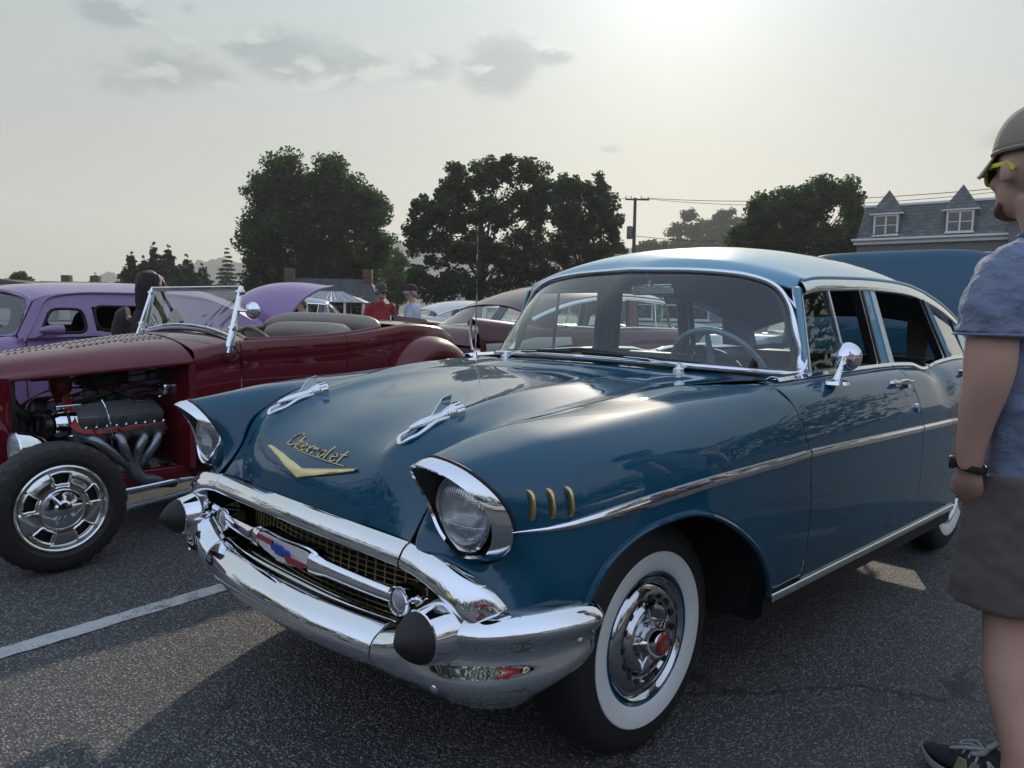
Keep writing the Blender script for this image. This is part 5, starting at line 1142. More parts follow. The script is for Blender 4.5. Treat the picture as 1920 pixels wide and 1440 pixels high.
def parked(label, col, roofc, loc, rz, group=None, open_hood=False, insert=False):
    global LIDM
    r = thing('parked_sedan', label, 'car', loc, rz, group)
    bm_, rm_ = col, roofc
    def cp1(o, par):
        c = o.copy(); COL.objects.link(c); c.parent = par
        for sl_ in c.material_slots:
            if sl_.material in (BLUE, PALE):
                m = bm_ if sl_.material == BLUE else rm_; sl_.link = 'OBJECT'; sl_.material = m
        return c
    for o in list(SED.children):
        b = base(o.name)
        if b == 'wheel':
            w = cp1(o, r)
            for ch in o.children:
                c = cp1(ch, w)
                for g in ch.children:
                    if base(g.name) not in SKIPW: cp1(g, c)
            continue
        if b not in KEEP: continue
        c = cp1(o, r)
        if b == 'hood' and open_hood:
            c.rotation_euler = (0, rad(48), 0); h = Vector((.47, 0, 1.06)); c.location = c.location+h-Matrix.Rotation(rad(48), 4, 'Y')@h
    if LIDM is None:
        G = []
        for t in np.linspace(0, 1, 14):
            x = 3.79+.45*t; z = 1.06-.02*t-.26*max(0, t-.6)**1.5*2.4; G.append([(x+.04*(1-a*a)*t, .66*a, z+.02*(1-a*a)) for a in np.linspace(-1, 1, 15)])
        v, f = gridf(G); LIDM = obj('trunk_lid', v, f, None, None, ang=60).data; LIDM.materials.append(BLUE); bpy.data.objects.remove(bpy.data.objects['trunk_lid.001'] if 'trunk_lid.001' in bpy.data.objects and bpy.data.objects['trunk_lid.001'].data == LIDM else [o for o in bpy.data.objects if o.data == LIDM][0])
    o = bpy.data.objects.new('trunk_lid', LIDM); COL.objects.link(o); o.parent = r; o.location = _off; o.material_slots[0].link = 'OBJECT'; o.material_slots[0].material = bm_
    if insert:
        for s in (1, -1):
            xs = np.linspace(3.0, 4.18, 20); P = [[(x, s*(float(ys(x, z))+.006), z) for z in np.linspace(.98-.16*(4.2-x)/1.2*0, .80+.10*(4.2-x)/1.2, 6)] for x in xs]
            q = panel('silver_insert', P, SILV, r, solid=0); q.location = _off
    return r
MAR2 = paint('dark_red_lacquer', (.075, .012, .018), metal=.15); WHITE = paint('white_lacquer', (.55, .56, .54), metal=0., rough=.4); SILVER = paint('silver_lacquer', (.35, .37, .39), metal=.5); DKG = paint('charcoal_lacquer', (.015, .017, .02), metal=.2); REDP = paint('red_lacquer', (.25, .012, .012), metal=.1); MINT = paint('mint_lacquer', (.32, .46, .42), metal=0.)
GRP = 'vintage sedans parked across the lot'
parked('dark red finned sedan seen behind the maroon roadster\'s tail', MAR2, MAR2, (6.25, 4.3, .06), rad(177), GRP, insert=True)
parked('white sedan with raised hood glimpsed through the blue sedan\'s cabin', WHITE, MINT, (8.3, 1.6, .05), rad(176), GRP, open_hood=True)
parked('silver sedan far off behind the woman with brown hair', SILVER, SILVER, (10.3, 18.6, .05), rad(150), GRP)
parked('white sedan far off behind the man in red', WHITE, WHITE, (14.2, 15.5, .05), rad(175), GRP)
parked('charcoal sedan mirrored in the blue hood, parked opposite', DKG, DKG, (-7.2, 1.9, 0), rad(188), GRP)
parked('red sedan mirrored in the front bumper, parked opposite', REDP, WHITE, (-4.2, -9.0, 0), rad(186), GRP)
parked('white sedan mirrored in the blue doors, parked opposite', WHITE, REDP, (1.6, -9.4, 0), rad(184), GRP)
parked('silver sedan mirrored in the blue doors, beside the white one opposite', SILVER, DKG, (6.2, -9.2, 0), rad(176), GRP)
# ================================================================ the place around
RV = np.array((math.sin(YAW), -math.cos(YAW), 0)); FV = np.array((math.cos(YAW), math.sin(YAW), 0)); CP = np.array((CAM[0], CAM[1], 0))
_R, _U, _D = np.array(_r2), np.array(_u2), np.array(_d)
def _at(px, py, dep):                             # a point of the place: seen along (px, py) of the 1920-wide photograph, dep metres out
    v = _R*((px-960)/FPX)-_U*((py-720)/FPX)+_D; return np.array(CAM)+v*(dep/float(np.dot(v, FV)))
def spot(px, dep): p = _at(px, 560, dep); return np.array((p[0], p[1], 0.))
def hgt(px, py, dep): return float(_at(px, py, dep)[2])
GRASS = pmat('dry_grass', (.05, .06, .028), .9, noise=(.4, .3, 6))
gf = obj('grass_field', *gridf([[(x, y, -.06) for y in (-1180, 60, 1300)] for x in (-1180, 60, 1300)]), GRASS, smooth=False); gf['kind'] = 'structure'
def leaf_mat(name, col, tr=2.2):
    m = bpy.data.materials.new(name); m.use_nodes = True; t = NT(m.node_tree); m.node_tree.nodes.clear()
    tc = t.n('ShaderNodeTexCoord').outputs['Object']; f = t.noise(tc, .9, 3, .6); f2 = t.noise(tc, 6., 2, .5)
    c = t.mix(t.sstep(f, .35, .65), tuple(v*.72 for v in col), tuple(v*1.25 for v in col)); c = t.mix(t.math('MULTIPLY', t.sstep(f2, .5, .75), .35), c, (col[0]*1.9, col[1]*1.45, col[2]*.9))
    d = t.n('ShaderNodeBsdfDiffuse', {'Color': c}); tl = t.n('ShaderNodeBsdfTranslucent', {'Color': t.mix(1.0, c, (tr, tr*1.05, tr*.6), 'MULTIPLY')}); g = t.n('ShaderNodeBsdfGlossy', {'Color': (.6, .65, .6, 1), 'Roughness': .42})
    a = t.n('ShaderNodeMixShader', {0: .5, 1: d.outputs[0], 2: tl.outputs[0]}); b = t.n('ShaderNodeMixShader', {0: .035, 1: a.outputs[0], 2: g.outputs[0]})
    t.n('ShaderNodeOutputMaterial', {'Surface': b.outputs[0]}); return m
LEAFA = leaf_mat('oak_leaves', (.026, .052, .019)); LEAFB = leaf_mat('maple_leaves', (.024, .047, .017)); LEAFC = leaf_mat('conifer_needles', (.018, .040, .020), 1.2); LEAFD = leaf_mat('pale_leaves', (.048, .072, .024))
BARK = pmat('bark', (.035, .028, .022), .9, noise=(3, .3), bump=(8, .6))
def leaves(rng, centers, rad_, n, size, flat=.8):
    k = len(centers); w = rad_**2; idx = rng.choice(k, n, p=w/w.sum()); d = rng.normal(size=(n, 3)); ln = np.linalg.norm(d, axis=1)[:, None]; d = d/ln*np.minimum(ln, 2.1)
    P = centers[idx]+d*(rad_[idx]*.5)[:, None]*np.array((1, 1, flat))
    a = rng.normal(size=(n, 3))*np.array((1, 1, .6)); a /= np.linalg.norm(a, axis=1)[:, None]; b = np.cross(a, rng.normal(size=(n, 3))); b /= np.linalg.norm(b, axis=1)[:, None]
    s = (size*(.4+1.2*rng.random(n)**1.5))[:, None]; V = np.stack([P-a*s*.5, P+b*s*.34+a*s*.05, P+a*s*.5, P-b*s*.34+a*s*.05], 1).reshape(-1, 3)
    return V, np.arange(n*4).reshape(n, 4)
def fast_mesh(name, V, F, mat, parent):
    me = bpy.data.meshes.new(name); n, k = F.shape; me.vertices.add(len(V)); me.vertices.foreach_set('co', np.asarray(V, np.float32).ravel()); me.loops.add(n*k); me.loops.foreach_set('vertex_index', F.astype(np.int32).ravel())
    me.polygons.add(n); me.polygons.foreach_set('loop_start', np.arange(0, n*k, k, dtype=np.int32)); me.update(calc_edges=True); me.materials.append(mat)
    o = bpy.data.objects.new(name, me); COL.objects.link(o); o.parent = parent; return o
def tree(name, label, px, dep, lobes, leafm, n, size, seed, trunk_r=.35, group='trees behind the parking lot', dens=16, gap=1.0):
    """lobes: (px, py, radius px) seen from the lot, given depth by a spread along the view"""
    rng = np.random.default_rng(seed); b = spot(px, dep); t = thing(name, label, 'tree', tuple(b), 0, group)
    cen = []; rr = []
    for lx, ly, lr in lobes:
        c = RV*((lx-px)/FPX*dep); R_ = lr/FPX*dep; z = hgt(lx, ly, dep); dz = rng.uniform(-.5, .5)*R_*1.6
        for q in range(dens):
            d = rng.normal(size=3); d /= np.linalg.norm(d); k = R_*(.25+.72*rng.random()**.6); cen.append(c+FV*dz+np.array((0, 0, z))+d*k*np.array((1, 1, .9))); rr.append(R_*rng.uniform(.30, .62)*gap)
    cen = np.array(cen); rr = np.array(rr); V, F = leaves(rng, cen, rr, n, size); fast_mesh('crown', V, F, leafm, t)
    m = MB(); zt = cen[:, 2].mean(); zb = cen[:, 2].min()
    top = np.array((cen[:, 0].mean()*.6, cen[:, 1].mean()*.6, zt+.25*(cen[:, 2].max()-zt))); trk = spl([(0, 0, -.1), (top[0]*.1, top[1]*.1, zb*.5), (top[0]*.5, top[1]*.5, zt*.75), top], 14); m.add(*tube(trk, trunk_r, 9, scale=np.linspace(1.1, .25, 14)))
    for c in cen[rng.permutation(len(cen))[:min(len(cen), 46)]]:
        i = int(np.clip(rng.integers(4, 12), 0, 13)); a = trk[i]; mid = a*.5+c*.5+np.array((0, 0, .12*np.linalg.norm(c-a)))*rng.uniform(-.3, 1); m.add(*tube(spl([a, mid, c], 7), trunk_r*.34*(1-i/18), 5, scale=np.linspace(1, .15, 7)))
    m.build('trunk', BARK, t, ang=80); return t
tree('oak_tree', 'broad dark green tree, left of the two big ones behind the lot', 593, 60, [(545, 335, 44), (505, 360, 40), (610, 345, 46), (650, 380, 46), (690, 385, 36), (490, 415, 42), (555, 410, 56), (625, 425, 56), (700, 435, 40), (500, 470, 48), (570, 475, 56), (640, 485, 54), (700, 480, 36), (510, 530, 46), (580, 535, 50), (660, 535, 46), (470, 500, 30), (475, 545, 34)], LEAFA, 95000, .25, 3, dens=20)
tree('maple_tree', 'tall airy maple with sky between its leaves, right of the oak', 900, 54, [(850, 345, 44), (905, 330, 40), (950, 312, 30), (985, 345, 44), (800, 390, 38), (850, 400, 46), (920, 395, 48), (985, 410, 46), (790, 450, 36), (840, 470, 46), (910, 470, 48), (980, 480, 46), (800, 525, 46), (870, 540, 50), (950, 545, 50), (1020, 530, 46), (1010, 375, 30), (780, 420, 26)], LEAFB, 60000, .24, 5, gap=.66, dens=24)
tree('maple_tree', 'lower maple joined to the tall one beside the utility pole', 1095, 56, [(1060, 350, 30), (1095, 350, 32), (1125, 375, 30), (1050, 400, 40), (1100, 410, 40), (1140, 420, 28), (1060, 460, 44), (1120, 470, 40), (1150, 470, 26), (1080, 520, 48), (1145, 520, 34), (1040, 550, 46), (1110, 560, 46)], LEAFB, 42000, .24, 7, .28, gap=.75, dens=20)
tree('dense_tree', 'dense dark tree beside the grey mansard house', 1500, 54, [(1520, 365, 34), (1480, 375, 34), (1440, 385, 30), (1560, 375, 34), (1600, 395, 28), (1410, 410, 30), (1450, 425, 42), (1510, 420, 46), (1575, 425, 44), (1612, 420, 18), (1400, 455, 36), (1470, 465, 46), (1550, 465, 46), (1590, 455, 30), (1440, 510, 50), (1540, 510, 50)], LEAFA, 70000, .22, 9)
tree('distant_tree', 'hazy rounded tree right of the utility pole', 1283, 240, [(1283, 405, 16), (1270, 430, 20), (1298, 430, 20), (1265, 460, 20), (1290, 465, 26), (1310, 465, 18), (1285, 500, 30)], LEAFA, 14000, .8, 11, .5)
tree('distant_tree', 'wider hazy tree half behind the dense dark tree', 1350, 225, [(1345, 408, 16), (1365, 405, 16), (1330, 430, 20), (1360, 435, 24), (1385, 425, 18), (1330, 465, 24), (1370, 465, 28), (1350, 505, 34), (1390, 480, 24)], LEAFA, 16000, .75, 13, .5)
tree('distant_tree', 'low hazy tree at the foot of the utility pole', 1222, 200, [(1215, 462, 14), (1240, 466, 14), (1195, 475, 14), (1225, 490, 22), (1255, 485, 18)], LEAFA, 6000, .8, 15, .3)
tree('garden_tree', 'pale green tree filling the gap between oak and maple', 745, 80, [(735, 485, 22), (755, 500, 20), (725, 520, 26), (750, 545, 28), (770, 530, 22), (715, 560, 26)], LEAFD, 9000, .33, 17, .2)
tree('garden_tree', 'small dark tree behind the far left rooftops', 45, 70, [(35, 520, 12), (50, 526, 12), (22, 530, 10), (62, 532, 9), (40, 545, 18), (60, 552, 14)], LEAFA, 5000, .24, 19, .12)
tree('garden_tree', 'leafy tree peeping out behind the mansard house', 1890, 56, [(1880, 385, 16), (1905, 380, 18), (1890, 410, 22), (1915, 420, 26), (1890, 445, 26)], LEAFA, 9000, .26, 21, .2)
for i, (px, tp, w, lab) in enumerate([(247, 468, 26, 'leftmost pointed evergreen of the clump behind the lavender coupe'), (291, 452, 28, 'tallest pointed evergreen of the clump behind the lavender coupe'), (318, 456, 26, 'pointed evergreen close right of the tallest one'), (352, 474, 32, 'shorter rounded evergreen at the right end of the clump'), (272, 476, 28, 'low evergreen between the first two pointed ones'), (380, 490, 30, 'low bushy evergreen right of the clump')]):
    L = [(px, tp+5, 3)]+[(px+rr_*w*.85, tp+9+j*6.5, 3+w*.045*j) for j in range(1, 15) for rr_ in ((-j/14, .1, j/14) if j % 2 else (-.6*j/14, .7*j/14))]
    tree('evergreen_tree', lab, px, 72+i*2, L, LEAFC, 18000, .22, 31+i, .14, 'evergreens behind the coupe', 5, 1.25)
def spruce(px, tp, dep, wpx, label, seed):
    rng = np.random.default_rng(seed); b = spot(px, dep); t = thing('spruce_tree', label, 'tree', tuple(b), 0); H = hgt(px, tp, dep); W_ = wpx/FPX*dep; C_, R_ = [], []
    for k in range(16):
        z = H*(.97-.058*k); r = W_*(.06+.055*k)
        for q in range(5+k):
            a = rng.random()*6.28; u = rng.random()**.6; C_.append((r*u*math.cos(a), r*u*math.sin(a), z-.16*r*u)); R_.append(.30*W_*(.3+.06*k))
    V, F = leaves(rng, np.array(C_), np.array(R_), 12000, .035*H, .30); fast_mesh('crown', V, F, LEAFC, t); obj('trunk', *tube([(0, 0, 0), (0, 0, H*.98)], .25, 7, scale=[1, .1]), BARK, t)
spruce(427, 462, 130, 34, 'layered spruce standing alone left of the big oak', 41); spruce(180, 510, 150, 18, 'small distant spruce on the hill foot', 43)
# hills
def ridge(name, pts, dep, seed, col, rough_):
    rng = np.random.default_rng(seed); px = np.arange(-500, 2500, 5.0); top = pw(px, [p[0] for p in pts], [p[1] for p in pts]); nz = np.convolve(rng.normal(size=len(px)+8), [.1, .2, .4, .2, .1], 'same')[4:-4]; nz2 = np.repeat(rng.normal(size=len(px)//6+2), 6)[:len(px)]; G = []
    for k, (dz, dd) in enumerate(((0, -.06), (.45, -.03), (.8, -.012), (1, 0), (.9, .05), (.4, .15))):
        G.append([spot(x, dep*(1+dd))+np.array((0, 0, max(-2, hgt(x, t+(a*rough_+b_*rough_*.5)*min(1, dz*1.2), dep)*dz-(2 if dz == 0 else 0)))) for x, t, a, b_ in zip(px, top, nz, nz2)])
    o = obj(name, *gridf(G), pmat(name+'_woods', col, .95, noise=(.03, .4, 6), bump=(.12, 1.)), None, ang=180); o['kind'] = 'structure'
ridge('hills', [(-500, 528), (0, 536), (140, 530), (200, 513), (260, 506), (330, 494), (400, 486), (470, 481), (620, 468), (745, 456), (900, 452), (1150, 462), (1300, 458), (1700, 470), (2500, 480)], 1000, 5, (.030, .045, .022), 5)
# utility pole and wires
WOODP = pmat('weathered_pole', (.075, .062, .05), .85, bump=(30, .4))
pb = spot(1186, 62); POLE = thing('utility_pole', 'wooden utility pole with crossarm and transformer above the blue roof', 'pole', tuple(pb)); ph = hgt(1184, 371, 62)
obj('mast', *tube([(0, 0, 0), (-.05, .04, ph)], .15, 10, scale=[1.15, .8]), WOODP, POLE)
ca_ = RV*.85; obj('crossarm', *sweep([tuple(-ca_+np.array((0, 0, ph-.12))), tuple(ca_*1.25+np.array((0, 0, ph-.12)))], rrect(.1, .13, .01)), WOODP, POLE)
for k in (-.95, -.45, .5, 1.15): p = ca_*k+np.array((0, 0, ph-.05)); obj('insulator', *lathe([(.0, .2), (.04, .19), (.055, .12), (.03, .08), (.05, .04), (.03, 0)], 10, 'z', tuple(p)), pmat('grey_porcelain', (.3, .3, .3), .3), POLE)
tp_ = -RV*.42+np.array((0, 0, ph-2.75)); obj('transformer', *lathe([(0, -.5), (.22, -.5), (.24, -.42), (.24, .42), (.20, .5), (0, .52)], 20, 'z', tuple(tp_)), pmat('grey_steel', (.10, .11, .12), .5, .3), POLE); obj('transformer_bracket', *tube([tuple(tp_), (0, 0, ph-2.7)], .05, 6), pmat('grey_steel', (.1, .1, .1), .5), POLE)
CAB = pmat('black_cable', (.02, .02, .022), .6)
def wire(a, b, sag, r, lab):
    P = [np.array(a)*(1-t)+np.array(b)*t-np.array((0, 0, sag*4*t*(1-t))) for t in np.linspace(0, 1, 24)]; tag(obj('overhead_wire', *tube(P, r, 5), CAB, None), lab, 'wire', 'wires on the utility pole')
top = pb+np.array((0, 0, ph)); e1 = spot(1960, 42)+np.array((0, 0, hgt(1960, 342, 42)))
wire(top+ca_*1.15, e1, .55, .022, 'upper overhead wire running right from the pole past the dormers'); wire(top+ca_*.5, e1+np.array((.6, .5, -.05)), .8, .018, 'second overhead wire running right just below the upper one')
wire(top-ca_*.9, spot(700, 95)+np.array((0, 0, hgt(700, 440, 95))), .8, .02, 'overhead wire running left from the crossarm into the maple'); wire(top-np.array((0, 0, 3.0)), spot(1700, 40)+np.array((0, 0, 6.0)), .5, .022, 'low cable running right from the transformer towards the mansard house')
# ---- houses
SLATE = None
def siding(name, col, step, vert=False, rough=.75):
    m = bpy.data.materials.new(name); m.use_nodes = True; t = NT(m.node_tree); m.node_tree.nodes.clear(); tc = t.n('ShaderNodeTexCoord').outputs['Object']; sp = t.n('ShaderNodeSeparateXYZ', {0: tc})
    z = t.math('FRACT', t.math('DIVIDE', sp.outputs[2], step)); row = t.math('FLOOR', t.math('DIVIDE', sp.outputs[2], step))
    xx = t.math('FRACT', t.math('ADD', t.math('DIVIDE', sp.outputs[0], step*1.3), t.math('MULTIPLY', row, .37))) if vert else None
    cell = t.n('ShaderNodeCombineXYZ', {0: t.math('FLOOR', t.math('ADD', t.math('DIVIDE', sp.outputs[0], step*1.3), t.math('MULTIPLY', row, .37))), 1: row, 2: 0.}).outputs[0]; wn = t.n('ShaderNodeTexWhiteNoise', {'Vector': cell}).outputs['Value']
    k = t.math('ADD', .78, t.math('MULTIPLY', wn if vert else t.noise(tc, 1.2, 4), .45)); c = t.mix(1.0, col, t.n('ShaderNodeCombineColor', {0: k, 1: k, 2: k}).outputs[0], 'MULTIPLY')
    h = t.sstep(z, .0, .18)
    if vert: h = t.math('MINIMUM', h, t.sstep(xx, 0., .12))
    b = t.n('ShaderNodeBump', {'Height': h, 'Strength': .9, 'Distance': .03}); p = t.n('ShaderNodeBsdfPrincipled', {'Base Color': c, 'Roughness': rough, 'Normal': b.outputs[0]}); t.n('ShaderNodeOutputMaterial', {'Surface': p.outputs[0]}); return m
SLATE = siding('grey_slate_shingles', (.115, .125, .13), .22, True); CLAP = siding('grey_clapboard', (.14, .15, .155), .14); WTRIM = pmat('white_trim_paint', (.62, .62, .60), .55, noise=(4, .08)); WSID = siding('white_clapboard', (.50, .50, .47), .15); DKROOF = siding('dark_asphalt_shingles', (.045, .047, .052), .18, True); BRICK = siding('brown_brick', (.11, .06, .045), .075, True); SEAM = pmat('galvanised_roofing', (.40, .42, .44), .45, .4, noise=(2, .15)); BROWN = siding('brown_shingles', (.10, .075, .06), .18, True)
DARKG = glass('house_glass', (.10, .11, .12), 1.2); CURT = pmat('dim_room', (.03, .03, .03), .9)
def window(par, x, z, w, h, y=0., n=2, fr=.07):
    f = MB()
    for bx in (x-w/2, x+w/2): f.add(*box((bx, y-.03, z), (fr, .08, h+fr)))
    for bz in (z-h/2, z+h/2): f.add(*box((x, y-.032, bz), (w+fr*1.4, .085, fr)))
    for k in range(1, n): f.add(*box((x-w/2+w*k/n, y-.028, z), (fr*.9, .07, h)))
    wi = f.build('window', WTRIM, par, smooth=False)
    for k in range(n):
        cx = x-w/2+w*(k+.5)/n
        for dz in (-.25, .25): obj('pane', *box((cx, y+.005, z+dz*h), (w/n-.06, .02, h/2-.05)), DARKG, wi, smooth=False)
        obj('sash_bar', *box((cx, y-.015, z), (w/n, .05, .05)), WTRIM, wi, smooth=False)
    obj('sill', *box((x, y-.08, z-h/2-.06), (w+.24, .16, .06)), WTRIM, wi, smooth=False); return wi
PL, PR = spot(1600, 48), spot(1886, 43); dv = PR-PL; Lh = float(np.linalg.norm(dv)); rzh = math.atan2(dv[1], dv[0])
MH = thing('mansard_house', 'grey slate mansard house with two pointed dormers at right', 'house', tuple(PL), rzh)
# local: x along the facade, +y away from the viewer
obj('wall', *box((Lh/2, 4.0, 3.1), (Lh, 7.9, 6.2)), CLAP, MH, smooth=False)
z0, z1, bk = 6.38, 8.40, .62
mr_ = MB().add([(-.05, -.0, z0), (Lh+.05, -.0, z0), (Lh-bk*.4, bk, z1), (bk*.4, bk, z1), (-.05, 8, z0), (Lh+.05, 8, z0), (Lh-bk*.4, 8-bk, z1), (bk*.4, 8-bk, z1)], [(0, 1, 2, 3), (1, 5, 6, 2), (4, 0, 3, 7), (5, 4, 7, 6), (3, 2, 6, 7)]); rf_ = mr_.build('roof', SLATE, MH, smooth=False)
obj('cornice', *box((Lh/2, -.10, z0-.08), (Lh+.5, .55, .14), 0, .03), WTRIM, MH); obj('eave_board', *box((Lh/2, -.02, z0-.26), (Lh+.3, .3, .20)), WTRIM, MH, smooth=False)
obj('roof_curb', *box((Lh/2, bk+.0, z1+.02), (Lh-.3, .18, .16), 0, .03), WTRIM, rf_)
for u in (1.62, 5.55):
    dm = bpy.data.objects.new('dormer', None); COL.objects.link(dm); dm.parent = MH; w = .78
    obj('dormer_wall', *box((u, .42, 7.12), (w*2-.02, .9, 1.46)), SLATE, dm, smooth=False)
    obj('dormer_roof', [(u-w-.13, -.16, 7.86), (u+w+.13, -.16, 7.86), (u+w+.13, 1.2, 7.86), (u-w-.13, 1.2, 7.86), (u, .35, 9.32)], [(0, 1, 4), (1, 2, 4), (2, 3, 4), (3, 0, 4), (3, 2, 1, 0)], SLATE, dm, smooth=False)
    obj('dormer_eave', *box((u, -.06, 7.83), (w*2+.36, .28, .09), 0, .02), WTRIM, dm); obj('finial', *tube([(u, .35, 9.25), (u, .35, 9.62)], .03, 6, scale=[1, .2]), WTRIM, dm); window(dm, u, 7.15, 1.28, 1.16, -.04, 2, .10)
for u in (1.0, 3.0, 5.0, 7.0):
    for z in (1.8, 4.6): window(MH, u, z, .95, 1.5, -.02, 1)
obj('bay_cornice', *box((Lh+.5, -.35, 7.02), (1.3, 1.0, .16), 0, .03), WTRIM, MH); obj('bay', *box((Lh+.5, -.15, 3.4), (1.1, .8, 6.9)), CLAP, MH, smooth=False)
for x_ in (2.4, 3.9): obj('vent_pipe', *tube([(x_, 2, z1), (x_, 2, z1+.55)], .04, 6), WTRIM, MH)
# brick chimney house with porch
hb = spot(520, 50); CH = thing('cottage', 'low dark-roofed cottage with two brick chimneys and metal porch roof', 'house', tuple(hb), math.atan2(RV[1], RV[0])); sc_m = 50/FPX; Wd = (672-512)*sc_m; zr = hgt(600, 519, 50); ze = hgt(600, 566, 50)
obj('wall', *box((Wd/2, 2.6, ze/2), (Wd-.3, 4.4, ze)), BRICK, CH, smooth=False)
obj('roof', [(-.2, -.1, ze), (Wd+1.2, -.1, ze), (Wd-.1, 2.6, zr), (.2, 2.6, zr), (-.2, 5.2, ze), (Wd+1.0, 5.2, ze)], [(0, 1, 2, 3), (5, 4, 3, 2), (4, 0, 3), (1, 5, 2)], DKROOF, CH, smooth=False)
for cx in (.12, Wd-.15): obj('chimney', *box((cx, 2.4, zr+.05), (.58, .7, 1.2), 0, .02), BRICK, CH)
px0, px1 = (553-520)*sc_m, (697-520)*sc_m; zp0, zp1 = hgt(600, 566, 48.5), hgt(600, 546, 48.5); pr_ = obj('porch_roof', [(px0, -2.2, zp0), (px1, -2.2, zp0), (px1-1.8, -.5, zp1), (px0+1.5, -.5, zp1), (px0, 0, zp0), (px1, 0, zp0)], [(0, 1, 2, 3), (1, 5, 2), (4, 0, 3), (5, 4, 3, 2)], SEAM, CH, smooth=False)
for k in range(15):
    t = (k+.5)/15; a = np.array((px0+(px1-px0)*t, -2.2, zp0+.02)); b = np.array((px0+1.5+(px1-1.8-px0-1.5)*t, -.5, zp1+.02)); obj('roof_seam', *tube([a, b], .035, 4), WTRIM if k % 2 else SEAM, pr_)
for cx in np.linspace(px0+.15, px1-.15, 5): obj('porch_post', *box((cx, -2.05, zp0/2), (.14, .14, zp0)), WTRIM, CH, smooth=False)
for cx in (1.2, 2.4, 4.0, 5.1): window(CH, cx, 1.55, .7, 1.2, .38, 1)
# houses at far left
hb = spot(92, 62); WH = thing('white_house', 'white clapboard house with two chimneys seen over the lavender coupe', 'house', tuple(hb), math.atan2(RV[1], RV[0])+.15); s6 = 62/FPX; zr = hgt(110, 525, 62); Wd = 66*s6
obj('wall', *box((Wd*.45, 3, 1.6), (Wd+1.2, 5.4, 3.2)), WSID, WH, smooth=False); obj('roof', [(-.6, .0, 3.0), (Wd+1.0, .0, 3.0), (Wd+.7, 3.0, zr), (-.1, 3.0, zr), (-.6, 6, 3.0), (Wd+1, 6, 3.0)], [(0, 1, 2, 3), (5, 4, 3, 2), (4, 0, 3), (1, 5, 2)], DKROOF, WH, smooth=False)
for cx in (.35, Wd-.25): obj('chimney', *box((cx, 2.6, zr+.1), (.7, .6, .8)), BRICK, WH, smooth=False)
for cx in (.2, 1.9, 2.9): window(WH, cx, 1.7, .7, 1.3, .26, 1)
obj('door', *box((1.05, .25, 1.15), (.9, .06, 2.2)), WTRIM, WH, smooth=False)
hb = spot(-40, 58); BH = thing('brown_house', 'brown roofed house cut off by the left edge', 'house', tuple(hb), math.atan2(RV[1], RV[0])); zr = hgt(0, 522, 58); obj('wall', *box((1.5, 3, 1.5), (3.6, 5, 3.0)), WSID, BH, smooth=False); obj('roof', [(-2, 0, zr-.2), (1.4, 0, zr), (3.6, 0, 2.9), (-2, 6, zr-.2), (1.4, 6, zr), (3.6, 6, 2.9), (-2, 0, 2.9), (-2, 6, 2.9)], [(0, 6, 2, 1), (1, 2, 5, 4), (0, 1, 4, 3), (4, 5, 7, 3)], BROWN, BH, smooth=False)
hb = spot(1178, 38); GH = thing('grey_house', 'grey clapboard house with white window trim seen through the windshield', 'house', tuple(hb), math.atan2(RV[1], RV[0])); obj('wall', *box((3.0, 3, 1.7), (6.4, 6, 3.4)), CLAP, GH, smooth=False); obj('roof', [(-.4, -.3, 3.3), (6.4, -.3, 3.3), (6.4, 3, 4.6), (-.4, 3, 4.6), (-.4, 6.3, 3.3), (6.4, 6.3, 3.3)], [(0, 1, 2, 3), (5, 4, 3, 2), (0, 3, 4), (1, 5, 2)], DKROOF, GH, smooth=False)
for cx in (.8, 2.1, 3.6, 5.2): window(GH, cx, 1.9, .8, 1.4, -.02, 1)
obj('belt_board', *box((3, -.04, .95), (6.4, .08, .16)), WTRIM, GH, smooth=False)
# unseen tree band added behind the viewer to darken reflections in the paintwork
rng = np.random.default_rng(77); C_, R_ = [], []
for az in np.arange(118, 338, 1.7):
    d_ = rng.uniform(36, 46); top_ = rng.uniform(6.5, 12.5)
    for q in range(7): C_.append((d_*math.cos(rad(az))+rng.normal()*1.5, d_*math.sin(rad(az))+rng.normal()*1.5, top_*(.12+.8*q/6))); R_.append(rng.uniform(1.4, 2.6))
V, F = leaves(rng, np.array(C_), np.array(R_), 70000, .55); wd = fast_mesh('added_tree_band', V, F, LEAFA, None); wd['kind'] = 'stuff'
# ---- haze
hz = obj('haze', *box((60, 60, 75), (2500, 2500, 152)), None, None, smooth=False); hz['kind'] = 'stuff'
m = bpy.data.materials.new('haze_air'); m.use_nodes = True; t = NT(m.node_tree); m.node_tree.nodes.clear()
pv = t.n('ShaderNodeVolumePrincipled', {'Color': (.97, .985, 1.0, 1), 'Density': .00055, 'Anisotropy': .3}); t.n('ShaderNodeOutputMaterial', {'Volume': pv.outputs[0]}); hz.data.materials.append(m)
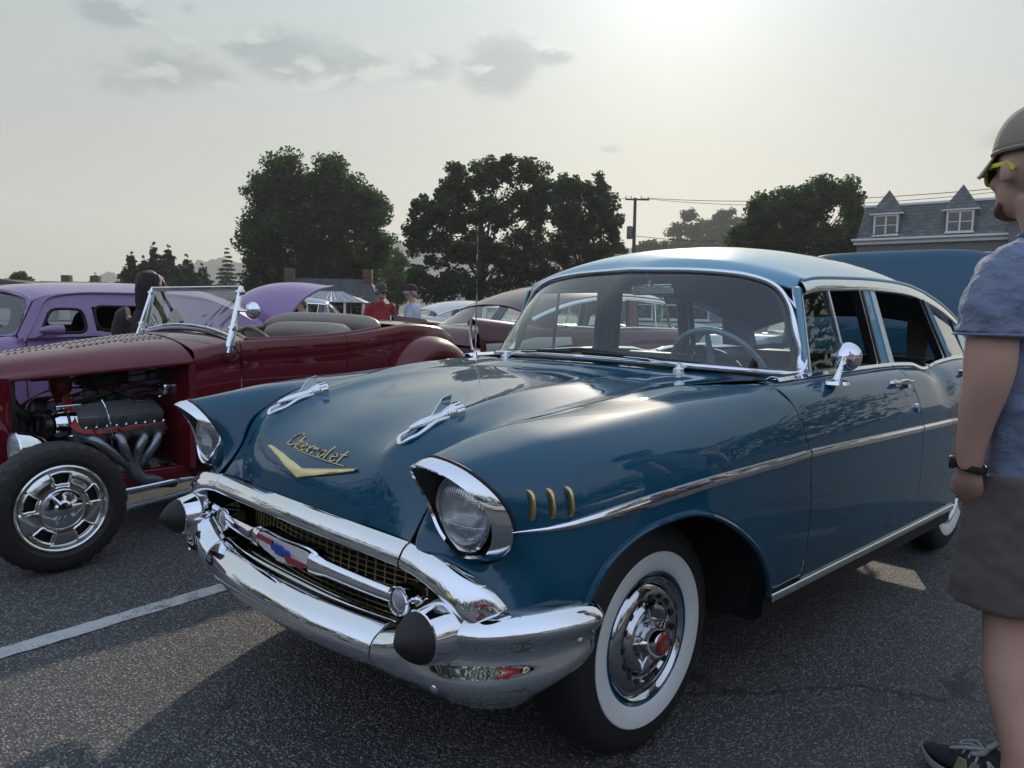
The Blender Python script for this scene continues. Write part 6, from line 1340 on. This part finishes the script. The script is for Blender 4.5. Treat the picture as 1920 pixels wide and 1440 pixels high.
# ================================================================ people
def skin_m(name, col): return pmat(name, col, .5, sss=.08, noise=(9, .10), bump=(160, .08))
def cloth_m(name, col, b=(45, .25), n=(18, .10)): return pmat(name, col, .85, noise=n, bump=b, sheen=.15)
def ell(mb, c, r, n=18, m=12, fn=None):
    P = []
    for i in range(n):
        a = 2*math.pi*i/n; row = []
        for j in range(m+1):
            t = math.pi*j/m; d = np.array((math.cos(a)*math.sin(t), math.sin(a)*math.sin(t), math.cos(t))); p = np.array(c)+d*np.array(r); row.append(fn(d, p) if fn else p)
        P.append(row)
    return mb.grid(P, True, False)
def limb(mb, pts, rads, k=16, n=None, up=(1, 0, 0)):
    """rads: radius or (along-up, sideways) per point"""
    n = n or 6*len(pts); P = spl(pts, n); R_ = np.array([(q, q) if not hasattr(q, '__len__') else q for q in rads], float); R_ = spl(np.column_stack([R_, np.zeros(len(R_))]), n)[:, :2]
    T, N = frames(P, False, up); V = []
    for i in range(n):
        for j in range(k): a = 2*math.pi*j/k; V.append(P[i]+N[i][1]*R_[i, 0]*math.cos(a)+N[i][0]*R_[i, 1]*math.sin(a))
    v, f = gridf(np.array(V).reshape(n, k, 3), False, True, True); f = list(f)+[tuple(range(k)), tuple((n-1)*k+j for j in reversed(range(k)))]
    return mb.add(v, f)
def fuse(mb, name, mat, par, vox, smooth=4, wr=None, solid=0):
    o = mb.build(name, mat, par, ang=180); r = o.modifiers.new('Remesh', 'REMESH'); r.mode = 'VOXEL'; r.voxel_size = vox; r.use_smooth_shade = True
    if smooth: s = o.modifiers.new('Smooth', 'SMOOTH'); s.factor = .5; s.iterations = smooth
    if wr:
        tx = bpy.data.textures.new('folds', 'CLOUDS'); tx.noise_scale = wr[0]; tx.noise_depth = 2; d = o.modifiers.new('Folds', 'DISPLACE'); d.texture = tx; d.strength = wr[1]; d.mid_level = .5
    return o
def head_shape(d, p):
    # d: unit direction, x forward. Pull in below the cheeks, flatten the face, set the brow and nose
    q = np.array(p)
    return q
def head(mb, c, s=1.0):
    c = np.array(c)
    ell(mb, c+np.array((-.012, 0, .025))*s, np.array((.098, .078, .098))*s, 22, 14); ell(mb, c+np.array((.022, 0, -.045))*s, np.array((.070, .060, .075))*s)
    ell(mb, c+np.array((.055, 0, -.088))*s, np.array((.030, .034, .024))*s)                                        # chin
    limb(mb, [c+np.array((.082, 0, .012))*s, c+np.array((.098, 0, -.018))*s, c+np.array((.104, 0, -.034))*s, c+np.array((.086, 0, -.044))*s], [.009*s, .011*s, .015*s, .012*s], 8)
    for sd in (1, -1):
        ell(mb, c+np.array((.070, .030*sd, .030))*s, np.array((.020, .026, .010))*s, 10, 6); ell(mb, c+np.array((.062, .042*sd, -.022))*s, np.array((.022, .022, .022))*s, 10, 6)
        ell(mb, c+np.array((-.012, .080*sd, -.005))*s, np.array((.022, .010, .032))*s, 12, 8)                        # ear
    ell(mb, c+np.array((.083, 0, -.060))*s, np.array((.012, .024, .008))*s, 10, 6)                                   # lips
    return mb
def cap(par, c, s, mat, brimm, yaw=0, tilt=.12, name='cap'):
    c = np.array(c); R_ = Matrix.Rotation(yaw, 3, 'Z'); o = bpy.data.objects.new(name, None); COL.objects.link(o); o.parent = par; o.location = tuple(c); o.rotation_euler = (0, 0, yaw)
    P = []
    for i in range(40):
        a = 2*math.pi*i/40; row = []
        for j in range(10):
            t = math.pi/2*j/9; k = 1-.012*(abs(math.sin(a*3))**12); row.append((-.008*s+.109*s*math.cos(a)*math.cos(t)**.75*k, .088*s*math.sin(a)*math.cos(t)**.75*k, .118*s*math.sin(t)))
        P.append(row)
    obj('crown', *gridf(P, True), mat, o, solid=.003); ell_ = MB(); ell(ell_, (-.008*s, 0, .119*s), (.009*s, .009*s, .006*s), 10, 6); ell_.build('button', mat, o)
    B = []
    for u in np.linspace(-1, 1, 17):
        a = u*1.15; x0, y0 = -.008*s+.107*s*math.cos(a), .087*s*math.sin(a); row = []
        for t in np.linspace(0, 1, 6): row.append((x0+.050*s*t*math.cos(a*.55), y0+.012*s*t*math.sin(a), .004-.075*s*t*tilt*3-.016*s*abs(u)**2*t*1.3))
        B.append(row)
    obj('brim', *gridf(B), brimm, o, solid=.004); obj('sweatband', *tube([(-.008*s+.108*s*math.cos(a), .0875*s*math.sin(a), .006) for a in np.linspace(0, 2*math.pi, 41)[:-1]], .006*s, 6, closed=True), mat, o); return o
def shades(par, c, s, frame, lens, name='sunglasses', yaw=0):
    o = bpy.data.objects.new(name, None); COL.objects.link(o); o.parent = par; o.location = tuple(c); o.rotation_euler = (0, 0, yaw)
    for sd in (1, -1):
        L = [(.095, .012, .012), (.092, .040, .017), (.080, .062, .014), (.074, .066, -.004), (.084, .056, -.024), (.094, .034, -.028), (.099, .014, -.016)]; L = [(x*s, y*s*sd, z*s) for x, y, z in L]; lp = spl(L, 28, True)
        obj('lens', *gridf([[p for p in lp], [p*.3+lp.mean(0)*.7+np.array((.002, 0, 0)) for p in lp], [lp.mean(0)+np.array((.003, 0, 0))+(p-lp.mean(0))*.02 for p in lp]], False, True), lens, o); obj('rim', *tube(lp, .0045*s, 6, closed=True), frame, o)
        obj('temple', *sweep([(.078*s, .066*s*sd, .010*s), (.03*s, .080*s*sd, .012*s), (-.02*s, .083*s*sd, .010*s), (-.045*s, .080*s*sd, -.008*s)], rrect(.004*s, .012*s, .0015), up=(0, 0, 1)), frame, o)
    obj('bridge', *tube([(.097*s, -.012*s, .008*s), (.101*s, 0, .010*s), (.097*s, .012*s, .008*s)], .004*s, 6), frame, o)
SK1 = skin_m('fair_skin', (.52, .31, .23)); SK2 = skin_m('tanned_skin', (.36, .19, .13))
BLKF = pmat('black_frame', (.01, .01, .01), .3); DLENS = pmat('dark_lens', (.012, .012, .014), .06, coat=1)
# ---- the man at the right edge
MAN = thing('person', 'man in grey-blue T-shirt, tan cap and brown shorts, hand in pocket, at right edge', 'person', (.728, -1.538, 0), rad(75))
TSH = cloth_m('slub_grey_blue_jersey', (.165, .195, .29), (70, .35), (30, .18)); SHO = cloth_m('brown_twill', (.115, .085, .078), (260, .25), (8, .10))
b = MB(); hc = np.array((.030, .015, 1.697)); HY = rad(-24); hb_ = MB(); head(hb_, (0, 0, 0), 1.06); Rh = np.array(((math.cos(HY), -math.sin(HY), 0), (math.sin(HY), math.cos(HY), 0), (0, 0, 1))); b.add([Rh@np.array(v)+hc for v in hb_.v], hb_.f)
limb(b, [(-.045, 0, 1.42), (-.03, .005, 1.52), (.012, .015, 1.63)], [.075, .062, .060], up=(1, 0, 0))
limb(b, [(-.05, 0, .92), (-.04, 0, 1.2), (-.04, 0, 1.44)], [(.09, .13), (.095, .13), (.06, .11)], up=(1, 0, 0))
for sd in (1, -1):
    if sd > 0: limb(b, [(-.03, .19, 1.42), (-.03, .245, 1.34), (-.028, .255, 1.22), (-.026, .258, 1.13), (-.005, .252, 1.03), (.012, .24, .93), (.015, .232, .885)], [.045, .052, .060, .062, (.060, .052), (.042, .034), (.036, .028)], up=(0, 1, 0))
    else: limb(b, [(-.03, -.19, 1.42), (-.03, -.255, 1.32), (-.03, -.27, 1.13), (.05, -.265, 1.0), (.10, -.25, .88)], [.062, .07, .06, .05, .032], up=(0, 1, 0))
    y0 = .105 if sd > 0 else -.115; yf = .185 if sd > 0 else -.16; dx = 0 if sd > 0 else -.04
    limb(b, [(-.05, y0, .88), (-.055, y0*1.15, .66), (-.06+dx, y0*.75+yf*.25, .49), (-.075+dx, y0*.5+yf*.5, .37), (-.095+dx, y0*.3+yf*.7, .29), (-.140+dx, yf, .14), (-.140+dx, yf, .07)], [.088, .080, .062, .060, .062, .040, .042], up=(1, 0, 0))
    limb(b, [(-.17+dx, yf, .05), (-.10+dx, yf, .06), (-.03+dx, yf, .045), (.02+dx, yf, .035)], [.035, .042, .035, .025], up=(0, 0, 1))
# hand slipping into the pocket: palm, four fingers, thumb along the side
limb(b, [(.015, .232, .885), (.022, .220, .85), (.03, .196, .815), (.04, .175, .79)], [(.030, .024), (.040, .022), (.040, .020), (.032, .018)], up=(1, 0, 0))
for k, (dx, ln) in enumerate(((-.024, .058), (-.008, .07), (.010, .068), (.026, .055))): limb(b, [(.036+dx, .178, .80), (.042+dx, .166, .80-ln*.5), (.048+dx, .155, .80-ln)], [.0105, .010, .008], 8)
limb(b, [(.048, .222, .86), (.066, .214, .835), (.072, .205, .805)], [.013, .0115, .009], 8)
limb(b, [(.10, -.25, .88), (.12, -.235, .83), (.14, -.21, .80)], [(.03, .02), (.042, .02), (.03, .016)])
for k in range(4): limb(b, [(.135+.018*k-.02, -.215, .805), (.15+.018*k-.02, -.20, .765)], [.010, .008], 8)
limb(b, [(.13, -.23, .85), (.15, -.215, .82)], [.012, .009], 8)
body = fuse(b, 'body', SK1, MAN, .0075, 5)
# T-shirt
b = MB(); limb(b, [(-.055, 0, .815), (-.052, 0, .90), (-.045, 0, 1.05), (-.045, 0, 1.22), (-.045, 0, 1.36), (-.045, 0, 1.44), (-.04, 0, 1.49), (-.035, 0, 1.535)], [(.150, .198), (.148, .195), (.140, .190), (.138, .205), (.125, .215), (.105, .185), (.085, .125), (.072, .078)], 30, 60)
for sd in (1, -1): limb(b, [(-.035, .12*sd, 1.44), (-.032, .190*sd, 1.405), (-.03, .232*sd, 1.35), (-.028, .252*sd, 1.29), (-.026, .256*sd, 1.245)], [(.085, .07), (.088, .074), (.086, .076), (.086, .078), (.091, .083)], 20, 26, up=(1, 0, 0))
fuse(b, 'tshirt', TSH, MAN, .008, 3, (.055, .026))
obj('sleeve_hem', *tube([(-.026+.088*math.cos(a), .256+.080*math.sin(a), 1.249) for a in np.linspace(0, 2*math.pi, 37)[:-1]], .004, 6, closed=True), TSH, MAN)
obj('collar', *tube([(-.034+.076*math.cos(a), .080*math.sin(a), 1.532-.02*math.cos(a)) for a in np.linspace(0, 2*math.pi, 37)[:-1]], .010, 8, closed=True), TSH, MAN)
# shorts
b = MB(); limb(b, [(-.05, 0, .70), (-.05, 0, .80), (-.052, 0, .90), (-.052, 0, .95)], [(.12, .165), (.142, .19), (.140, .185), (.128, .172)], 28, 24)
for sd in (1, -1): limb(b, [(-.045, .095*sd, .86), (-.045, .115*sd, .72), (-.04, .13*sd, .58), (-.038, .135*sd, .505)], [(.125, .115), (.128, .112), (.130, .108), (.132, .108)], 24, 26)
fuse(b, 'shorts', SHO, MAN, .009, 3, (.085, .024))
obj('pocket_edge', *tube(spl([(.078, .140, .915), (.072, .165, .87), (.055, .19, .83), (.02, .205, .80)], 14), .005, 6), SHO, MAN)
wt = bpy.data.objects.new('wristwatch', None); COL.objects.link(wt); wt.parent = MAN
obj('strap', *sweep([(.0145+.040*math.cos(a), .233+.032*math.sin(a), .894+.008*math.cos(a)) for a in np.linspace(0, 2*math.pi, 33)[:-1]], rrect(.005, .020, .002), closed=True), SATIN, wt)
obj('watch_body', *box((.052, .252, .900), (.016, .026, .034), .5, .004), SATIN, wt)
# shoes
SUE = pmat('black_suede', (.018, .020, .024), .85, bump=(200, .3)); SOLE = pmat('grey_midsole', (.28, .28, .29), .6); OUTS = pmat('dark_outsole', (.02, .02, .02), .8); LACE = pmat('grey_lace', (.36, .37, .37), .8, bump=(400, .4)); NGOLD = pmat('mustard_suede', (.24, .20, .10), .8)
def shoe(x, y, yaw):
    s_ = bpy.data.objects.new('shoe', None); COL.objects.link(s_); s_.parent = MAN; s_.location = (x, y, 0); s_.rotation_euler = (0, 0, yaw)
    b = MB(); limb(b, [(-.115, 0, .060), (-.08, 0, .062), (-.02, 0, .062), (.05, .003, .056), (.11, .006, .050), (.155, .004, .044), (.172, .002, .040)], [(.030, .030), (.040, .038), (.042, .041), (.038, .046), (.032, .048), (.022, .036), (.010, .018)], 20, 40, up=(0, 0, 1)); limb(b, [(-.085, 0, .06), (-.082, 0, .10), (-.085, 0, .115)], [(.04, .036), (.038, .034), (.036, .033)], 18, 10); limb(b, [(-.02, 0, .07), (-.03, 0, .10), (-.035, 0, .112)], [(.05, .036), (.045, .034), (.036, .03)], 18, 10)
    fuse(b, 'upper', SUE, s_, .006, 3)
    def outl(k, z): return [(a*k if a > 0 else a*k, c*k, z) for a, c in spl([(-.135, 0), (-.118, .035), (-.06, .040), (.0, .042), (.07, .052), (.13, .046), (.170, .022), (.180, 0), (.170, -.024), (.13, -.042), (.07, -.044), (0, -.036), (-.06, -.038), (-.118, -.034)], 56, True)]
    def ring(z): return np.array(outl(1, z))
    rs = []
    for k, z in ((.97, .010), (1.0, .016), (1.0, .030), (.97, .036)):
        q = ring(z)*np.array((k, k, 1)); q[:, 2] += .022*np.clip((q[:, 0]-.09)/.09, 0, 1)**2; rs.append(q)
    obj('midsole', *gridf(rs, False, True), SOLE, s_); q = ring(.004)*np.array((.95, .93, 1)); q[:, 2] += .022*np.clip((q[:, 0]-.09)/.09, 0, 1)**2; obj('outsole', *gridf([q*np.array((.2, .2, 1)), q, rs[0]], False, True), OUTS, s_)
    for sd in (1, -1):
        N_ = [(-.012, .040), (.006, .036), (.030, .066), (.022, .036), (.040, .034), (.048, .082), (.030, .086), (.010, .058), (.016, .090), (-.002, .092)]
        N_ = [(.052, .036), (.040, .084), (.022, .085), (.014, .058), (.004, .088), (-.014, .089), (.002, .038), (.020, .037), (.028, .064), (.036, .037)]
        def sidep(p): return (p[0]+.012, sd*(.0455+.004-.16*max(0, p[1]-.055)), p[1])
        obj('letter_n', *prism([sidep(p) for p in (N_ if sd > 0 else N_)], .0035, (0, sd, .1)), NGOLD, s_, smooth=False)
        P = [sidep(p) for p in N_]; obj('letter_outline', *tube([np.array(p)+np.array((0, .003*sd, 0)) for p in P], .0016, 5, closed=True), LACE, s_)
        obj('side_stripe', *tube(spl([(-.016, .036*sd, .104), (-.030, .043*sd, .080), (-.052, .044*sd, .055), (-.06, .044*sd, .044)], 12), .0042, 6), LACE, s_); obj('side_stripe', *tube(spl([(-.06, .044*sd, .044), (-.09, .042*sd, .050), (-.118, .033*sd, .056)], 8), .0038, 6), LACE, s_); obj('collar_edge', *tube(spl([(-.016, .036*sd, .104), (-.045, .040*sd, .088), (-.075, .039*sd, .082), (-.10, .034*sd, .10), (-.122, .018*sd, .118)], 14), .0034, 6), LACE, s_)
        ell_ = MB(); ell(ell_, (-.102, .031*sd, .078), (.022, .010, .024), 12, 8); ell_.build('heel_patch', NGOLD, s_)
    for k in range(4): x_ = .012+.020*k; obj('lace', *tube(spl([(x_, -.024, .094-.007*k), (x_+.006, 0, .106-.008*k), (x_+.004, .026, .092-.007*k), (x_+.002, .036, .082-.006*k)], 12), .0032, 6), LACE, s_)
    for sd in (1, -1): obj('lace_loop', *tube(spl([(.012, 0, .112), (.045, .030*sd, .110), (.082, .034*sd, .092), (.084, .020*sd, .088), (.05, .012*sd, .104), (.012, 0, .112)], 26), .0034, 6), LACE, s_)
    obj('tongue', *sweep([(.03, 0, .096), (.0, 0, .112), (-.012, 0, .138)], rrect(.05, .012, .005), up=(1, 0, 0)), LACE, s_)
shoe(-.066, .185, rad(2)); shoe(-.106, -.165, rad(-12))
CAPM = pmat('tan_mesh_cap', (.36, .31, .245), .85, bump=(420, .5), noise=(6, .12)); CAPB = pmat('tan_brim_cloth', (.38, .33, .265), .85, bump=(250, .3))
HM = bpy.data.objects.new('head_wear', None); COL.objects.link(HM); HM.parent = MAN; HM.location = tuple(hc); HM.rotation_euler = (0, 0, HY)
cap(HM, (-.012, 0, .046), 1.10, CAPM, CAPB, 0, .16)
shades(HM, (.004, 0, .006), 1.06, pmat('fluorescent_yellow', (.62, .70, .02), .3), pmat('blue_mirror_lens', (.20, .42, .62), .08, .9))
b = MB(); ell(b, (-.05, 0, .012), (.066, .070, .062), 20, 12); b.build('hair', pmat('brown_hair', (.035, .022, .014), .6, bump=(150, .6)), HM)
b = MB(); limb(b, [(.035, .058, -.085), (.062, .040, -.106), (.074, 0, -.112), (.062, -.040, -.106), (.035, -.058, -.085)], [.006, .011, .016, .011, .006], 8); b.build('beard', pmat('auburn_beard', (.24, .11, .06), .8, bump=(200, .8)), HM)
# fine hair on the lit edge of the forearm
rng = np.random.default_rng(8); arm = spl([(-.026, .258, 1.13), (-.005, .252, 1.03), (.012, .24, .93), (.015, .232, .90)], 0, ts=rng.random(1100)); rr_ = np.interp(arm[:, 2], [.90, .93, 1.03, 1.13], [.036, .041, .059, .063]); an_ = rng.uniform(-1.9, 1.9, 1100)
dr_ = np.stack([np.cos(an_), np.sin(an_)*.85, np.zeros(1100)], 1); p0 = arm+dr_*rr_[:, None]*.93; tip = p0+dr_*rng.uniform(.004, .009, 1100)[:, None]+np.stack([rng.normal(size=1100)*.003, rng.normal(size=1100)*.003, -rng.uniform(.004, .011, 1100)], 1); sd_ = np.array((0, 0, .0005))
V = np.stack([p0-sd_, p0+sd_, tip], 1).reshape(-1, 3); fast_mesh('arm_hair', V, np.arange(3300).reshape(1100, 3), pmat('blond_hair', (.35, .24, .14), .5), MAN)['kind'] = 'stuff'
# ---- visitors
def visitor(label, loc, rz, H, shirt, pants, skin, hairm=None, capm=None, brimm=None, glasses=False, beard=None, pose='stand', long_hair=False, hyaw=0, arms=None, belly=0., grp='visitors behind the cars'):
    t = thing('person', label, 'person', loc, rz, grp); k = H/1.76; Z = lambda p: np.array(p)*k
    b = MB(); hc = Z((.02, 0, 1.645)); Rz = np.array(((math.cos(hyaw), -math.sin(hyaw), 0), (math.sin(hyaw), math.cos(hyaw), 0), (0, 0, 1)))
    hb = MB(); head(hb, (0, 0, 0), k); b.add([Rz@np.array(v)+hc for v in hb.v], hb.f)
    limb(b, [Z((-.02, 0, 1.40)), Z((-.01, 0, 1.48)), Z((.01, 0, 1.58))], [.062*k, .054*k, .054*k]); limb(b, [Z((-.02, 0, .9)), Z((-.015, 0, 1.15)), Z((-.02, 0, 1.40))], [(.08*k, .11*k), (.07*k, .10*k), (.05*k, .09*k)])
    A = arms or {1: [(-.02, .19, 1.38), (-.02, .235, 1.25), (-.03, .25, 1.10), (.03, .24, .97), (.08, .22, .86)], -1: [(-.02, -.19, 1.38), (-.02, -.235, 1.25), (-.03, -.25, 1.10), (.03, -.24, .97), (.08, -.22, .86)]}
    for sd in (1, -1):
        a = [Z(p) for p in A[sd]]; limb(b, a, [.036*k, .044*k, .044*k, .036*k, .026*k], 12); d = a[-1]-a[-2]; d /= np.linalg.norm(d); w_ = np.cross(d, (0, 0, 1)); w_ /= max(np.linalg.norm(w_), 1e-6)
        limb(b, [a[-1], a[-1]+d*.04*k, a[-1]+d*.085*k], [.028*k, (.018*k, .040*k), (.014*k, .036*k)], 10)
        for q in range(4): s0 = a[-1]+d*.08*k+w_*(q-1.5)*.018*k; limb(b, [s0, s0+d*.04*k, s0+d*(.07-.01*abs(q-1.5))*k-np.array((0, 0, .008))], [.009*k, .008*k, .006*k], 6, 6)
        limb(b, [a[-1]+d*.02*k+w_*.03*k, a[-1]+d*.05*k+w_*.055*k, a[-1]+d*.08*k+w_*.06*k], [.011*k, .010*k, .007*k], 6, 6)
        limb(b, [Z((-.02, .09*sd, .9)), Z((-.01, .10*sd, .5)), Z((-.03, .10*sd, .10)), Z((-.02, .10*sd, .05))], [.08*k, .055*k, .04*k, .04*k], 12)
    fuse(b, 'body', skin, t, .012*k, 3)
    b = MB(); limb(b, [Z((-.02, 0, .86)), Z((-.01+belly, 0, 1.0)), Z((-.005+belly*.8, 0, 1.15)), Z((-.015, 0, 1.30)), Z((-.02, 0, 1.40)), Z((-.015, 0, 1.440)), Z((-.01, 0, 1.475))], [((.125+belly)*k, .175*k), ((.128+belly)*k, .178*k), ((.122+belly*.7)*k, .180*k), (.118*k, .205*k), (.100*k, .205*k), (.080*k, .150*k), (.060*k, .070*k)], 24, 44)
    for sd in (1, -1):
        a = [Z(p) for p in A[sd]]; limb(b, [a[0]*.8+Z((-.02, .10*sd, 1.40))*.2, a[0], a[1], a[1]*.55+a[2]*.45], [.075*k, .078*k, .072*k, .070*k], 14)
    fuse(b, 'shirt', shirt, t, .014*k, 3, (.08, .014))
    b = MB(); limb(b, [Z((-.02, 0, .78)), Z((-.02, 0, .92)), Z((-.02, 0, .96))], [(.12*k, .165*k), (.122*k, .165*k), (.11*k, .155*k)], 20, 12)
    for sd in (1, -1): limb(b, [Z((-.02, .085*sd, .86)), Z((-.012, .10*sd, .5)), Z((-.03, .10*sd, .09))], [.10*k, .075*k, .06*k], 14)
    fuse(b, 'trousers', pants, t, .016*k, 3)
    for sd in (1, -1): b = MB(); limb(b, [Z((-.10, .10*sd, .045)), Z((0, .10*sd, .055)), Z((.10, .10*sd, .045)), Z((.16, .10*sd, .03))], [.04*k, .048*k, .042*k, .022*k], 12, up=(0, 0, 1)); b.build('shoe', SUE, t)
    hp = bpy.data.objects.new('head_wear', None); COL.objects.link(hp); hp.parent = t; hp.location = tuple(hc); hp.rotation_euler = (0, 0, hyaw)
    if hairm:
        b = MB(); ell(b, (-.028*k, 0, .03*k), (.092*k, .086*k, .088*k), 18, 12)
        if long_hair:
            limb(b, [(-.02*k, 0, .08*k), (-.05*k, 0, -.02*k), (-.065*k, 0, -.15*k), (-.07*k, 0, -.30*k)], [(.085*k, .095*k), (.082*k, .105*k), (.06*k, .110*k), (.03*k, .085*k)], 18)
            for sd in (1, -1): limb(b, [(.03*k, .06*sd*k, .07*k), (.035*k, .085*sd*k, -.02*k), (.01*k, .092*sd*k, -.14*k), (-.02*k, .085*sd*k, -.26*k)], [.032*k, .034*k, .034*k, .018*k], 10)
        else: limb(b, [(.02*k, .075*k, .05*k), (-.05*k, .08*k, -.02*k), (-.085*k, 0, -.04*k), (-.05*k, -.08*k, -.02*k), (.02*k, -.075*k, .05*k)], [.02*k, .03*k, .035*k, .03*k, .02*k], 10)
        fuse(b, 'hair', hairm, hp, .012, 2, (.02, .012))
    if capm: cap(hp, np.array((-.004, 0, .038))*k, k*1.03, capm, brimm or capm, 0, .2)
    if glasses: shades(hp, np.array((.004, 0, .008))*k, k, BLKF, DLENS)
    if beard: b = MB(); limb(b, [(.02*k, .062*k, -.06*k), (.062*k, .036*k, -.085*k), (.082*k, 0, -.098*k), (.062*k, -.036*k, -.085*k), (.02*k, -.062*k, -.06*k)], [.006*k, .018*k, .024*k, .018*k, .006*k], 8); ell(b, (.090*k, 0, -.048*k), (.014*k, .028*k, .006*k), 10, 6); b.build('beard', beard, hp)
    return t
camo = pmat('olive_camouflage', (.06, .058, .045), .85, noise=(22, .55, 2)); dkcap = pmat('maroon_black_cap', (.035, .012, .016), .8); greyb = pmat('grey_brim', (.22, .22, .21), .8); JEAN = cloth_m('denim', (.035, .05, .085)); GREYB = pmat('grey_beard', (.36, .34, .32), .9, bump=(200, .6))
def place(px, py, H):
    v = _R*((px-960)/FPX)-_U*((py-720)/FPX)+_D; t = (H-CAM[2])/v[2]; p = np.array(CAM)+v*t; return (float(p[0]), float(p[1]), 0.)
TOC = math.degrees(YAW)+180          # heading that faces the camera
fold = {1: [(-.02, .19, 1.38), (-.0, .235, 1.25), (.0, .25, 1.10), (.14, .16, 1.08), (.20, .02, 1.10)], -1: [(-.02, -.19, 1.38), (.0, -.235, 1.25), (.0, -.25, 1.10), (.14, -.16, 1.05), (.20, -.02, 1.06)]}
visitor('man in red T-shirt and camouflage cap with grey goatee, facing right', place(714, 528, 1.80), rad(TOC+28), 1.74, cloth_m('red_cotton', (.26, .012, .018)), JEAN, SK2, GREYB, camo, camo, True, GREYB, hyaw=rad(22), belly=.03)
visitor('man in pale blue T-shirt and dark cap, facing left', place(772, 531, 1.78), rad(TOC-62), 1.72, cloth_m('pale_blue_cotton', (.46, .50, .58)), JEAN, SK1, GREYB, dkcap, greyb, True, None, belly=.02)
visitor('person in khaki cap far off below the maple', place(822, 566, 1.75), rad(TOC+60), 1.70, cloth_m('charcoal_cotton', (.03, .03, .035)), JEAN, SK2, pmat('brown_hair', (.04, .025, .016), .7), cloth_m('khaki_cap', (.17, .15, .11)), None, True)
visitor('woman with auburn bob and dark sunglasses behind the tan seats', place(566, 556, 1.50), rad(TOC-45), 1.46, cloth_m('white_cotton', (.5, .5, .5)), JEAN, SK1, pmat('auburn_hair', (.11, .035, .014), .6, bump=(120, .6)), glasses=True)
visitor('woman with long dark hair between roadster and coupe', (.33, 3.98, 0), rad(52), 1.545, cloth_m('dark_brown_knit', (.028, .02, .018)), JEAN, skin_m('dark_tan_skin', (.16, .085, .06)), pmat('dark_brown_hair', (.012, .006, .005), .45, bump=(140, .6)), long_hair=True)  # one dark tan skin colour, standing in for long brown sleeves
visitor('person in yellow-green shirt and black cap, mirrored in the blue hood', (-4.6, .75, 0), rad(-15), 1.76, cloth_m('high_visibility_cotton', (.38, .52, .03)), cloth_m('black_denim', (.012, .012, .014)), SK1, GREYB, BLKF, None, True)
